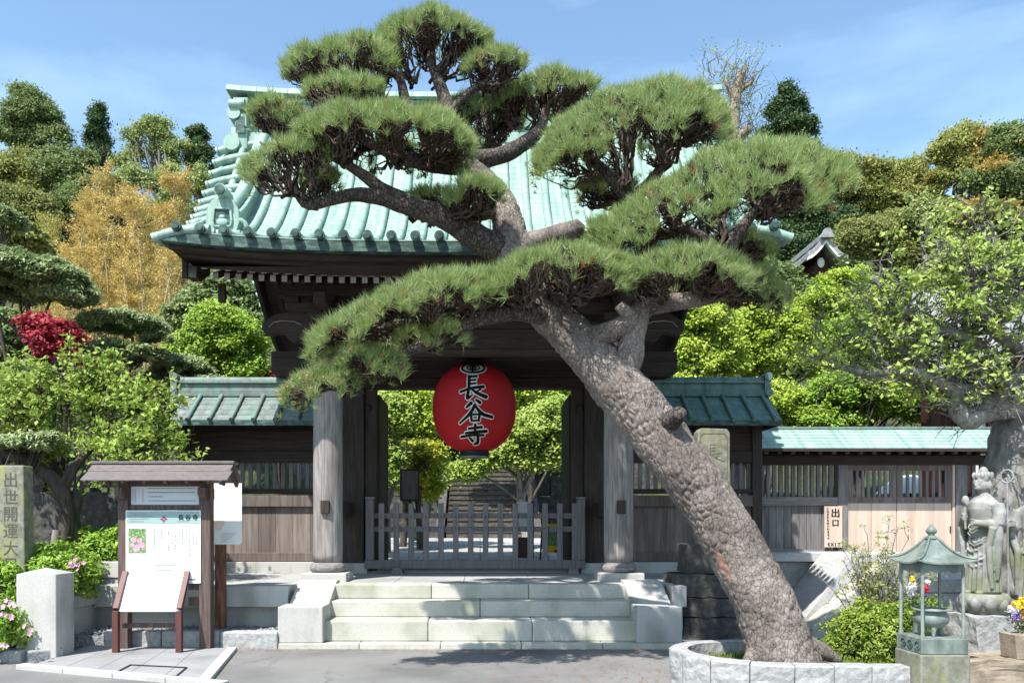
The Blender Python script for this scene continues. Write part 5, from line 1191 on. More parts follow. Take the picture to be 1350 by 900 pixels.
# ---------------------------------------------------------------- the leaning pine
def limb(mb, pts, step=.05, n=14, bump=.10, seed=0, close=True):
    """pts: (px, py, depth, radius in photo px); a gnarled limb with real lumps"""
    P = [U(p[0], p[1], p[2]) for p in pts]; rad = [p[3]*p[2]/FPX for p in pts]
    C, r = spline(P, rad, step); C = [Vector(c) for c in C]; K = len(C); vs = []; fs = []
    t0 = (C[1]-C[0]).normalized(); u = t0.orthogonal().normalized()
    for k, p in enumerate(C):
        t = (C[min(k+1, K-1)]-C[max(k-1, 0)]).normalized(); u = (u-t*u.dot(t)).normalized(); v = t.cross(u)
        for j in range(n):
            a = 2*math.pi*j/n; dv = u*math.cos(a)+v*math.sin(a); q = p+dv*r[k]
            rr = r[k]*(1+bump*noise.noise(q*4.5+Vector((seed, 0, 0)))+bump*.5*noise.noise(q*13+Vector((0, seed, 0))))
            vs.append(p+dv*rr)
    for k in range(K-1):
        for j in range(n): fs.append((k*n+j, k*n+(j+1) % n, (k+1)*n+(j+1) % n, (k+1)*n+j))
    fs.append(tuple(range((K-1)*n, K*n)))
    mb.add(vs, fs, True); return C, r
pine = thing('pine_tree', 'huge old pine with leaning scaly trunk and cloud pruned pads in front of the gate', 'tree', U(1033, 872, 6.8))
# trunk: finely meshed so that the bark plates are real relief
TR = [(1034, 882, 6.80, 54), (1032, 866, 6.80, 46), (1018, 825, 6.81, 41), (1000, 779, 6.83, 38.5), (955, 698, 6.9, 36.5), (924, 649, 6.96, 35.5), (880, 590, 7.04, 36), (845, 545, 7.10, 36.5), (806, 500, 7.18, 34), (773, 463, 7.26, 29), (740, 430, 7.32, 26), (712, 405, 7.38, 24), (688, 365, 7.44, 24), (676, 325, 7.5, 23), (667, 284, 7.56, 19.5), (647, 248, 7.6, 17), (618, 224, 7.62, 16), (594, 212, 7.64, 12)]
def trunk_mesh(mb, pts, step, n):
    P = [U(p[0], p[1], p[2]) for p in pts]; rad = [p[3]*p[2]/FPX for p in pts]
    C, r = spline(P, rad, step); C = [Vector(c) for c in C]; K = len(C); vs = []; fs = []
    t0 = (C[1]-C[0]).normalized(); u = t0.orthogonal().normalized()
    rot = Matrix.Rotation(R(28), 3, 'Y')
    for k, p in enumerate(C):
        t = (C[min(k+1, K-1)]-C[max(k-1, 0)]).normalized(); u = (u-t*u.dot(t)).normalized(); v = t.cross(u)
        for j in range(n):
            a = 2*math.pi*j/n; dv = u*math.cos(a)+v*math.sin(a); q = p+dv*r[k]
            vd = noise.voronoi(Vector(((q.x*.88+q.z*.47)*17, q.y*17, (q.z*.88-q.x*.47)*12))+noise.noise_vector(q*6)*.5)[0]; cr_ = min(1, max(0, (vd[1]-vd[0])/.32)); cr_ = cr_*cr_*(3-2*cr_)
            rr = r[k]+.020*noise.noise(q*3)+.008*noise.noise(q*8)+.013*(cr_-.7)*(.55+.9*max(0, noise.noise(q*2.3)+.3))+.004*noise.noise(q*35)
            vs.append(p+dv*rr)
    for k in range(K-1):
        for j in range(n): fs.append((k*n+j, k*n+(j+1) % n, (k+1)*n+(j+1) % n, (k+1)*n+j))
    fs.append(tuple(range((K-1)*n, K*n))); mb.add(vs, fs, True)
b = MB(); trunk_mesh(b, TR, .0115, 150)
# root flare
for (x1, y1, x2, y2, x3, y3, r) in ((1060, 850, 1084, 858, 1108, 872, 15), (1045, 855, 1062, 874, 1080, 884, 16), (1005, 850, 992, 868, 978, 880, 15), (1030, 860, 1030, 880, 1032, 895, 20)):
    limb(b, [(x1, y1, 6.75, r), (x2, y2, 6.72, r*.8), (x3, y3, 6.70, r*.35)], .03, 12, .2, x1)
trk = build(b, 'trunk', m_pinebark, pine)
b = MB(); limb(b, [(878, 560, 6.93, 15), (890, 550, 6.80, 12), (897, 543, 6.72, 9)], .02, 12, .15, 4); build(b, 'branch_stub', m_pinebark2, trk)
# reddish wound on the trunk
b = MB(); P = []
for k in range(15):
    t = k/14; px, py = 941+22*t, 722+46*t; wd = 5.5*math.sin(math.pi*min(1, t*1.05))**.7+.5
    P.append([U(px+dx, py-dx*.5, 6.9-.185*(6.9/6.9)+.012*abs(dx)/5) for dx in (-wd, 0, wd)])
m_wound = M('exposed red bark', [(.21, .105, .078), (.31, .19, .155)], 20, bump=.5)
for pl_ in trk.data.polygons:                     # the wound is a patch of the trunk's own skin
    c = pl_.center; px_, py_ = VX+c.x*FPX/c.y, VY-(c.z-CAM_H)*FPX/c.y
    t_ = (py_-722)/46
    if 0 <= t_ <= 1 and pl_.normal.y < .2 and abs(px_-(944+20*t_)+2*noise.noise((px_*.2, py_*.2, 0))) < 5*math.sin(math.pi*t_)**.6+1.5*noise.noise((px_*.4, py_*.3, 2)): pl_.material_index = 1
trk.data.materials.append(m_wound)
LB = [
 ('right limb', [(812, 508, 7.16, 21), (829, 470, 7.1, 19), (836, 432, 7.06, 17), (852, 404, 7.02, 14), (905, 396, 7.0, 11), (952, 388, 7.05, 9)]),
 ('knot', [(772, 448, 7.2, 16), (800, 440, 7.1, 15), (824, 428, 7.0, 13), (833, 420, 6.96, 10), (815, 402, 6.9, 7)]),
 ('long left limb', [(722, 416, 7.3, 15), (686, 411, 7.1, 12), (645, 417, 7.0, 11), (622, 424, 6.96, 9), (595, 440, 6.92, 8), (560, 455, 6.88, 7), (522, 468, 6.85, 6), (485, 482, 6.84, 5), (440, 497, 6.84, 3.5)]),
 ('left fork', [(640, 418, 7.0, 8), (610, 405, 6.98, 7), (570, 410, 6.95, 6), (535, 425, 6.92, 5), (490, 435, 6.9, 4)]),
 ('big left limb', [(672, 328, 7.5, 19), (640, 320, 7.42, 18), (605, 296, 7.35, 16), (570, 281, 7.3, 14), (540, 272, 7.26, 12), (505, 262, 7.22, 10), (470, 257, 7.2, 9), (440, 262, 7.2, 8), (408, 270, 7.2, 7), (395, 262, 7.2, 5), (388, 240, 7.2, 4)]),
 ('left sub limb', [(545, 270, 7.26, 9), (530, 262, 7.25, 9), (504, 249, 7.22, 8), (478, 230, 7.2, 7), (452, 212, 7.2, 5), (440, 190, 7.2, 4)]),
 ('mid left limb', [(606, 216, 7.63, 13), (583, 218, 7.55, 11), (548, 212, 7.4, 10), (520, 205, 7.3, 9), (497, 194, 7.25, 6), (470, 180, 7.2, 4)]),
 ('crown limb right', [(606, 214, 7.63, 13), (630, 211, 7.7, 12), (662, 205, 7.8, 11), (700, 183, 7.95, 9), (714, 166, 8.05, 7), (720, 140, 8.1, 4)]),
 ('crown limb', [(594, 214, 7.64, 12), (591, 180, 7.7, 11), (591, 145, 7.76, 9), (580, 112, 7.82, 8), (569, 88, 7.86, 5), (566, 60, 7.88, 3)]),
 ('crown left limb', [(592, 205, 7.64, 10), (562, 170, 7.68, 9), (536, 135, 7.7, 8), (523, 100, 7.7, 5), (480, 85, 7.7, 4)]),
 ('crown small limb', [(591, 150, 7.76, 6), (618, 122, 7.78, 5), (640, 110, 7.8, 4), (652, 92, 7.8, 3)]),
 ('right upper limb', [(836, 430, 7.06, 13), (850, 385, 7.25, 13), (856, 335, 7.5, 12), (846, 285, 7.62, 11), (822, 250, 7.62, 10), (798, 226, 7.6, 7), (775, 205, 7.58, 5)]),
 ('right upper fork', [(834, 265, 7.62, 9), (862, 235, 7.62, 7), (880, 205, 7.6, 5), (890, 180, 7.6, 3)]),
 ('right outer limb', [(930, 392, 7.02, 10), (952, 352, 7.1, 10), (962, 326, 7.15, 10), (972, 308, 7.18, 9), (990, 285, 7.2, 6), (1010, 260, 7.2, 4)]),
 ('right inner limb', [(955, 340, 7.12, 8), (930, 316, 7.12, 7), (900, 300, 7.1, 6), (875, 285, 7.1, 4)]),
 ('cut stub', [(688, 326, 7.5, 16), (712, 316, 7.4, 13), (738, 309, 7.32, 12), (757, 303, 7.26, 12.5), (766, 294, 7.22, 8)]),
 ('pad limb', [(720, 400, 7.36, 12), (735, 390, 7.2, 9), (760, 380, 7.0, 6), (790, 372, 6.95, 4)]),
 ('small trunk twig', [(655, 275, 7.55, 8), (635, 285, 7.4, 6), (612, 276, 7.3, 5), (600, 262, 7.25, 3)]),
]
for k, (nm, pts) in enumerate(LB):
    b = MB(); limb(b, pts, .035, 16, .14, k*3.1); build(b, 'branch', m_pinebark if nm in ('knot', 'cut stub', 'right limb') else m_pinebark2, pine)
# pads: top outline as photo pixels, depth, drop of the front rim in px, hubs (px) from which the twigs fan out
PADS = [
 ([(497, 55), (510, 32), (540, 20), (575, 15), (610, 22), (632, 35), (645, 62)], 7.9, 36, [(575, 104), (540, 108)]),
 ([(376, 92), (390, 72), (415, 62), (445, 55), (475, 50), (505, 55), (520, 78)], 7.7, 38, [(505, 124), (470, 118)]),
 ([(612, 92), (625, 70), (650, 62), (675, 66), (692, 84)], 7.8, 28, [(642, 118)]),
 ([(652, 140), (680, 105), (715, 92), (750, 98), (786, 118)], 8.15, 38, [(706, 172), (680, 165)]),
 ([(560, 150), (590, 130), (640, 124), (690, 142)], 8.5, 60, [(640, 205), (600, 195)]),
 ([(402, 125), (420, 102), (450, 96), (480, 100), (502, 120)], 7.35, 24, [(470, 152)]),
 ([(330, 152), (345, 132), (370, 126), (390, 135), (402, 154)], 7.5, 26, [(395, 188)]),
 ([(395, 190), (420, 155), (455, 142), (500, 140), (545, 142), (590, 152), (615, 172), (622, 198)], 7.15, 40, [(455, 216), (520, 210), (570, 206)]),
 ([(322, 228), (335, 205), (355, 192), (385, 180), (415, 170), (432, 172)], 7.1, 46, [(385, 256), (410, 262)]),
 ([(398, 238), (418, 218), (442, 232)], 7.5, 30, [(408, 268)]),
 ([(590, 264), (600, 240), (625, 230), (650, 236), (662, 254)], 7.15, 20, [(606, 282)]),
 ([(533, 270), (555, 250), (580, 246), (602, 262)], 7.6, 24, [(566, 290)]),
 ([(706, 218), (715, 190), (735, 160), (765, 140), (800, 118), (840, 110), (885, 107), (920, 112), (945, 130), (956, 170)], 7.5, 75, [(782, 236), (826, 246), (872, 218)]),
 ([(763, 252), (785, 232), (815, 230), (837, 248)], 8.0, 20, [(822, 268)]),
 ([(778, 312), (800, 282), (840, 255), (880, 230), (920, 205), (960, 190), (1000, 183), (1050, 184), (1090, 196), (1116, 228)], 7.15, 105, [(890, 308), (950, 322), (1010, 285), (925, 318)]),
 ([(935, 334), (960, 305), (990, 300), (1017, 324)], 7.6, 30, [(955, 350)]),
 ([(640, 374), (655, 350), (690, 332), (730, 322), (775, 322), (805, 332), (830, 356)], 6.9, 40, [(700, 405), (752, 396)]),
 ([(824, 366), (845, 338), (880, 325), (915, 322), (950, 330), (980, 345), (992, 366)], 6.9, 38, [(868, 402), (930, 392)]),
 ([(958, 388), (985, 352), (1010, 345), (1030, 372), (1038, 402)], 7.6, 36, [(962, 396)]),
 ([(412, 454), (425, 435), (455, 412), (490, 392), (525, 375), (560, 362), (600, 355), (640, 358), (662, 374)], 6.9, 48, [(490, 436), (560, 424), (615, 412)]),
 ([(430, 474), (455, 455), (490, 452), (520, 462), (534, 484)], 6.82, 28, [(500, 492)]),
 ([(376, 526), (385, 500), (410, 482), (440, 475), (472, 494)], 6.8, 34, [(446, 504)]),
 ([(528, 444), (555, 428), (590, 425), (612, 444)], 7.0, 16, [(575, 450)])]
def bez(a, b, n, jit):
    t = np.linspace(0, 1, n)[None, :, None]; p = a[:, None]*(1-t)+b[:, None]*t
    sag = np.sin(np.pi*t)
    return p+sag*rng.normal(0, 1, p.shape)*jit
coned = {19: 40, 20: 70, 21: 70}
for pi, (top, Y, drop, hubs) in enumerate(PADS):
    s = Y/FPX; tx = np.array([t[0] for t in top], float); ty = np.array([t[1] for t in top], float); ty[0] -= (ty[0]-ty[1])*.66; ty[-1] -= (ty[-1]-ty[-2])*.66; wdt = (tx[-1]-tx[0])*s
    Ry = float(np.clip(.36*wdt, .24, .58)); dm = drop*.95*s
    nt_ = int(760*wdt*2*Ry)+60
    u = rng.uniform(0, 1, nt_); v = np.clip(rng.uniform(-1, 1, nt_)-.15*(rng.uniform(size=nt_) < .5), -1, 1); ph = rng.uniform(0, 6.28, 5)
    def surf(u, v):
        px = tx[0]+(tx[-1]-tx[0])*u; py = np.interp(px, tx, ty); x = (px-VX)*s; zt = CAM_H+(VY-py)*s
        nar = np.maximum(.25, np.sin(np.pi*np.clip(u, .03, .97))**.55)*(1+.16*np.sin(9*u+ph[4]))
        lump = .045*np.sin(x*13+ph[0])*np.sin(v*5+ph[1])+.03*np.sin(x*27+ph[2])*np.sin(v*8+ph[3])
        av = np.abs(v)
        zc = CAM_H+(VY-(ty[0]+(ty[-1]-ty[0])*u))*s
        z = zt-.08-(.80*np.maximum(zt-zc, 0)+(2+.42*drop)*s)*av**1.9*(1+.13*np.sin(u*17+ph[1]))+lump*(.4+av)
        return np.stack([x, Y+v*Ry*nar*(1+.1*np.sin(u*23+ph[3])), z], -1)
    msk = np.array([noise.noise((a_*wdt*7, b_*Ry*9, pi*3.1)) for a_, b_ in zip(u, v)]) > -.30      # thin spots between the tufts
    u, v = u[msk], v[msk]; nt_ = len(u)
    base = surf(u, v)+rng.normal(0, .010, (nt_, 3)); e1 = surf(np.clip(u+.02, 0, 1), v)-surf(np.clip(u-.02, 0, 1), v)
    sl = np.clip(e1[:, 2]/np.maximum(np.abs(e1[:, 0]), .01), -1.5, 1.5)
    dirs = unit(np.stack([-sl*.16+(u-.5)*.5, v*np.abs(v)*.42, np.full(nt_, .95)], -1)+rng.normal(0, .16, (nt_, 3)))
    ns = int(nt_*.10); k = rng.choice(np.where((np.abs(v) > .75) | (u < .06) | (u > .94))[0], ns); b2 = base[k]+rng.normal(0, .02, (ns, 3))-np.stack([np.zeros(ns)]*2+[np.abs(rng.normal(0, .05, ns))], -1)
    d2_ = unit(np.stack([(u[k]-.5)*1.2, np.sign(v[k])*.8, rng.uniform(.5, 1.3, ns)], -1)+rng.normal(0, .25, (ns, 3)))
    tb_, td_ = np.concatenate([base, b2]), np.concatenate([dirs, d2_]); T_ = len(tb_)
    nn = 27; d = unit(td_[:, None]+rng.normal(0, .40, (T_, nn, 3))); ln = rng.uniform(.05, .12, (T_, nn, 1))*rng.uniform(.75, 1.2, (T_, 1, 1)); o = tb_[:, None]+d*rng.uniform(-.015, .04, (T_, nn, 1))
    sd_ = unit(np.cross(d, rng.normal(size=d.shape)))*.0025; tip = o+d*ln-np.array([0, 0, .008])
    V = np.stack([o-sd_, o+sd_, tip], 2).reshape(-1, 3); mi = np.zeros(T_*nn, int)
    mi[np.repeat(rng.uniform(size=T_) < .012, nn)] = 1
    mats = [m_needle, m_needled]
    if pi in coned:
        nc = coned[pi]; kk = rng.choice(np.where(v < .3)[0], nc); cc = base[kk]+dirs[kk]*.06
        nq = 10; dq = unit(rng.normal(size=(nc, nq, 3))); cp = cc[:, None]+dq*.009; LQ = leaf_quads(cp.reshape(-1, 3), dq.reshape(-1, 3), np.full(nc*nq, .019), .8).reshape(-1, 4, 3)
        tri = np.concatenate([LQ[:, [0, 1, 2]], LQ[:, [0, 2, 3]]]).reshape(-1, 3); V = np.concatenate([V, tri]); mi = np.concatenate([mi, np.full(len(tri)//3, 2)]); mats = [m_needle, m_needled, m_cone]
    pad = raw('needle_pad', V, 3, mats, pine, mi)
    # twigs under the pad: hub -> forks -> needle tufts
    H_ = np.array([tuple(U(h[0], h[1], Y+.02)) for h in hubs])
    nf = max(9, int(24*wdt)); fu = rng.uniform(.06, .94, nf); fv = rng.uniform(-.75, .75, nf); F1 = surf(fu, fv); hi = np.argmin(np.abs(F1[:, None, 0]-H_[None, :, 0])+rng.uniform(0, .2, (nf, len(H_))), 1)
    hb = H_[hi]+rng.normal(0, 1, (nf, 3))*np.array([.03, .06, .015]); F1[:, :2] = F1[:, :2]*.86+hb[:, :2]*.14; F1[:, 2] = np.maximum(F1[:, 2]-rng.uniform(.12, .30, nf), np.minimum(hb[:, 2]-.02, F1[:, 2]-.05))
    P1 = bez(hb, F1, 7, .035); R1 = np.linspace(.016, .009, 7)[None]*rng.uniform(.7, 1.3, (nf, 1))
    m2 = int(min(nt_*.8, 900)); k2_ = rng.choice(nt_, m2, replace=False); near = np.argmin(((base[k2_][:, None]-F1[None])**2).sum(-1), 1)
    st_ = P1[near, rng.integers(3, 7, m2)]
    P2 = bez(st_, base[k2_]+dirs[k2_]*.01, 6, .026); R2 = np.linspace(.0085, .004, 6)[None]*rng.uniform(.7, 1.3, (m2, 1))
    tubes_raw('twig', P1, R1, 5, m_twig, pad); tubes_raw('twig', P2, R2, 3, m_twig, pad)
# ---------------------------------------------------------------- trees
def E_(px, py, rx, ry, Y, dr=.85):            # a crown lobe seen at a photo pixel, at a real depth
    s = Y/FPX; c = U(px, py, Y); return (c.x, c.y, c.z, rx*s, max(rx, ry*.9)*s*dr, ry*s)
def crown_leaves(E, nsub, rsub, nleaf, leaf, flat=.55, up=.6, shell=.35, aspect=.6, low=-.45, jit=.45, soft=0):
    E = np.array(E, float); wgt = E[:, 3]*E[:, 5]+E[:, 3]*E[:, 4]; ei = rng.choice(len(E), nsub, p=wgt/wgt.sum())
    d = unit(rng.normal(size=(nsub, 3))); d[:, 2] = np.where(d[:, 2] < low, -d[:, 2], d[:, 2])
    rad = 1-shell*rng.uniform(0, 1, (nsub, 1))**1.6
    C = E[ei, :3]+d*E[ei, 3:]*rad*.92
    rs = rsub*rng.uniform(.6, 1.35, nsub); k = rng.choice(nsub, nleaf, p=rs**2/(rs**2).sum())
    dd = unit(rng.normal(size=(nleaf, 3))); dd[:, 2] = np.where(rng.uniform(size=nleaf) < .7, np.abs(dd[:, 2]), dd[:, 2])
    p = C[k]+dd*rs[k][:, None]*np.array([1, 1, flat])*(.35+.65*rng.uniform(0, 1, (nleaf, 1))**.6)
    if soft:                                    # loose sprays instead of tight balls
        p = p*(1-soft)+(C[k]+rng.normal(0, .62, (nleaf, 3))*rs[k][:, None]*np.array([1, 1, .8]))*soft+rng.normal(0, .05, (nleaf, 3))*rs.mean()
    n = unit(dd*.6+np.array([-.15*up, -.35*up, .9*up])+rng.normal(0, jit, (nleaf, 3)))   # leaves turn their faces to the sun
    return leaf_quads(p, n, leaf*rng.uniform(.65, 1.35, nleaf), aspect), C
def tree_wood(mb, base, E, C, tr, nl, seed, lean=0, n=7):
    rg = random.Random(seed); E = np.array(E); cen = Vector(E[:, :3].mean(0)); base = Vector(base); top = cen+Vector((0, 0, E[:, 5].max()*.35))
    mid = base.lerp(top, .5)+Vector((rg.uniform(-.1, .1)*tr*8, rg.uniform(-.1, .1)*tr*8, 0))
    tp, trr = spline([base-Vector((0, 0, .3)), base+Vector((0, 0, .15)), mid, top], [tr*1.4, tr, tr*.75, tr*.25], max(.15, (top-base).length/14)); mb.tube(tp, trr, n+2)
    idx = rng.choice(len(C), min(nl, len(C)), replace=False)
    for i in idx:
        e = Vector(C[i]); k = rg.randint(int(len(tp)*.4), len(tp)-2); s = Vector(tp[k]); m = s.lerp(e, .5)+Vector((rg.uniform(-1, 1), rg.uniform(-1, 1), rg.uniform(-.2, .6)))*(e-s).length*.14
        q, rr = spline([s, m, e], [trr[k]*.55, trr[k]*.38, trr[k]*.12+.002], max(.1, (e-s).length/6)); mb.tube(q, rr, 5, False)
        for _ in range(2):                      # twigs
            j = rg.randint(len(q)//2, len(q)-1); a = Vector(q[j]); z = a+Vector((rg.uniform(-1, 1), rg.uniform(-1, 1), rg.uniform(-.2, .9)))*(e-s).length*.22; mb.tube([a, a.lerp(z, .5)+Vector((0, 0, .05*(e-s).length)), z], [rr[j]*.6, rr[j]*.4, rr[j]*.15], 4, False)
_ts = [0]
def tree(name, label, E, base, nsub, rsub, nleaf, leaf, lmat, wmat=None, tr=.12, nl=14, group=None, cat='tree', lmat2=None, **kw):
    _ts[0] += 1; t = thing(name, label, cat, base, group); V, C = crown_leaves(E, nsub, rsub, nleaf, leaf, **kw)
    if lmat2 is not None:                       # one side of the crown has leaves of another colour
        Cn = V.reshape(-1, 4, 3).mean(1); f = np.array([noise.noise((c[0]*.55, c[1]*.55, c[2]*.55)) for c in Cn]); raw('crown', V, 4, [lmat, lmat2], t, (f > .06).astype(int))
    else: raw('crown', V, 4, lmat, t)
    b = MB(); tree_wood(b, base, E, C, tr, nl, _ts[0]); build(b, 'trunk', wmat or m_barkd, t); return t
def onhill(px, Y): x = (px-VX)*Y/FPX; return (x, Y, hill_h(x, Y)-.1)
# far hill trees, left
GL = 'trees on the hill left of the gate'; GRt = 'trees on the hill right of the gate'
far = [
 ('broadleaf_tree', 'tallest round green tree on the left skyline', [(38, 150, 48, 34), (20, 175, 40, 26), (65, 185, 34, 26)], 50, m_everg, GL),
 ('conifer', 'slim dark conifer on the left skyline between two pale trees', [(129, 160, 11, 20), (128, 190, 17, 26), (132, 215, 20, 24)], 52, m_dark, GL),
 ('spring_tree', 'thin pale spring tree on the skyline beside the slim dark conifer', [(195, 178, 42, 26), (170, 205, 26, 24), (225, 205, 30, 22)], 51, m_pgreen, GL),
 ('conifer', 'small dark conifer on the skyline just left of the gate roof', [(258, 185, 16, 22), (266, 215, 22, 28)], 52, m_dark, GL),
 ('broadleaf_tree', 'olive green tree at the left edge below the tallest round tree', [(10, 225, 52, 34), (40, 250, 40, 25)], 45, m_olive, GL),
 ('broadleaf_tree', 'dark layered evergreen below the tallest round tree', [(85, 225, 46, 26), (100, 250, 34, 24), (60, 215, 30, 20)], 44, m_everg, GL),
 ('broadleaf_tree', 'mixed green tree above the golden bamboo', [(215, 242, 46, 26), (175, 235, 28, 20), (265, 245, 26, 24)], 45, m_pgreen, GL),
 ('broadleaf_tree', 'brown green tree with bare limbs at far left above the bamboo', [(22, 275, 40, 30), (55, 290, 30, 24)], 41, m_olive2, GL),
 ('broadleaf_tree', 'dark evergreen filling the gap behind the bamboo tops', [(130, 270, 60, 34), (235, 290, 50, 40)], 42, m_everg, GL),
 ('broadleaf_tree', 'yellow green tree low on the left slope behind the clipped podocarpus', [(20, 330, 50, 36), (60, 370, 44, 30)], 36, m_gold2, GL),
 ('conifer', 'dark green pointed evergreen standing on the right skyline', [(1037, 128, 15, 17), (1039, 150, 30, 22), (1042, 175, 42, 22), (1040, 205, 46, 24)], 48, m_dark, GRt),
 ('broadleaf_tree', 'olive tree touching the right end of the highest pine pad', [(1135, 225, 50, 24), (1150, 255, 44, 28), (1100, 240, 34, 30)], 45, m_olive, GRt),
 ('broadleaf_tree', 'yellow olive tree in the dip of the right skyline', [(1195, 228, 40, 22), (1185, 262, 50, 26), (1225, 250, 34, 26)], 46, m_olive, GRt),
 ('broadleaf_tree', 'spreading tree with golden top rising right of the skyline dip', [(1255, 195, 46, 24), (1285, 180, 34, 18), (1265, 228, 50, 30)], 42, m_olive, GRt),
 ('broadleaf_tree', 'orange tinged dark tree at the right edge of the skyline', [(1330, 190, 36, 30), (1310, 235, 52, 34), (1345, 260, 40, 34)], 40, m_everg, GRt),
 ('broadleaf_tree', 'layered green tree below the skyline dip on the right slope', [(1160, 310, 56, 26), (1120, 320, 40, 26), (1190, 335, 44, 24)], 38, m_olive, GRt),
 ('broadleaf_tree', 'dark evergreen in shade behind the right pine pad', [(1060, 275, 46, 46), (1045, 330, 50, 40), (1095, 300, 36, 40)], 42, m_dark, GRt),
 ('broadleaf_tree', 'orange brown tree above the pale plum crown at right', [(1300, 285, 40, 24), (1340, 300, 36, 24), (1260, 290, 30, 20)], 37, m_olive2, GRt),
 ('broadleaf_tree', 'pale twiggy tree in the middle of the right slope', [(1222, 285, 30, 28), (1240, 305, 34, 24)], 37, m_pgreen, GRt),
 ('broadleaf_tree', 'deep green tree behind the little tiled roof', [(1090, 385, 44, 22), (1000, 375, 46, 34), (1050, 400, 50, 24)], 34, m_everg, GRt),
]
for k, (nm, lb, lobes, Y, lm, gr) in enumerate(far):
    rgl = random.Random(k*13+5); lob2 = []
    for px, py, rx, ry in lobes:                # uneven outline: each lobe is broken into smaller boughs
        lob2.append((px, py+.12*ry, rx*.62, ry*.66) if nm != 'conifer' else (px, py, rx*.9, ry*.9))
        for q_ in range(9 if nm != 'conifer' else 6):
            a_ = rgl.uniform(0, 6.283); d_ = rgl.uniform(.45, .85); f_ = rgl.uniform(.22, .42); lob2.append((px+math.cos(a_)*rx*d_*(1-f_*.3), py-math.sin(a_)*ry*d_*(1-f_*.3), rx*f_, ry*f_*rgl.uniform(.7, 1.1)))
    E = [E_(px, py, rx, ry, Y) for px, py, rx, ry in lob2]; cx = lobes[-1][0]
    thin = lm is m_pgreen; area = sum(l[2]*l[3] for l in lobes); con = nm == 'conifer'
    tree(nm, lb, E, onhill(cx, Y), int(area/(6 if not con else 8)), .42 if not con else .36, int(area*(6 if thin else 14)), .15 if not con else .16, lm, m_barkg if thin else m_barkd, .26, 26 if thin else 14, gr,
         flat=.5 if not con else .6, jit=.65, soft=.6, lmat2=m_orange if 'orange' in lb or 'golden top' in lb else (m_olive2 if lm is m_olive and k % 2 else None), shell=.55 if thin else .4)
# undergrowth rows fill the slope between the trees
for k, (lb, lobes, Y, lm) in enumerate((
  ('low dark thicket along the left slope below the skyline trees', [(-20, 330, 60, 50), (60, 320, 70, 50), (160, 330, 70, 50), (250, 330, 60, 60)], 48, m_everg),
  ('low olive thicket along the right slope below the skyline trees', [(1120, 300, 80, 50), (1210, 310, 80, 46), (1300, 320, 70, 50), (1380, 310, 50, 60)], 48, m_olive))):
    E = [E_(*l, Y) for l in lobes]; tree('thicket', lb, E, onhill(lobes[1][0], Y), 800, .6, 40000, .28, lm, m_barkd, .15, 10, None, 'bushes')
for lb, lobes, Y in (('dark thicket on the slope hidden behind the right pine pads', [(960, 260, 60, 50), (1030, 270, 60, 50), (900, 290, 60, 50)], 50), ('thicket on the slope beyond the right edge of the view', [(1420, 250, 70, 60), (1510, 260, 70, 60), (1600, 260, 80, 60)], 44), ('thicket on the slope beyond the left edge of the view', [(-120, 230, 80, 70), (-220, 240, 80, 70)], 46)):
    E = [E_(*l, Y) for l in lobes]; tree('thicket', lb, E, onhill(lobes[1][0], Y), 260, .6, 13000, .28, m_everg, m_barkd, .15, 10, None, 'bushes')
# bare pollarded tall tree on the right skyline
bt = thing('bare_tree', 'tall nearly bare pollarded tree with thin sprouting twigs on the skyline', 'tree', onhill(968, 50))
b = MB(); Yb_ = 50
def lp_(pts, mb=b, Y=50, n=8, st=.4, bump=.15):
    limb(mb, [(p[0], p[1], Y, p[2]) for p in pts], st, n, bump, pts[0][0])
lp_([(966, 330, 11), (966, 250, 10), (965, 195, 9), (968, 150, 8), (971, 120, 6.5), (975, 95, 4)]); lp_([(968, 150, 7), (955, 145, 6), (940, 152, 5), (930, 146, 4)]); lp_([(970, 128, 5), (978, 100, 4), (984, 88, 3)])
lp_([(967, 190, 7), (978, 178, 7), (987, 170, 6)]); lp_([(968, 140, 4), (960, 115, 3), (956, 105, 2)]); lp_([(972, 120, 4), (990, 110, 2.5), (996, 98, 1.5)])
build(b, 'trunk', m_barkt, bt)
N = 260; o = np.array([U(x, y, 50) for x, y in zip(rng.choice([966, 972, 980, 940, 932, 985, 957, 992], N)+rng.normal(0, 4, N), rng.uniform(88, 200, N))]); o[:, 1] += rng.normal(0, .4, N)
dv = unit(np.stack([rng.normal(0, .7, N), rng.normal(0, .6, N), rng.uniform(.2, 1.4, N)], -1)); ends = o+dv*rng.uniform(.8, 2.2, (N, 1))
tubes_raw('twig', bez(o, ends, 5, .08), np.linspace(.03, .008, 5)[None]*np.ones((N, 1)), 3, m_barkg, bt)
q = ends[rng.integers(0, N, 1700)]+rng.normal(0, .3, (1700, 3)); raw('sprouting_leaves', leaf_quads(q, unit(rng.normal(size=(1700, 3))), np.full(1700, .13), .6), 4, m_pgreen, bt)
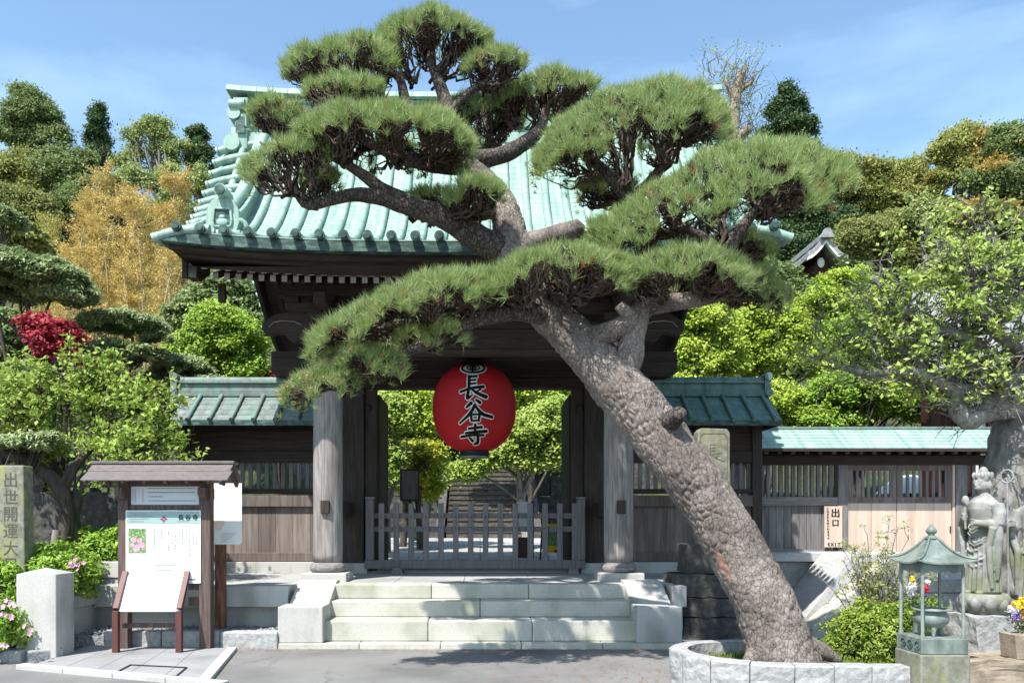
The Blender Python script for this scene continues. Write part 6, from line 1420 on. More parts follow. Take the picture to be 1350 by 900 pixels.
# golden bamboo grove: four kinds, copied with their parts
bamb = []
def bamboo(seed, Hh, lm):
    rg = np.random.default_rng(seed); t = thing('bamboo', '', 'bamboo', (0, 0, 0), 'golden bamboo in the grove')
    cu, cr = spline([(0, 0, 0), (.05*Hh*.3, 0, Hh*.5), (.06*Hh, .02*Hh, Hh*.85), (.11*Hh, .03*Hh, Hh)], [.06, .05, .03, .008], .5)
    b = MB(); b.tube(cu, cr, 7)
    cu = np.array(cu)
    for i in range(4, len(cu)-1, 1): b.tube([cu[i]-np.array([0, 0, .012]), cu[i]+np.array([0, 0, .012])], cr[i]*1.22, 7)
    build(b, 'culm', m_bamboo, t)
    nb = 85; k = rg.integers(int(len(cu)*.28), len(cu), nb); a = rg.uniform(0, 6.28, nb); ln = (1.7-.9*k/len(cu))*rg.uniform(.5, 1.15, nb)
    e = cu[k]+np.stack([np.cos(a)*ln*.8, np.sin(a)*ln*.8, ln*rg.uniform(.1, .8, nb)], -1)
    tubes_raw('branch', bez(cu[k], e, 4, .05), np.linspace(.012, .004, 4)[None]*np.ones((nb, 1)), 3, m_bamboo, t)
    nlf = 6000; j = rg.integers(0, nb, nlf); u = rg.uniform(.3, 1.15, (nlf, 1)); p = cu[k[j]]*(1-u)+e[j]*u+rg.normal(0, .11, (nlf, 3))
    n = unit(rg.normal(size=(nlf, 3))+np.array([0, 0, .5])); raw('foliage', leaf_quads(p, n, rg.uniform(.09, .19, nlf), .30), 4, lm, t)
    return t
def copy_thing(src, loc, rz, sc, label):
    r = src.copy(); COL.objects.link(r); r.location = loc; r.rotation_euler = (0, 0, rz); r.scale = (sc,)*3; r['label'] = label
    for ch in list(src.children):
        c = ch.copy(); COL.objects.link(c); c.parent = r
        for g_ in ch.children: d_ = g_.copy(); COL.objects.link(d_); d_.parent = c
    return r
protos = [bamboo(s, 10, lm) for s, lm in ((1, m_gold), (2, m_gold), (3, m_gold2), (4, m_gold))]
spots = [(50, 300, 33, 2, 'yellow green bamboo at the left end of the grove'), (82, 285, 35, 2, 'pale bamboo second from the left end of the grove'), (108, 258, 33, 0, 'golden bamboo standing left of the tallest pair in the grove'), (120, 225, 36, 1, 'tall feathery bamboo with a bare tip near the slim conifer'), (140, 268, 32, 3, 'golden bamboo in the grove front, left of centre'),
         (160, 300, 31, 0, 'short golden bamboo at the front of the grove'), (172, 262, 34, 1, 'golden bamboo directly behind the shortest one'), (190, 245, 35, 0, 'tall golden bamboo at the centre of the grove'), (205, 280, 31, 3, 'bright golden bamboo right of the grove centre, in front'), (222, 232, 35, 1, 'tallest golden bamboo nearest the gate roof'),
         (236, 270, 33, 0, 'golden bamboo just below the onigawara corner of the roof'), (250, 250, 36, 3, 'golden bamboo partly behind the gate eave'), (262, 310, 31, 2, 'yellow green bamboo under the gate eave'), (100, 330, 30, 3, 'low golden bamboo behind the red maple'), (136, 340, 30, 0, 'low golden bamboo behind the clipped cloud tree'), (218, 335, 29, 3, 'low golden bamboo right above the bright maple'), (185, 345, 29, 1, 'low golden bamboo between the cloud tree and bright maple'), (68, 345, 31, 2, 'low yellow bamboo above the dark clipped mound')]
for k, (px, py, Y, kind, lb) in enumerate(spots):
    lb = lb.replace('onigawara ', 'lower left '); x, _, gz = onhill(px, Y); top = U(px, py, Y).z; sc = (top-gz)/10
    if k == 0 or not protos[kind].get('used'):
        t = protos[kind]; t['used'] = 1; t['label'] = lb; t.location = (x-.11*10*sc*.5, Y, gz); t.scale = (sc,)*3; t.rotation_euler.z = 0
    else: copy_thing(protos[kind], (x-.05*10*sc, Y, gz), (k*2.1) % 6.28 if k % 3 else 0, sc, lb)
for t in protos:
    if 'used' in t: del t['used']
for o in list(bpy.data.objects):
    if 'used' in o: del o['used']
# ---------------------------------------------------------------- garden trees behind the walls
GM = 'bright green maples behind the gate'
def pxtree(name, label, lobes, Y, lm, dens, leaf, rsub, group=None, wood=None, tr=.1, base=None, sub=None, cat='tree', nl=14, **kw):
    E = [E_(l[0], l[1], l[2], l[3], Y+(l[4] if len(l) > 4 else 0)) for l in lobes]; area = sum(l[2]*l[3] for l in lobes)
    bs = base or onhill(lobes[0][0], Y)
    return tree(name, label, E, bs, sub or max(12, int(area/13)), rsub, int(area*dens), leaf, lm, wood, tr, nl, group, cat, **kw)
mk = dict(flat=.5, up=.9, jit=.45, shell=.75, soft=.55)
pxtree('maple_tree', 'bright green maple between the clipped cloud tree and the gate eave', [(300, 450, 55, 38), (265, 470, 40, 34), (320, 490, 40, 26), (290, 425, 36, 22), (240, 480, 30, 22)], 17, m_maple2, 12, .075, .22, GM, **mk)
pxtree('maple_tree', 'bright maple just right of the gate beam end', [(925, 430, 46, 40), (900, 480, 40, 34), (945, 475, 40, 40), (905, 520, 40, 26)], 20, m_maple, 12, .085, .25, GM, **mk)
pxtree('maple_tree', 'broad bright maple in the middle of the green slope at right', [(1010, 440, 64, 36), (1040, 480, 66, 40), (980, 470, 40, 36)], 21, m_maple, 12, .085, .26, GM, **mk)
pxtree('maple_tree', 'bright maple high on the right slope below the tiled roof', [(1110, 380, 40, 22), (1090, 410, 52, 26), (1140, 400, 40, 26)], 26, m_maple, 12, .10, .3, GM, **mk)
pxtree('maple_tree', 'yellow green maple behind the exit wall roof, left part', [(1000, 535, 60, 30), (960, 550, 50, 24), (1050, 545, 50, 26)], 16.5, m_maple, 12, .07, .2, GM, **mk)
pxtree('maple_tree', 'green maple behind the exit wall roof, right part', [(1120, 525, 60, 36), (1175, 535, 50, 30), (1225, 545, 40, 24), (1090, 560, 50, 20)], 16, m_maple2, 12, .07, .2, GM, **mk)
pxtree('maple_tree', 'deep green maple behind the plum branches', [(1120, 455, 54, 36), (1180, 470, 56, 40), (1230, 500, 40, 34)], 22, m_maple2, 12, .085, .26, GM, **mk)
pxtree('maple_tree', 'bright maple framed by the gateway left of the lantern', [(530, 530, 50, 26), (560, 560, 46, 32), (505, 575, 34, 40), (545, 610, 46, 30), (560, 650, 26, 26)], 19, m_maple, 9, .09, .28, GM, **mk)
pxtree('maple_tree', 'grey green tree at the left side of the gateway', [(510, 555, 34, 36), (505, 620, 26, 50)], 17, m_bush, 8, .08, .24, None, m_barkg, **mk)
pxtree('maple_tree', 'yellow maple spray below the lantern at left', [(555, 598, 30, 14), (540, 640, 28, 20)], 18, m_yellowm, 9, .085, .22, None, **mk)
pxtree('plum_tree', 'pale trunked tree framed by the gateway right of the lantern', [(700, 575, 46, 30), (735, 560, 40, 34), (672, 605, 44, 24), (615, 625, 22, 14), (730, 605, 34, 26), (640, 595, 26, 16)], 18, m_bush, 8, .085, .26, None, m_barkw, .12, base=((695-VX)*18/FPX, 18, .9), nl=18, **mk)
pxtree('maple_tree', 'bright maple high behind the right half of the gateway', [(700, 520, 60, 30), (640, 530, 60, 26), (745, 520, 40, 28)], 24, m_maple, 8, .11, .34, GM, **mk)
pxtree('evergreen_tree', 'dark evergreen mass closing the view behind the temple stairs', [(600, 560, 110, 40), (700, 590, 90, 40), (560, 600, 70, 30)], 29, m_dark, 6, .16, .45)
pxtree('broadleaf_tree', 'dark green tree behind the bright maple beside the eave', [(300, 395, 46, 34), (330, 430, 40, 40), (260, 420, 40, 34)], 25, m_everg, 6, .14, .4)
pxtree('maple_tree', 'dark red maple seen between clipped mounds at left', [(72, 445, 30, 20), (80, 470, 24, 22), (55, 432, 18, 12)], 11.9, m_red_l, 11, .075, .17, 'red maples', **mk)
pxtree('maple_tree', 'small red maple peeping over the left wing roof', [(375, 503, 26, 10), (352, 508, 14, 7)], 17, m_red_l, 10, .075, .14, 'red maples', base=((375-VX)*17/FPX, 17, .6), **mk)
pxtree('maple_tree', 'low red maple patch under the clipped cloud tree', [(125, 484, 18, 6)], 14.5, m_red_l, 14, .065, .12, 'red maples', base=((125-VX)*14.5/FPX, 14.5, .6), sub=14, **mk)
pxtree('broadleaf_shrub', 'fresh green shrub left of the dark red maple', [(40, 470, 40, 26), (20, 490, 36, 24)], 15.5, m_maple2, 8, .075, .2, None, cat='shrub', **mk)
pxtree('broadleaf_shrub', 'dark evergreen shrub under the big clipped mound at the left edge', [(0, 440, 34, 30), (-15, 470, 40, 40), (40, 500, 50, 16)], 14.6, m_everg, 9, .08, .2, None, cat='shrub', nl=4)
pxtree('broadleaf_tree', 'olive tree between the clipped mound and the bamboo grove', [(15, 320, 50, 26), (-10, 350, 40, 40)], 24, m_olive, 9, .13, .3)
pd = dict(soft=.4, flat=.45, up=1.0, jit=.5, aspect=.3, low=-.15)
pxtree('cloud_pruned_tree', 'big dark clipped podocarpus mound at the left edge', [(30, 372, 86, 34), (85, 395, 40, 22), (-10, 385, 60, 40)], 12.4, m_podo, 16, .085, .14, 'clipped podocarpus trees', m_barkd, .10, sub=330, base=(-6.9, 12.4, .6), nl=5, **pd)
pxtree('cloud_pruned_tree', 'small clipped podocarpus pad at the far left above the big mound', [(5, 296, 24, 22)], 13.5, m_podo, 16, .085, .13, 'clipped podocarpus trees', m_barkd, .08, sub=60, base=(-8.6, 13.5, .6), nl=5, **pd)
pxtree('cloud_pruned_tree', 'layered clipped podocarpus with two pale pads beside the red maple', [(158, 432, 62, 18), (162, 472, 62, 20), (205, 448, 20, 10)], 13.4, m_podo, 18, .08, .12, 'clipped podocarpus trees', m_barkd, .08, sub=330, base=(-6.0, 13.4, .6), nl=5, **pd)
pxtree('cloud_pruned_tree', 'clipped podocarpus lump above the left wing roof end', [(240, 490, 40, 22), (215, 510, 40, 18), (275, 510, 30, 12)], 14.2, m_podo, 16, .08, .13, 'clipped podocarpus trees', m_barkd, .08, sub=200, base=(-5.3, 14.2, .6), nl=5, **pd)
# leafy bush tree at left front
def spray(t, allp, N, N2, NL, lens, lens2, leaf, lm, wm, bias, zmin=None, size=.035):
    o = allp[rng.integers(0, len(allp), N)]; dv = unit(rng.normal(size=(N, 3))*np.array([.9, .6, .7])+np.array(bias)); e = o+dv*rng.uniform(*lens, (N, 1))
    tp = bez(o, e, 6, .035); tubes_raw('twig', tp, np.linspace(.010, .0028, 6)[None]*rng.uniform(.6, 1.4, (N, 1)), 4, wm, t)
    j = rng.integers(0, N, N2); o2 = tp[j, rng.integers(2, 6, N2)]; e2 = o2+unit(dv[j]+rng.normal(0, .8, (N2, 3)))*rng.uniform(*lens2, (N2, 1)); tp2 = bez(o2, e2, 4, .015); tubes_raw('twig', tp2, np.linspace(.005, .002, 4)[None]*np.ones((N2, 1)), 3, wm, t)
    j = rng.choice(N2, NL, p=(lambda w_: w_/w_.sum())(rng.uniform(.05, 1, N2)**3)); q = tp2[j, rng.integers(2, 4, NL)]+rng.normal(0, size, (NL, 3))
    if zmin is not None: q = q[q[:, 2] > zmin]
    raw('crown', leaf_quads(q, unit(rng.normal(0, .6, q.shape)+np.array([-.1, -.25, .6])), rng.uniform(leaf[0], leaf[1], len(q)), .52), 4, lm, t)
lt_ = thing('plum_tree', 'spreading fresh green leafy tree over the iron fence at left', 'tree', (-5.28, 10.15, .5))
LP = [[(100, 720, 10.2, 9), (98, 670, 10.2, 8), (112, 630, 10.2, 7), (140, 590, 10.2, 6), (165, 550, 10.2, 4), (180, 515, 10.2, 2)], [(112, 630, 10.2, 6), (150, 610, 10.0, 5), (190, 590, 9.9, 4), (225, 570, 9.9, 2)], [(140, 590, 10.2, 5), (120, 550, 10.3, 4), (100, 520, 10.4, 3), (85, 495, 10.4, 2)],
      [(98, 670, 10.2, 6), (75, 620, 10.3, 5), (45, 580, 10.4, 4), (20, 540, 10.4, 3), (-5, 510, 10.4, 2)], [(150, 610, 10.0, 4), (185, 620, 9.8, 3), (215, 625, 9.8, 2)], [(165, 550, 10.2, 4), (200, 535, 10.1, 3), (225, 545, 10, 2)], [(45, 580, 10.4, 3), (50, 540, 10.3, 3), (55, 500, 10.3, 2)], [(20, 540, 10.4, 2), (5, 560, 10.2, 2), (-20, 560, 10.2, 2)], [(120, 550, 10.3, 3), (140, 515, 10.4, 2), (150, 490, 10.4, 2)]]
lall = []
for k, q_ in enumerate(LP):
    b = MB(); C, rr = limb(b, q_, .05, 9, .25, k*1.7+20); build(b, 'branch', m_barkd, lt_); lall += [tuple(c) for c in C[(len(C)*2//3 if k == 0 else len(C)//3):]]
spray(lt_, np.array(lall), 420, 1500, 15500, (.15, .5), (.07, .2), (.045, .095), m_bush, m_barkd, (0, -.15, .25), 1.75, .045)
b = MB(); limb(b, [(85, 710, 10.1, 9), (88, 670, 10.1, 9), (80, 645, 10.05, 11), (58, 622, 10, 9), (20, 600, 10, 8), (-20, 590, 10, 6)], .06, 10, .25, 2); limb(b, [(80, 650, 10.05, 8), (95, 620, 10.1, 7), (120, 590, 10.2, 5)], .06, 9, .2, 5)
tag(build(b, 'bent_trunk', m_barkd, base=U(85, 715, 10.1)), 'dark bent trunk with a heavy limb behind the inscribed stone', 'tree trunk')
pxtree('cloud_pruned_tree', 'dark shaded pine pad just above the inscribed stone', [(30, 590, 50, 14), (60, 582, 34, 12)], 9.9, m_podo, 14, .07, .09, None, m_barkd, .05, sub=90, base=(-5.9, 9.9, .6), **pd)
# ---------------------------------------------------------------- plum tree on the right
pt = thing('plum_tree', 'old gnarled plum with thick grey trunk and pale leaves at the right edge', 'tree', (5.55, 8.3, 0))
b = MB(); limb(b, [(1345, 850, 8.3, 56), (1342, 780, 8.3, 48), (1338, 700, 8.3, 44), (1340, 620, 8.3, 38), (1352, 550, 8.35, 32), (1372, 490, 8.4, 26), (1390, 440, 8.4, 22)], .05, 40, .22, 8); build(b, 'trunk', m_barkg, pt)
PL = [[(1368, 540, 8.3, 17), (1345, 533, 8.2, 16), (1318, 534, 8.1, 14), (1300, 541, 8.05, 12), (1275, 551, 8.0, 11), (1262, 535, 7.98, 9), (1257, 514, 7.96, 8), (1238, 503, 7.9, 6)],
      [(1306, 540, 8.06, 9), (1318, 520, 8.0, 9), (1338, 495, 7.95, 8), (1360, 470, 7.9, 7)], [(1308, 540, 8.06, 8), (1293, 520, 8.0, 8), (1284, 480, 7.95, 7), (1282, 450, 7.9, 6), (1268, 432, 7.9, 5)],
      [(1302, 525, 8.0, 6), (1272, 513, 7.95, 6), (1246, 508, 7.9, 6), (1222, 496, 7.85, 6), (1186, 489, 7.8, 6), (1150, 492, 7.8, 5), (1112, 484, 7.8, 3), (1085, 470, 7.8, 2)],
      [(1360, 470, 7.9, 7), (1330, 452, 7.8, 6), (1305, 430, 7.75, 5), (1292, 402, 7.7, 4), (1284, 370, 7.7, 3), (1276, 335, 7.7, 2)], [(1295, 455, 7.9, 5), (1258, 440, 7.8, 5), (1220, 428, 7.75, 5), (1196, 412, 7.7, 4), (1172, 392, 7.7, 3), (1150, 365, 7.7, 2)],
      [(1365, 395, 8.2, 8), (1340, 398, 8.0, 7), (1318, 420, 7.9, 6), (1300, 424, 7.85, 4)], [(1375, 430, 8.3, 9), (1355, 380, 8.1, 7), (1335, 350, 8.0, 5), (1310, 325, 7.9, 3), (1290, 300, 7.9, 2)], [(1285, 505, 8.0, 6), (1250, 470, 8.1, 5), (1225, 462, 8.1, 4), (1190, 450, 8.1, 3), (1155, 445, 8.1, 2)],
      [(1225, 497, 7.85, 4), (1205, 470, 7.8, 3), (1180, 455, 7.75, 3), (1130, 440, 7.7, 2)], [(1262, 516, 7.97, 5), (1285, 508, 7.9, 5), (1310, 500, 7.8, 4), (1335, 505, 7.75, 3)], [(1345, 365, 8.0, 4), (1320, 380, 7.8, 3), (1260, 360, 7.7, 2), (1220, 350, 7.7, 1.5)]]
allp = []
for k, p in enumerate(PL):
    b = MB(); C, rr = limb(b, [(x_, y_, z_, r_*1.25) for x_, y_, z_, r_ in p], .04, 10, .3, k*2.3); build(b, 'branch', m_barkw if k in (0, 3) else m_barkg, pt)
    i0 = 0 if k not in (0,) else 20
    allp += [tuple(c) for c in C[i0:]]
spray(pt, np.array(allp), 620, 1400, 14500, (.18, .62), (.08, .25), (.036, .076), m_plum, m_barkg, (-.25, 0, .5), 1.4+(VY-530)*8/FPX*.98, .032)
# ---------------------------------------------------------------- shrubs and azaleas
def mound(name, label, cen, rad, n, leaf, lmat, group, flowers=0, pm=None, dens_in=.3):
    c = np.array(cen); r = np.array(rad); t = thing(name, label, 'shrub', (cen[0], cen[1], cen[2]-rad[2]*.6), group)
    d = unit(rng.normal(size=(n, 3))); d[:, 2] = np.where(d[:, 2] < -.5, -d[:, 2], d[:, 2]); lump = 1+.15*np.sin(d[:, 0]*7+cen[0])*np.sin(d[:, 1]*6)+.12*np.sin(d[:, 2]*9+cen[1]*3)*np.sin(d[:, 0]*11)+np.where(rng.uniform(size=n) < .06, rng.uniform(0, .22, n), 0)
    p = c+d*r*(lump[:, None])*(1-dens_in*rng.uniform(0, 1, (n, 1))**2)
    raw('foliage', leaf_quads(p, unit(d*.5+np.array([0, -.1, .5])+rng.normal(0, .5, (n, 3))), leaf*rng.uniform(.7, 1.3, n), .42), 4, lmat, t)
    ns = 60; q = c+unit(np.abs(rng.normal(size=(ns, 3)))*np.sign(rng.normal(size=(ns, 3))))*r*.85; b0 = np.tile(c-np.array([0, 0, r[2]*.75]), (ns, 1))+rng.normal(0, .04, (ns, 3)); tubes_raw('stem', bez(b0, q, 5, .03), np.linspace(.012, .004, 5)[None]*np.ones((ns, 1)), 4, m_barkd, t)
    return t
def blossom(tid, px, py, Y, n=4, spread=.03):
    t = tid; c0 = np.array(U(px, py, Y))
    V = []
    for k in range(n):
        c = c0+rng.normal(0, 1, 3)*np.array([spread*1.4, spread*.5, spread]); ax = unit(np.array([[rng.normal(0, .4), -1, rng.normal(.3, .4)]]))[0]
        u = np.cross(ax, [0, 0, 1.]); u /= np.linalg.norm(u); v = np.cross(ax, u)
        for q in range(5):
            a = q*1.2566+k; dr = u*math.cos(a)+v*math.sin(a); sd = -u*math.sin(a)+v*math.cos(a); L_ = .026
            V += [c, c+dr*L_*.6+sd*L_*.4+ax*.008, c+dr*L_*1.15+ax*.012, c+dr*L_*.6-sd*L_*.4+ax*.008]
    raw('blossom', np.array(V), 4, m_petal, t)
GA = 'azalea bushes in the left bed'
a1 = mound('azalea_bush', 'azalea with pink flowers in front of the white granite post', (-5.05, 8.05, .33), (.42, .30, .34), 3600, .06, m_azal, GA); [blossom(a1, x, y, Yq) for x, y, Yq in ((10, 812, 7.78), (14, 798, 7.8), (36, 830, 7.75), (4, 845, 7.75))]
for i, c in enumerate(((14, 797), (3, 800), (10, 812))): pass
a2 = mound('azalea_bush', 'broad azalea left of the white post below the inscribed stone', (-5.45, 8.62, .62), (.62, .32, .42), 4200, .06, m_azal, GA)
a3 = mound('azalea_bush', 'azalea with a pink flower cluster right behind the white post', (-4.83, 9.15, .72), (.36, .48, .36), 4200, .06, m_azal, GA); blossom(a3, 96, 743, 8.72, 9, .035)
a4 = mound('azalea_bush', 'long azalea bank at the foot of the bent trunk', (-4.75, 10.35, 1.0), (.85, .4, .36), 6500, .065, m_azal, GA)
a5 = mound('azalea_bush', 'leafy azalea between the inscribed stone and the prop pole', (-5.15, 9.65, .82), (.5, .42, .34), 4600, .062, m_azal, GA)
a6 = mound('azalea_bush', 'low azalea spilling over the kerb at the left corner', (-5.6, 8.2, .35), (.4, .25, .36), 2400, .058, m_azal, GA); [blossom(a6, x, y, Yq) for x, y, Yq in ((5, 800, 7.93),)]
mound('azalea_bush', 'clipped yellow green azalea beside the incense pavilion', (3.62, 7.25, .36), (.46, .36, .32), 9500, .038, m_azald, 'clipped bushes by the pavilion')
mound('azalea_bush', 'clipped azalea behind the pavilion and the flower vase', (4.2, 7.75, .38), (.45, .3, .30), 6000, .038, m_azald, 'clipped bushes by the pavilion')
# airy shrub above the clipped azalea
sh = thing('airy_shrub', 'loose twiggy shrub with small leaves above the clipped azalea', 'shrub', (3.75, 7.55, .2))
N = 46; o = np.tile(np.array([3.78, 7.6, .25]), (N, 1))+rng.normal(0, .05, (N, 3)); e = np.array([3.8, 7.6, .95])+rng.normal(0, 1, (N, 3))*np.array([.19, .14, .17]); e[:, 2] = np.minimum(e[:, 2], 1.33)
tp = bez(o, e, 6, .03); tubes_raw('stem', tp, np.linspace(.009, .003, 6)[None]*np.ones((N, 1)), 5, m_barkg, sh)
N2 = 300; j = rng.integers(0, N, N2); o2 = tp[j, rng.integers(2, 6, N2)]; e2 = o2+unit(rng.normal(size=(N2, 3))+np.array([0, 0, .6]))*rng.uniform(.05, .16, (N2, 1)); tubes_raw('stem', bez(o2, e2, 4, .01), np.linspace(.004, .0018, 4)[None]*np.ones((N2, 1)), 3, m_barkg, sh)
NL = 3200; j = rng.integers(0, N2, NL); p = e2[j]+rng.normal(0, .022, (NL, 3)); raw('foliage', leaf_quads(p, unit(rng.normal(0, .6, p.shape)+np.array([0, -.2, .6])), rng.uniform(.022, .045, NL), .42), 4, m_olive, sh)
# ---------------------------------------------------------------- courtyard seen through the gate
b = MB()
def cz(y): return .67+.30*(y-12.95)/10
for j in range(10):
    for i in range(8):
        x0, x1 = -4.8+1.2*i, -3.6+1.2*i; y0, y1 = 12.95+1.05*j, 14+1.05*j; e = .008
        b.prism([(x0+e, y0+e, cz(y0)), (x1-e, y0+e, cz(y0)), (x1-e, y1-e, cz(y1)), (x0+e, y1-e, cz(y1))], (0, 0, -.1))
setting(build(b, 'courtyard', m_paving))
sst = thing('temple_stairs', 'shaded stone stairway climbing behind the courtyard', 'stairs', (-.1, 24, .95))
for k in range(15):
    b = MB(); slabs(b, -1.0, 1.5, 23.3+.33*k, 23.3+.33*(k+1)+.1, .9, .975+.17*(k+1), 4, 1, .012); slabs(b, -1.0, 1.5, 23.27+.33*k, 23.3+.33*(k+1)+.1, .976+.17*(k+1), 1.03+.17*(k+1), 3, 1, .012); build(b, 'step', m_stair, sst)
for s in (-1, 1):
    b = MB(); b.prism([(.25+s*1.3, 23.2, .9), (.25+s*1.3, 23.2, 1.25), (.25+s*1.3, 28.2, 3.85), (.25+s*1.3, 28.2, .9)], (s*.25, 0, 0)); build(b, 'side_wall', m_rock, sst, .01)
rw = MB()
for i in range(9):
    for j in range(4):
        rockbox(rw, -6.5+1.5*i-(.7 if j % 2 else 0), -5.02+1.5*i-(.7 if j % 2 else 0), 28.4, 28.9, .9+.75*j, 1.63+.75*j, 3, .03, i+j*9)
tag(build(rw, 'stone_wall', m_rock, base=(0, 28.6, .9)), 'dark retaining wall of stacked stones behind the stairway', 'wall')
cs = thing('courtyard_sign', 'grey framed board on a post seen over the barrier', 'sign', ((540-VX)*15/FPX, 15, .7))
x0, x1, z0, z1 = (529-VX)*15/FPX, (551-VX)*15/FPX, CAM_H+(VY-658)*15/FPX, CAM_H+(VY-620)*15/FPX
b = MB(); b.box(x0, x1, 15, 15.04, z0, z1); build(b, 'board', m_greyw_v, cs, .004); b = MB()
for q in ((x0-.02, x1+.02, z1, z1+.03), (x0-.02, x1+.02, z0-.03, z0), (x0-.025, x0, z0, z1), (x1, x1+.025, z0, z1)): b.box(q[0], q[1], 14.985, 15.045, q[2], q[3])
build(b, 'frame', m_dark_h, cs); b = MB(); b.box((x0+x1)/2-.03, (x0+x1)/2+.03, 15.046, 15.1, .7, z1); build(b, 'post', m_dark_v, cs)
ob = thing('offering_box', 'small pale green box at the foot of the stairway', 'box', ((553-VX)*21/FPX, 21, .92))
b = MB(); x = (553-VX)*21/FPX; b.box(x-.19, x+.19, 20.9, 21.2, .95, 1.28); build(b, 'body', m_bronze, ob, .01); b = MB(); b.box(x-.21, x+.21, 20.87, 21.23, 1.285, 1.33); build(b, 'lid', m_bronze, ob, .006)
b = MB(); [b.box(x+dx-.02, x+dx+.02, 20.92, 20.96, .9, .95) for dx in (-.15, .15)]; build(b, 'foot', m_iron, ob)
# stand with notices and a red yellow panel behind the right of the barrier
ks_ = thing('notice_stand', 'red and white notice stand behind the right end of the barrier', 'stand', ((690-VX)*15.5/FPX, 15.5, .74))
def yb_(px, Y): return (px-VX)*Y/FPX
def zb2(py, Y): return CAM_H+(VY-py)*Y/FPX
b = MB(); b.box(yb_(679, 15.5), yb_(701, 15.5), 15.4, 15.8, .74, zb2(708, 15.5)); b.box(yb_(679, 15.5), yb_(702, 15.5), 15.38, 15.82, zb2(700, 15.5), zb2(694, 15.5)); build(b, 'red_cabinet', m_redleg, ks_)
b = MB(); b.box(yb_(680, 15.5), yb_(700, 15.5), 15.45, 15.75, zb2(694, 15.5)+.002, zb2(661, 15.5)); build(b, 'white_panels', m_board, ks_)
b = MB()
for px in (679, 702): b.box(yb_(px, 15.5)-.02, yb_(px, 15.5)+.02, 15.38, 15.42, .74, zb2(660, 15.5))
build(b, 'post', m_redleg, ks_)
yp = thing('bordered_poster', 'yellow edged poster on a brown easel behind the barrier', 'sign', (yb_(728, 14.6), 14.6, .71))
x0, x1 = yb_(716, 14.6), yb_(741, 14.6); z0, z1 = zb2(728, 14.6), zb2(690, 14.6)
b = MB(); b.box(x0, x1, 14.6, 14.62, z0, z1); p_ = build(b, 'panel', m_pety, yp); b = MB(); b.box(x0+.02, x1-.02, 14.596, 14.599, z0+.13, z1-.13); build(b, 'picture', m_leafprint, p_)
b = MB(); b.box(x1-.14, x1, 14.594, 14.598, z0, z0+.05); build(b, 'red_strip', m_redleg, p_)
b = MB(); [b.bar((xx, 14.66, .71), (xx+dx, 14.66, z1+.05), .035, .03) for xx, dx in ((x0-.05, .05), (x1+.04, -.04), (x0+.1, -.12))]; build(b, 'easel', m_signwood, yp)
# ---------------------------------------------------------------- buildings on the right slope
hl = thing('tiled_hall', 'small grey tiled gable roof with white edge among the trees', 'building', (yb_(1090, 34), 34, 7))
Y = 34
pk_ = U(1085, 321, Y); b = MB(); lft, rgt = U(1062, 343, Y), U(1114, 349, Y); nseg = 8
for sd_x, end in ((-1, lft), (1, rgt)):
    for k in range(nseg):
        u0, u1 = k/nseg, (k+1)/nseg; f = lambda u: Vector((pk_.x+(end.x-pk_.x)*u, Y, pk_.z+(end.z-pk_.z)*(1-(1-u)**1.5)))
        a, c = f(u0), f(u1); b.prism([a, c, c+Vector((0, 0, .22)), a+Vector((0, 0, .22))], (0, 7, 0))
        b.prism([a+Vector((0, -.3, .05)), c+Vector((0, -.3, .05)), c+Vector((0, -.3, .30)), a+Vector((0, -.3, .30))], (0, .29, 0))
b.box(pk_.x-.16, pk_.x+.16, Y-.35, Y+7, pk_.z+.12, pk_.z+.34); b.prism([(pk_.x-.3, Y-.5, pk_.z+.1), (pk_.x+.3, Y-.5, pk_.z+.1), (pk_.x+.1, Y-.5, pk_.z+.48), (pk_.x-.1, Y-.5, pk_.z+.48)], (0, .2, 0)); rr_ = build(b, 'roof', m_tile, hl)
b = MB()
for end in (lft, rgt):
    for k in range(nseg):
        u0, u1 = k/nseg, (k+1)/nseg; f = lambda u: Vector((pk_.x+(end.x-pk_.x)*u, Y-.33, pk_.z+(end.z-pk_.z)*(1-(1-u)**1.5)))
        a, c = f(u0), f(u1); b.prism([a-Vector((0, 0, .06)), c-Vector((0, 0, .06)), c+Vector((0, 0, .05)), a+Vector((0, 0, .05))], (0, .2, 0))
build(b, 'white_verge', m_plaster, rr_)
b = MB(); b.prism([(lft.x+.5, Y+.3, 4), (rgt.x-.5, Y+.3, 4), (rgt.x-.5, Y+.3, rgt.z-.1), (pk_.x, Y+.3, pk_.z-.15), (lft.x+.5, Y+.3, lft.z-.1)], (0, 6, 0)); build(b, 'gable_wall', m_redwood, hl)
b = MB(); b.ell((pk_.x, Y+.2, pk_.z-.75), (.16, .06, .22)); build(b, 'gable_pendant', m_plaster, hl)
bd = thing('timber_hall', 'dark red timber hall with white wall behind the plum branches', 'building', (8.4, 13.5, .5)); Y = 13.4
def V3(px, py, Y=13.4): return U(px, py, Y)
b = MB(); c1, c2 = V3(1185, 412), V3(1215, 375); 
P0 = [V3(1225, 492), V3(1420, 440), V3(1420, 372, 15.5), V3(1200, 384, 15.5)]
n = 14; m = 10
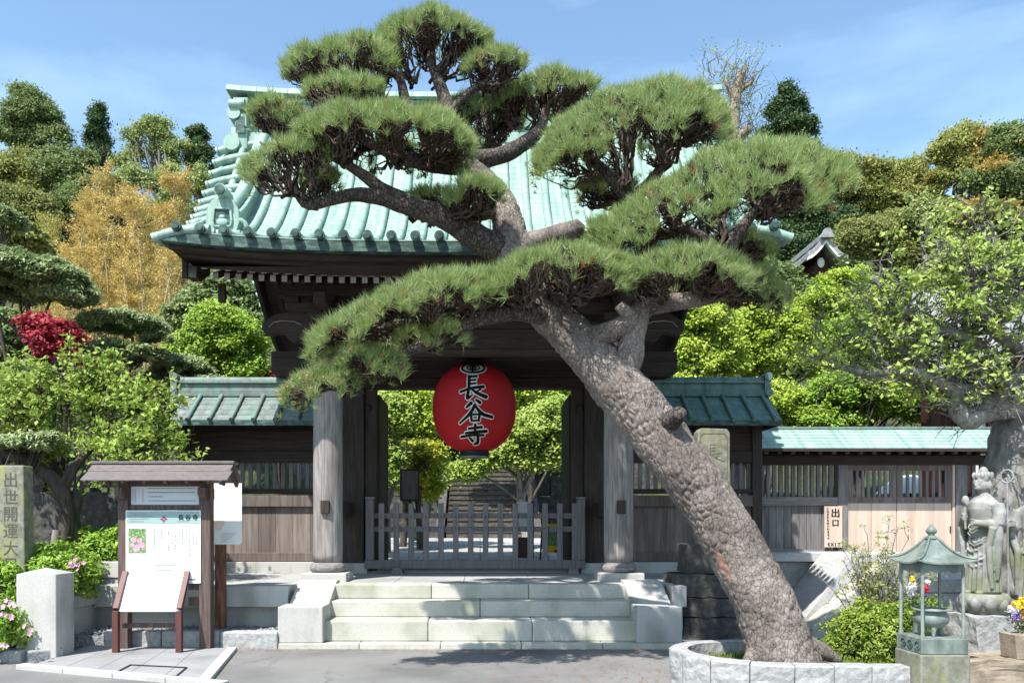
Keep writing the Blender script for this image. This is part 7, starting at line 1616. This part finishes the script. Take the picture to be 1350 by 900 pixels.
for i in range(n):
    for j in range(m):
        a = P0[0].lerp(P0[1], i/n).lerp(P0[3].lerp(P0[2], i/n), j/m); c = P0[0].lerp(P0[1], (i+.96)/n).lerp(P0[3].lerp(P0[2], (i+.96)/n), j/m); d_ = P0[0].lerp(P0[1], (i+.96)/n).lerp(P0[3].lerp(P0[2], (i+.96)/n), (j+1)/m); e_ = P0[0].lerp(P0[1], i/n).lerp(P0[3].lerp(P0[2], i/n), (j+1)/m)
        b.prism([a+Vector((0, 0, .04)), c+Vector((0, 0, .04)), d_+Vector((0, 0, .01)), e_+Vector((0, 0, .01))], (0, 0, -.05))
build(b, 'roof', m_tile, bd)
b = MB(); b.bar(P0[0]+Vector((0, .05, -.12)), P0[1]+Vector((0, .05, -.12)), .12, .16); build(b, 'eave_board', m_redwood, bd); b = MB()
for k in range(9):
    a = P0[0].lerp(P0[1], (k+.7)/9.5)+Vector((0, .12, -.24)); b.bar(a, a+Vector((0, 1.2, .35)), .07, .10)
rr_ = build(b, 'rafter', m_redwood, bd); b = MB()
for k in range(9):
    a = P0[0].lerp(P0[1], (k+.7)/9.5)+Vector((0, .11, -.24)); b.box(a.x-.036, a.x+.036, a.y-.004, a.y+.008, a.z-.05, a.z+.05)
build(b, 'rafter_end', m_white, rr_)
b = MB(); x0 = V3(1262, 500).x; b.box(x0, 12, 14.3, 14.5, .5, V3(0, 505).z+.6); build(b, 'wall', m_redwood, bd)
b = MB(); b.box(V3(1312, 500).x, 12, 14.2, 14.29, 2.2, V3(0, 492).z); build(b, 'white_wall', m_plaster, bd)
b = MB(); [b.box(xx-.08, xx+.08, 14.12, 14.28, .5, V3(0, 480).z) for xx in (V3(1266, 0).x, V3(1308, 0).x, V3(1345, 0).x)]; build(b, 'post', m_redwood, bd)
ca = MB(); ca.grid([[(9.45+.75*math.cos(a)*s+.0, 17.5+.55*math.sin(a)*s, 2.05+.42*(1-s*s)) for a in np.linspace(0, 6.2832, 25)] for s in np.linspace(.02, 1, 7)])
cn = thing('garden_parasol', 'white garden parasol glimpsed through the lattice over the pale door', 'parasol', (9.45, 17.5, .6)); build(ca, 'canopy', m_board, cn); b = MB(); b.tube([(9.45, 17.5, .5), (9.45, 17.5, 2.45)], .025, 8); build(b, 'pole', m_iron, cn)
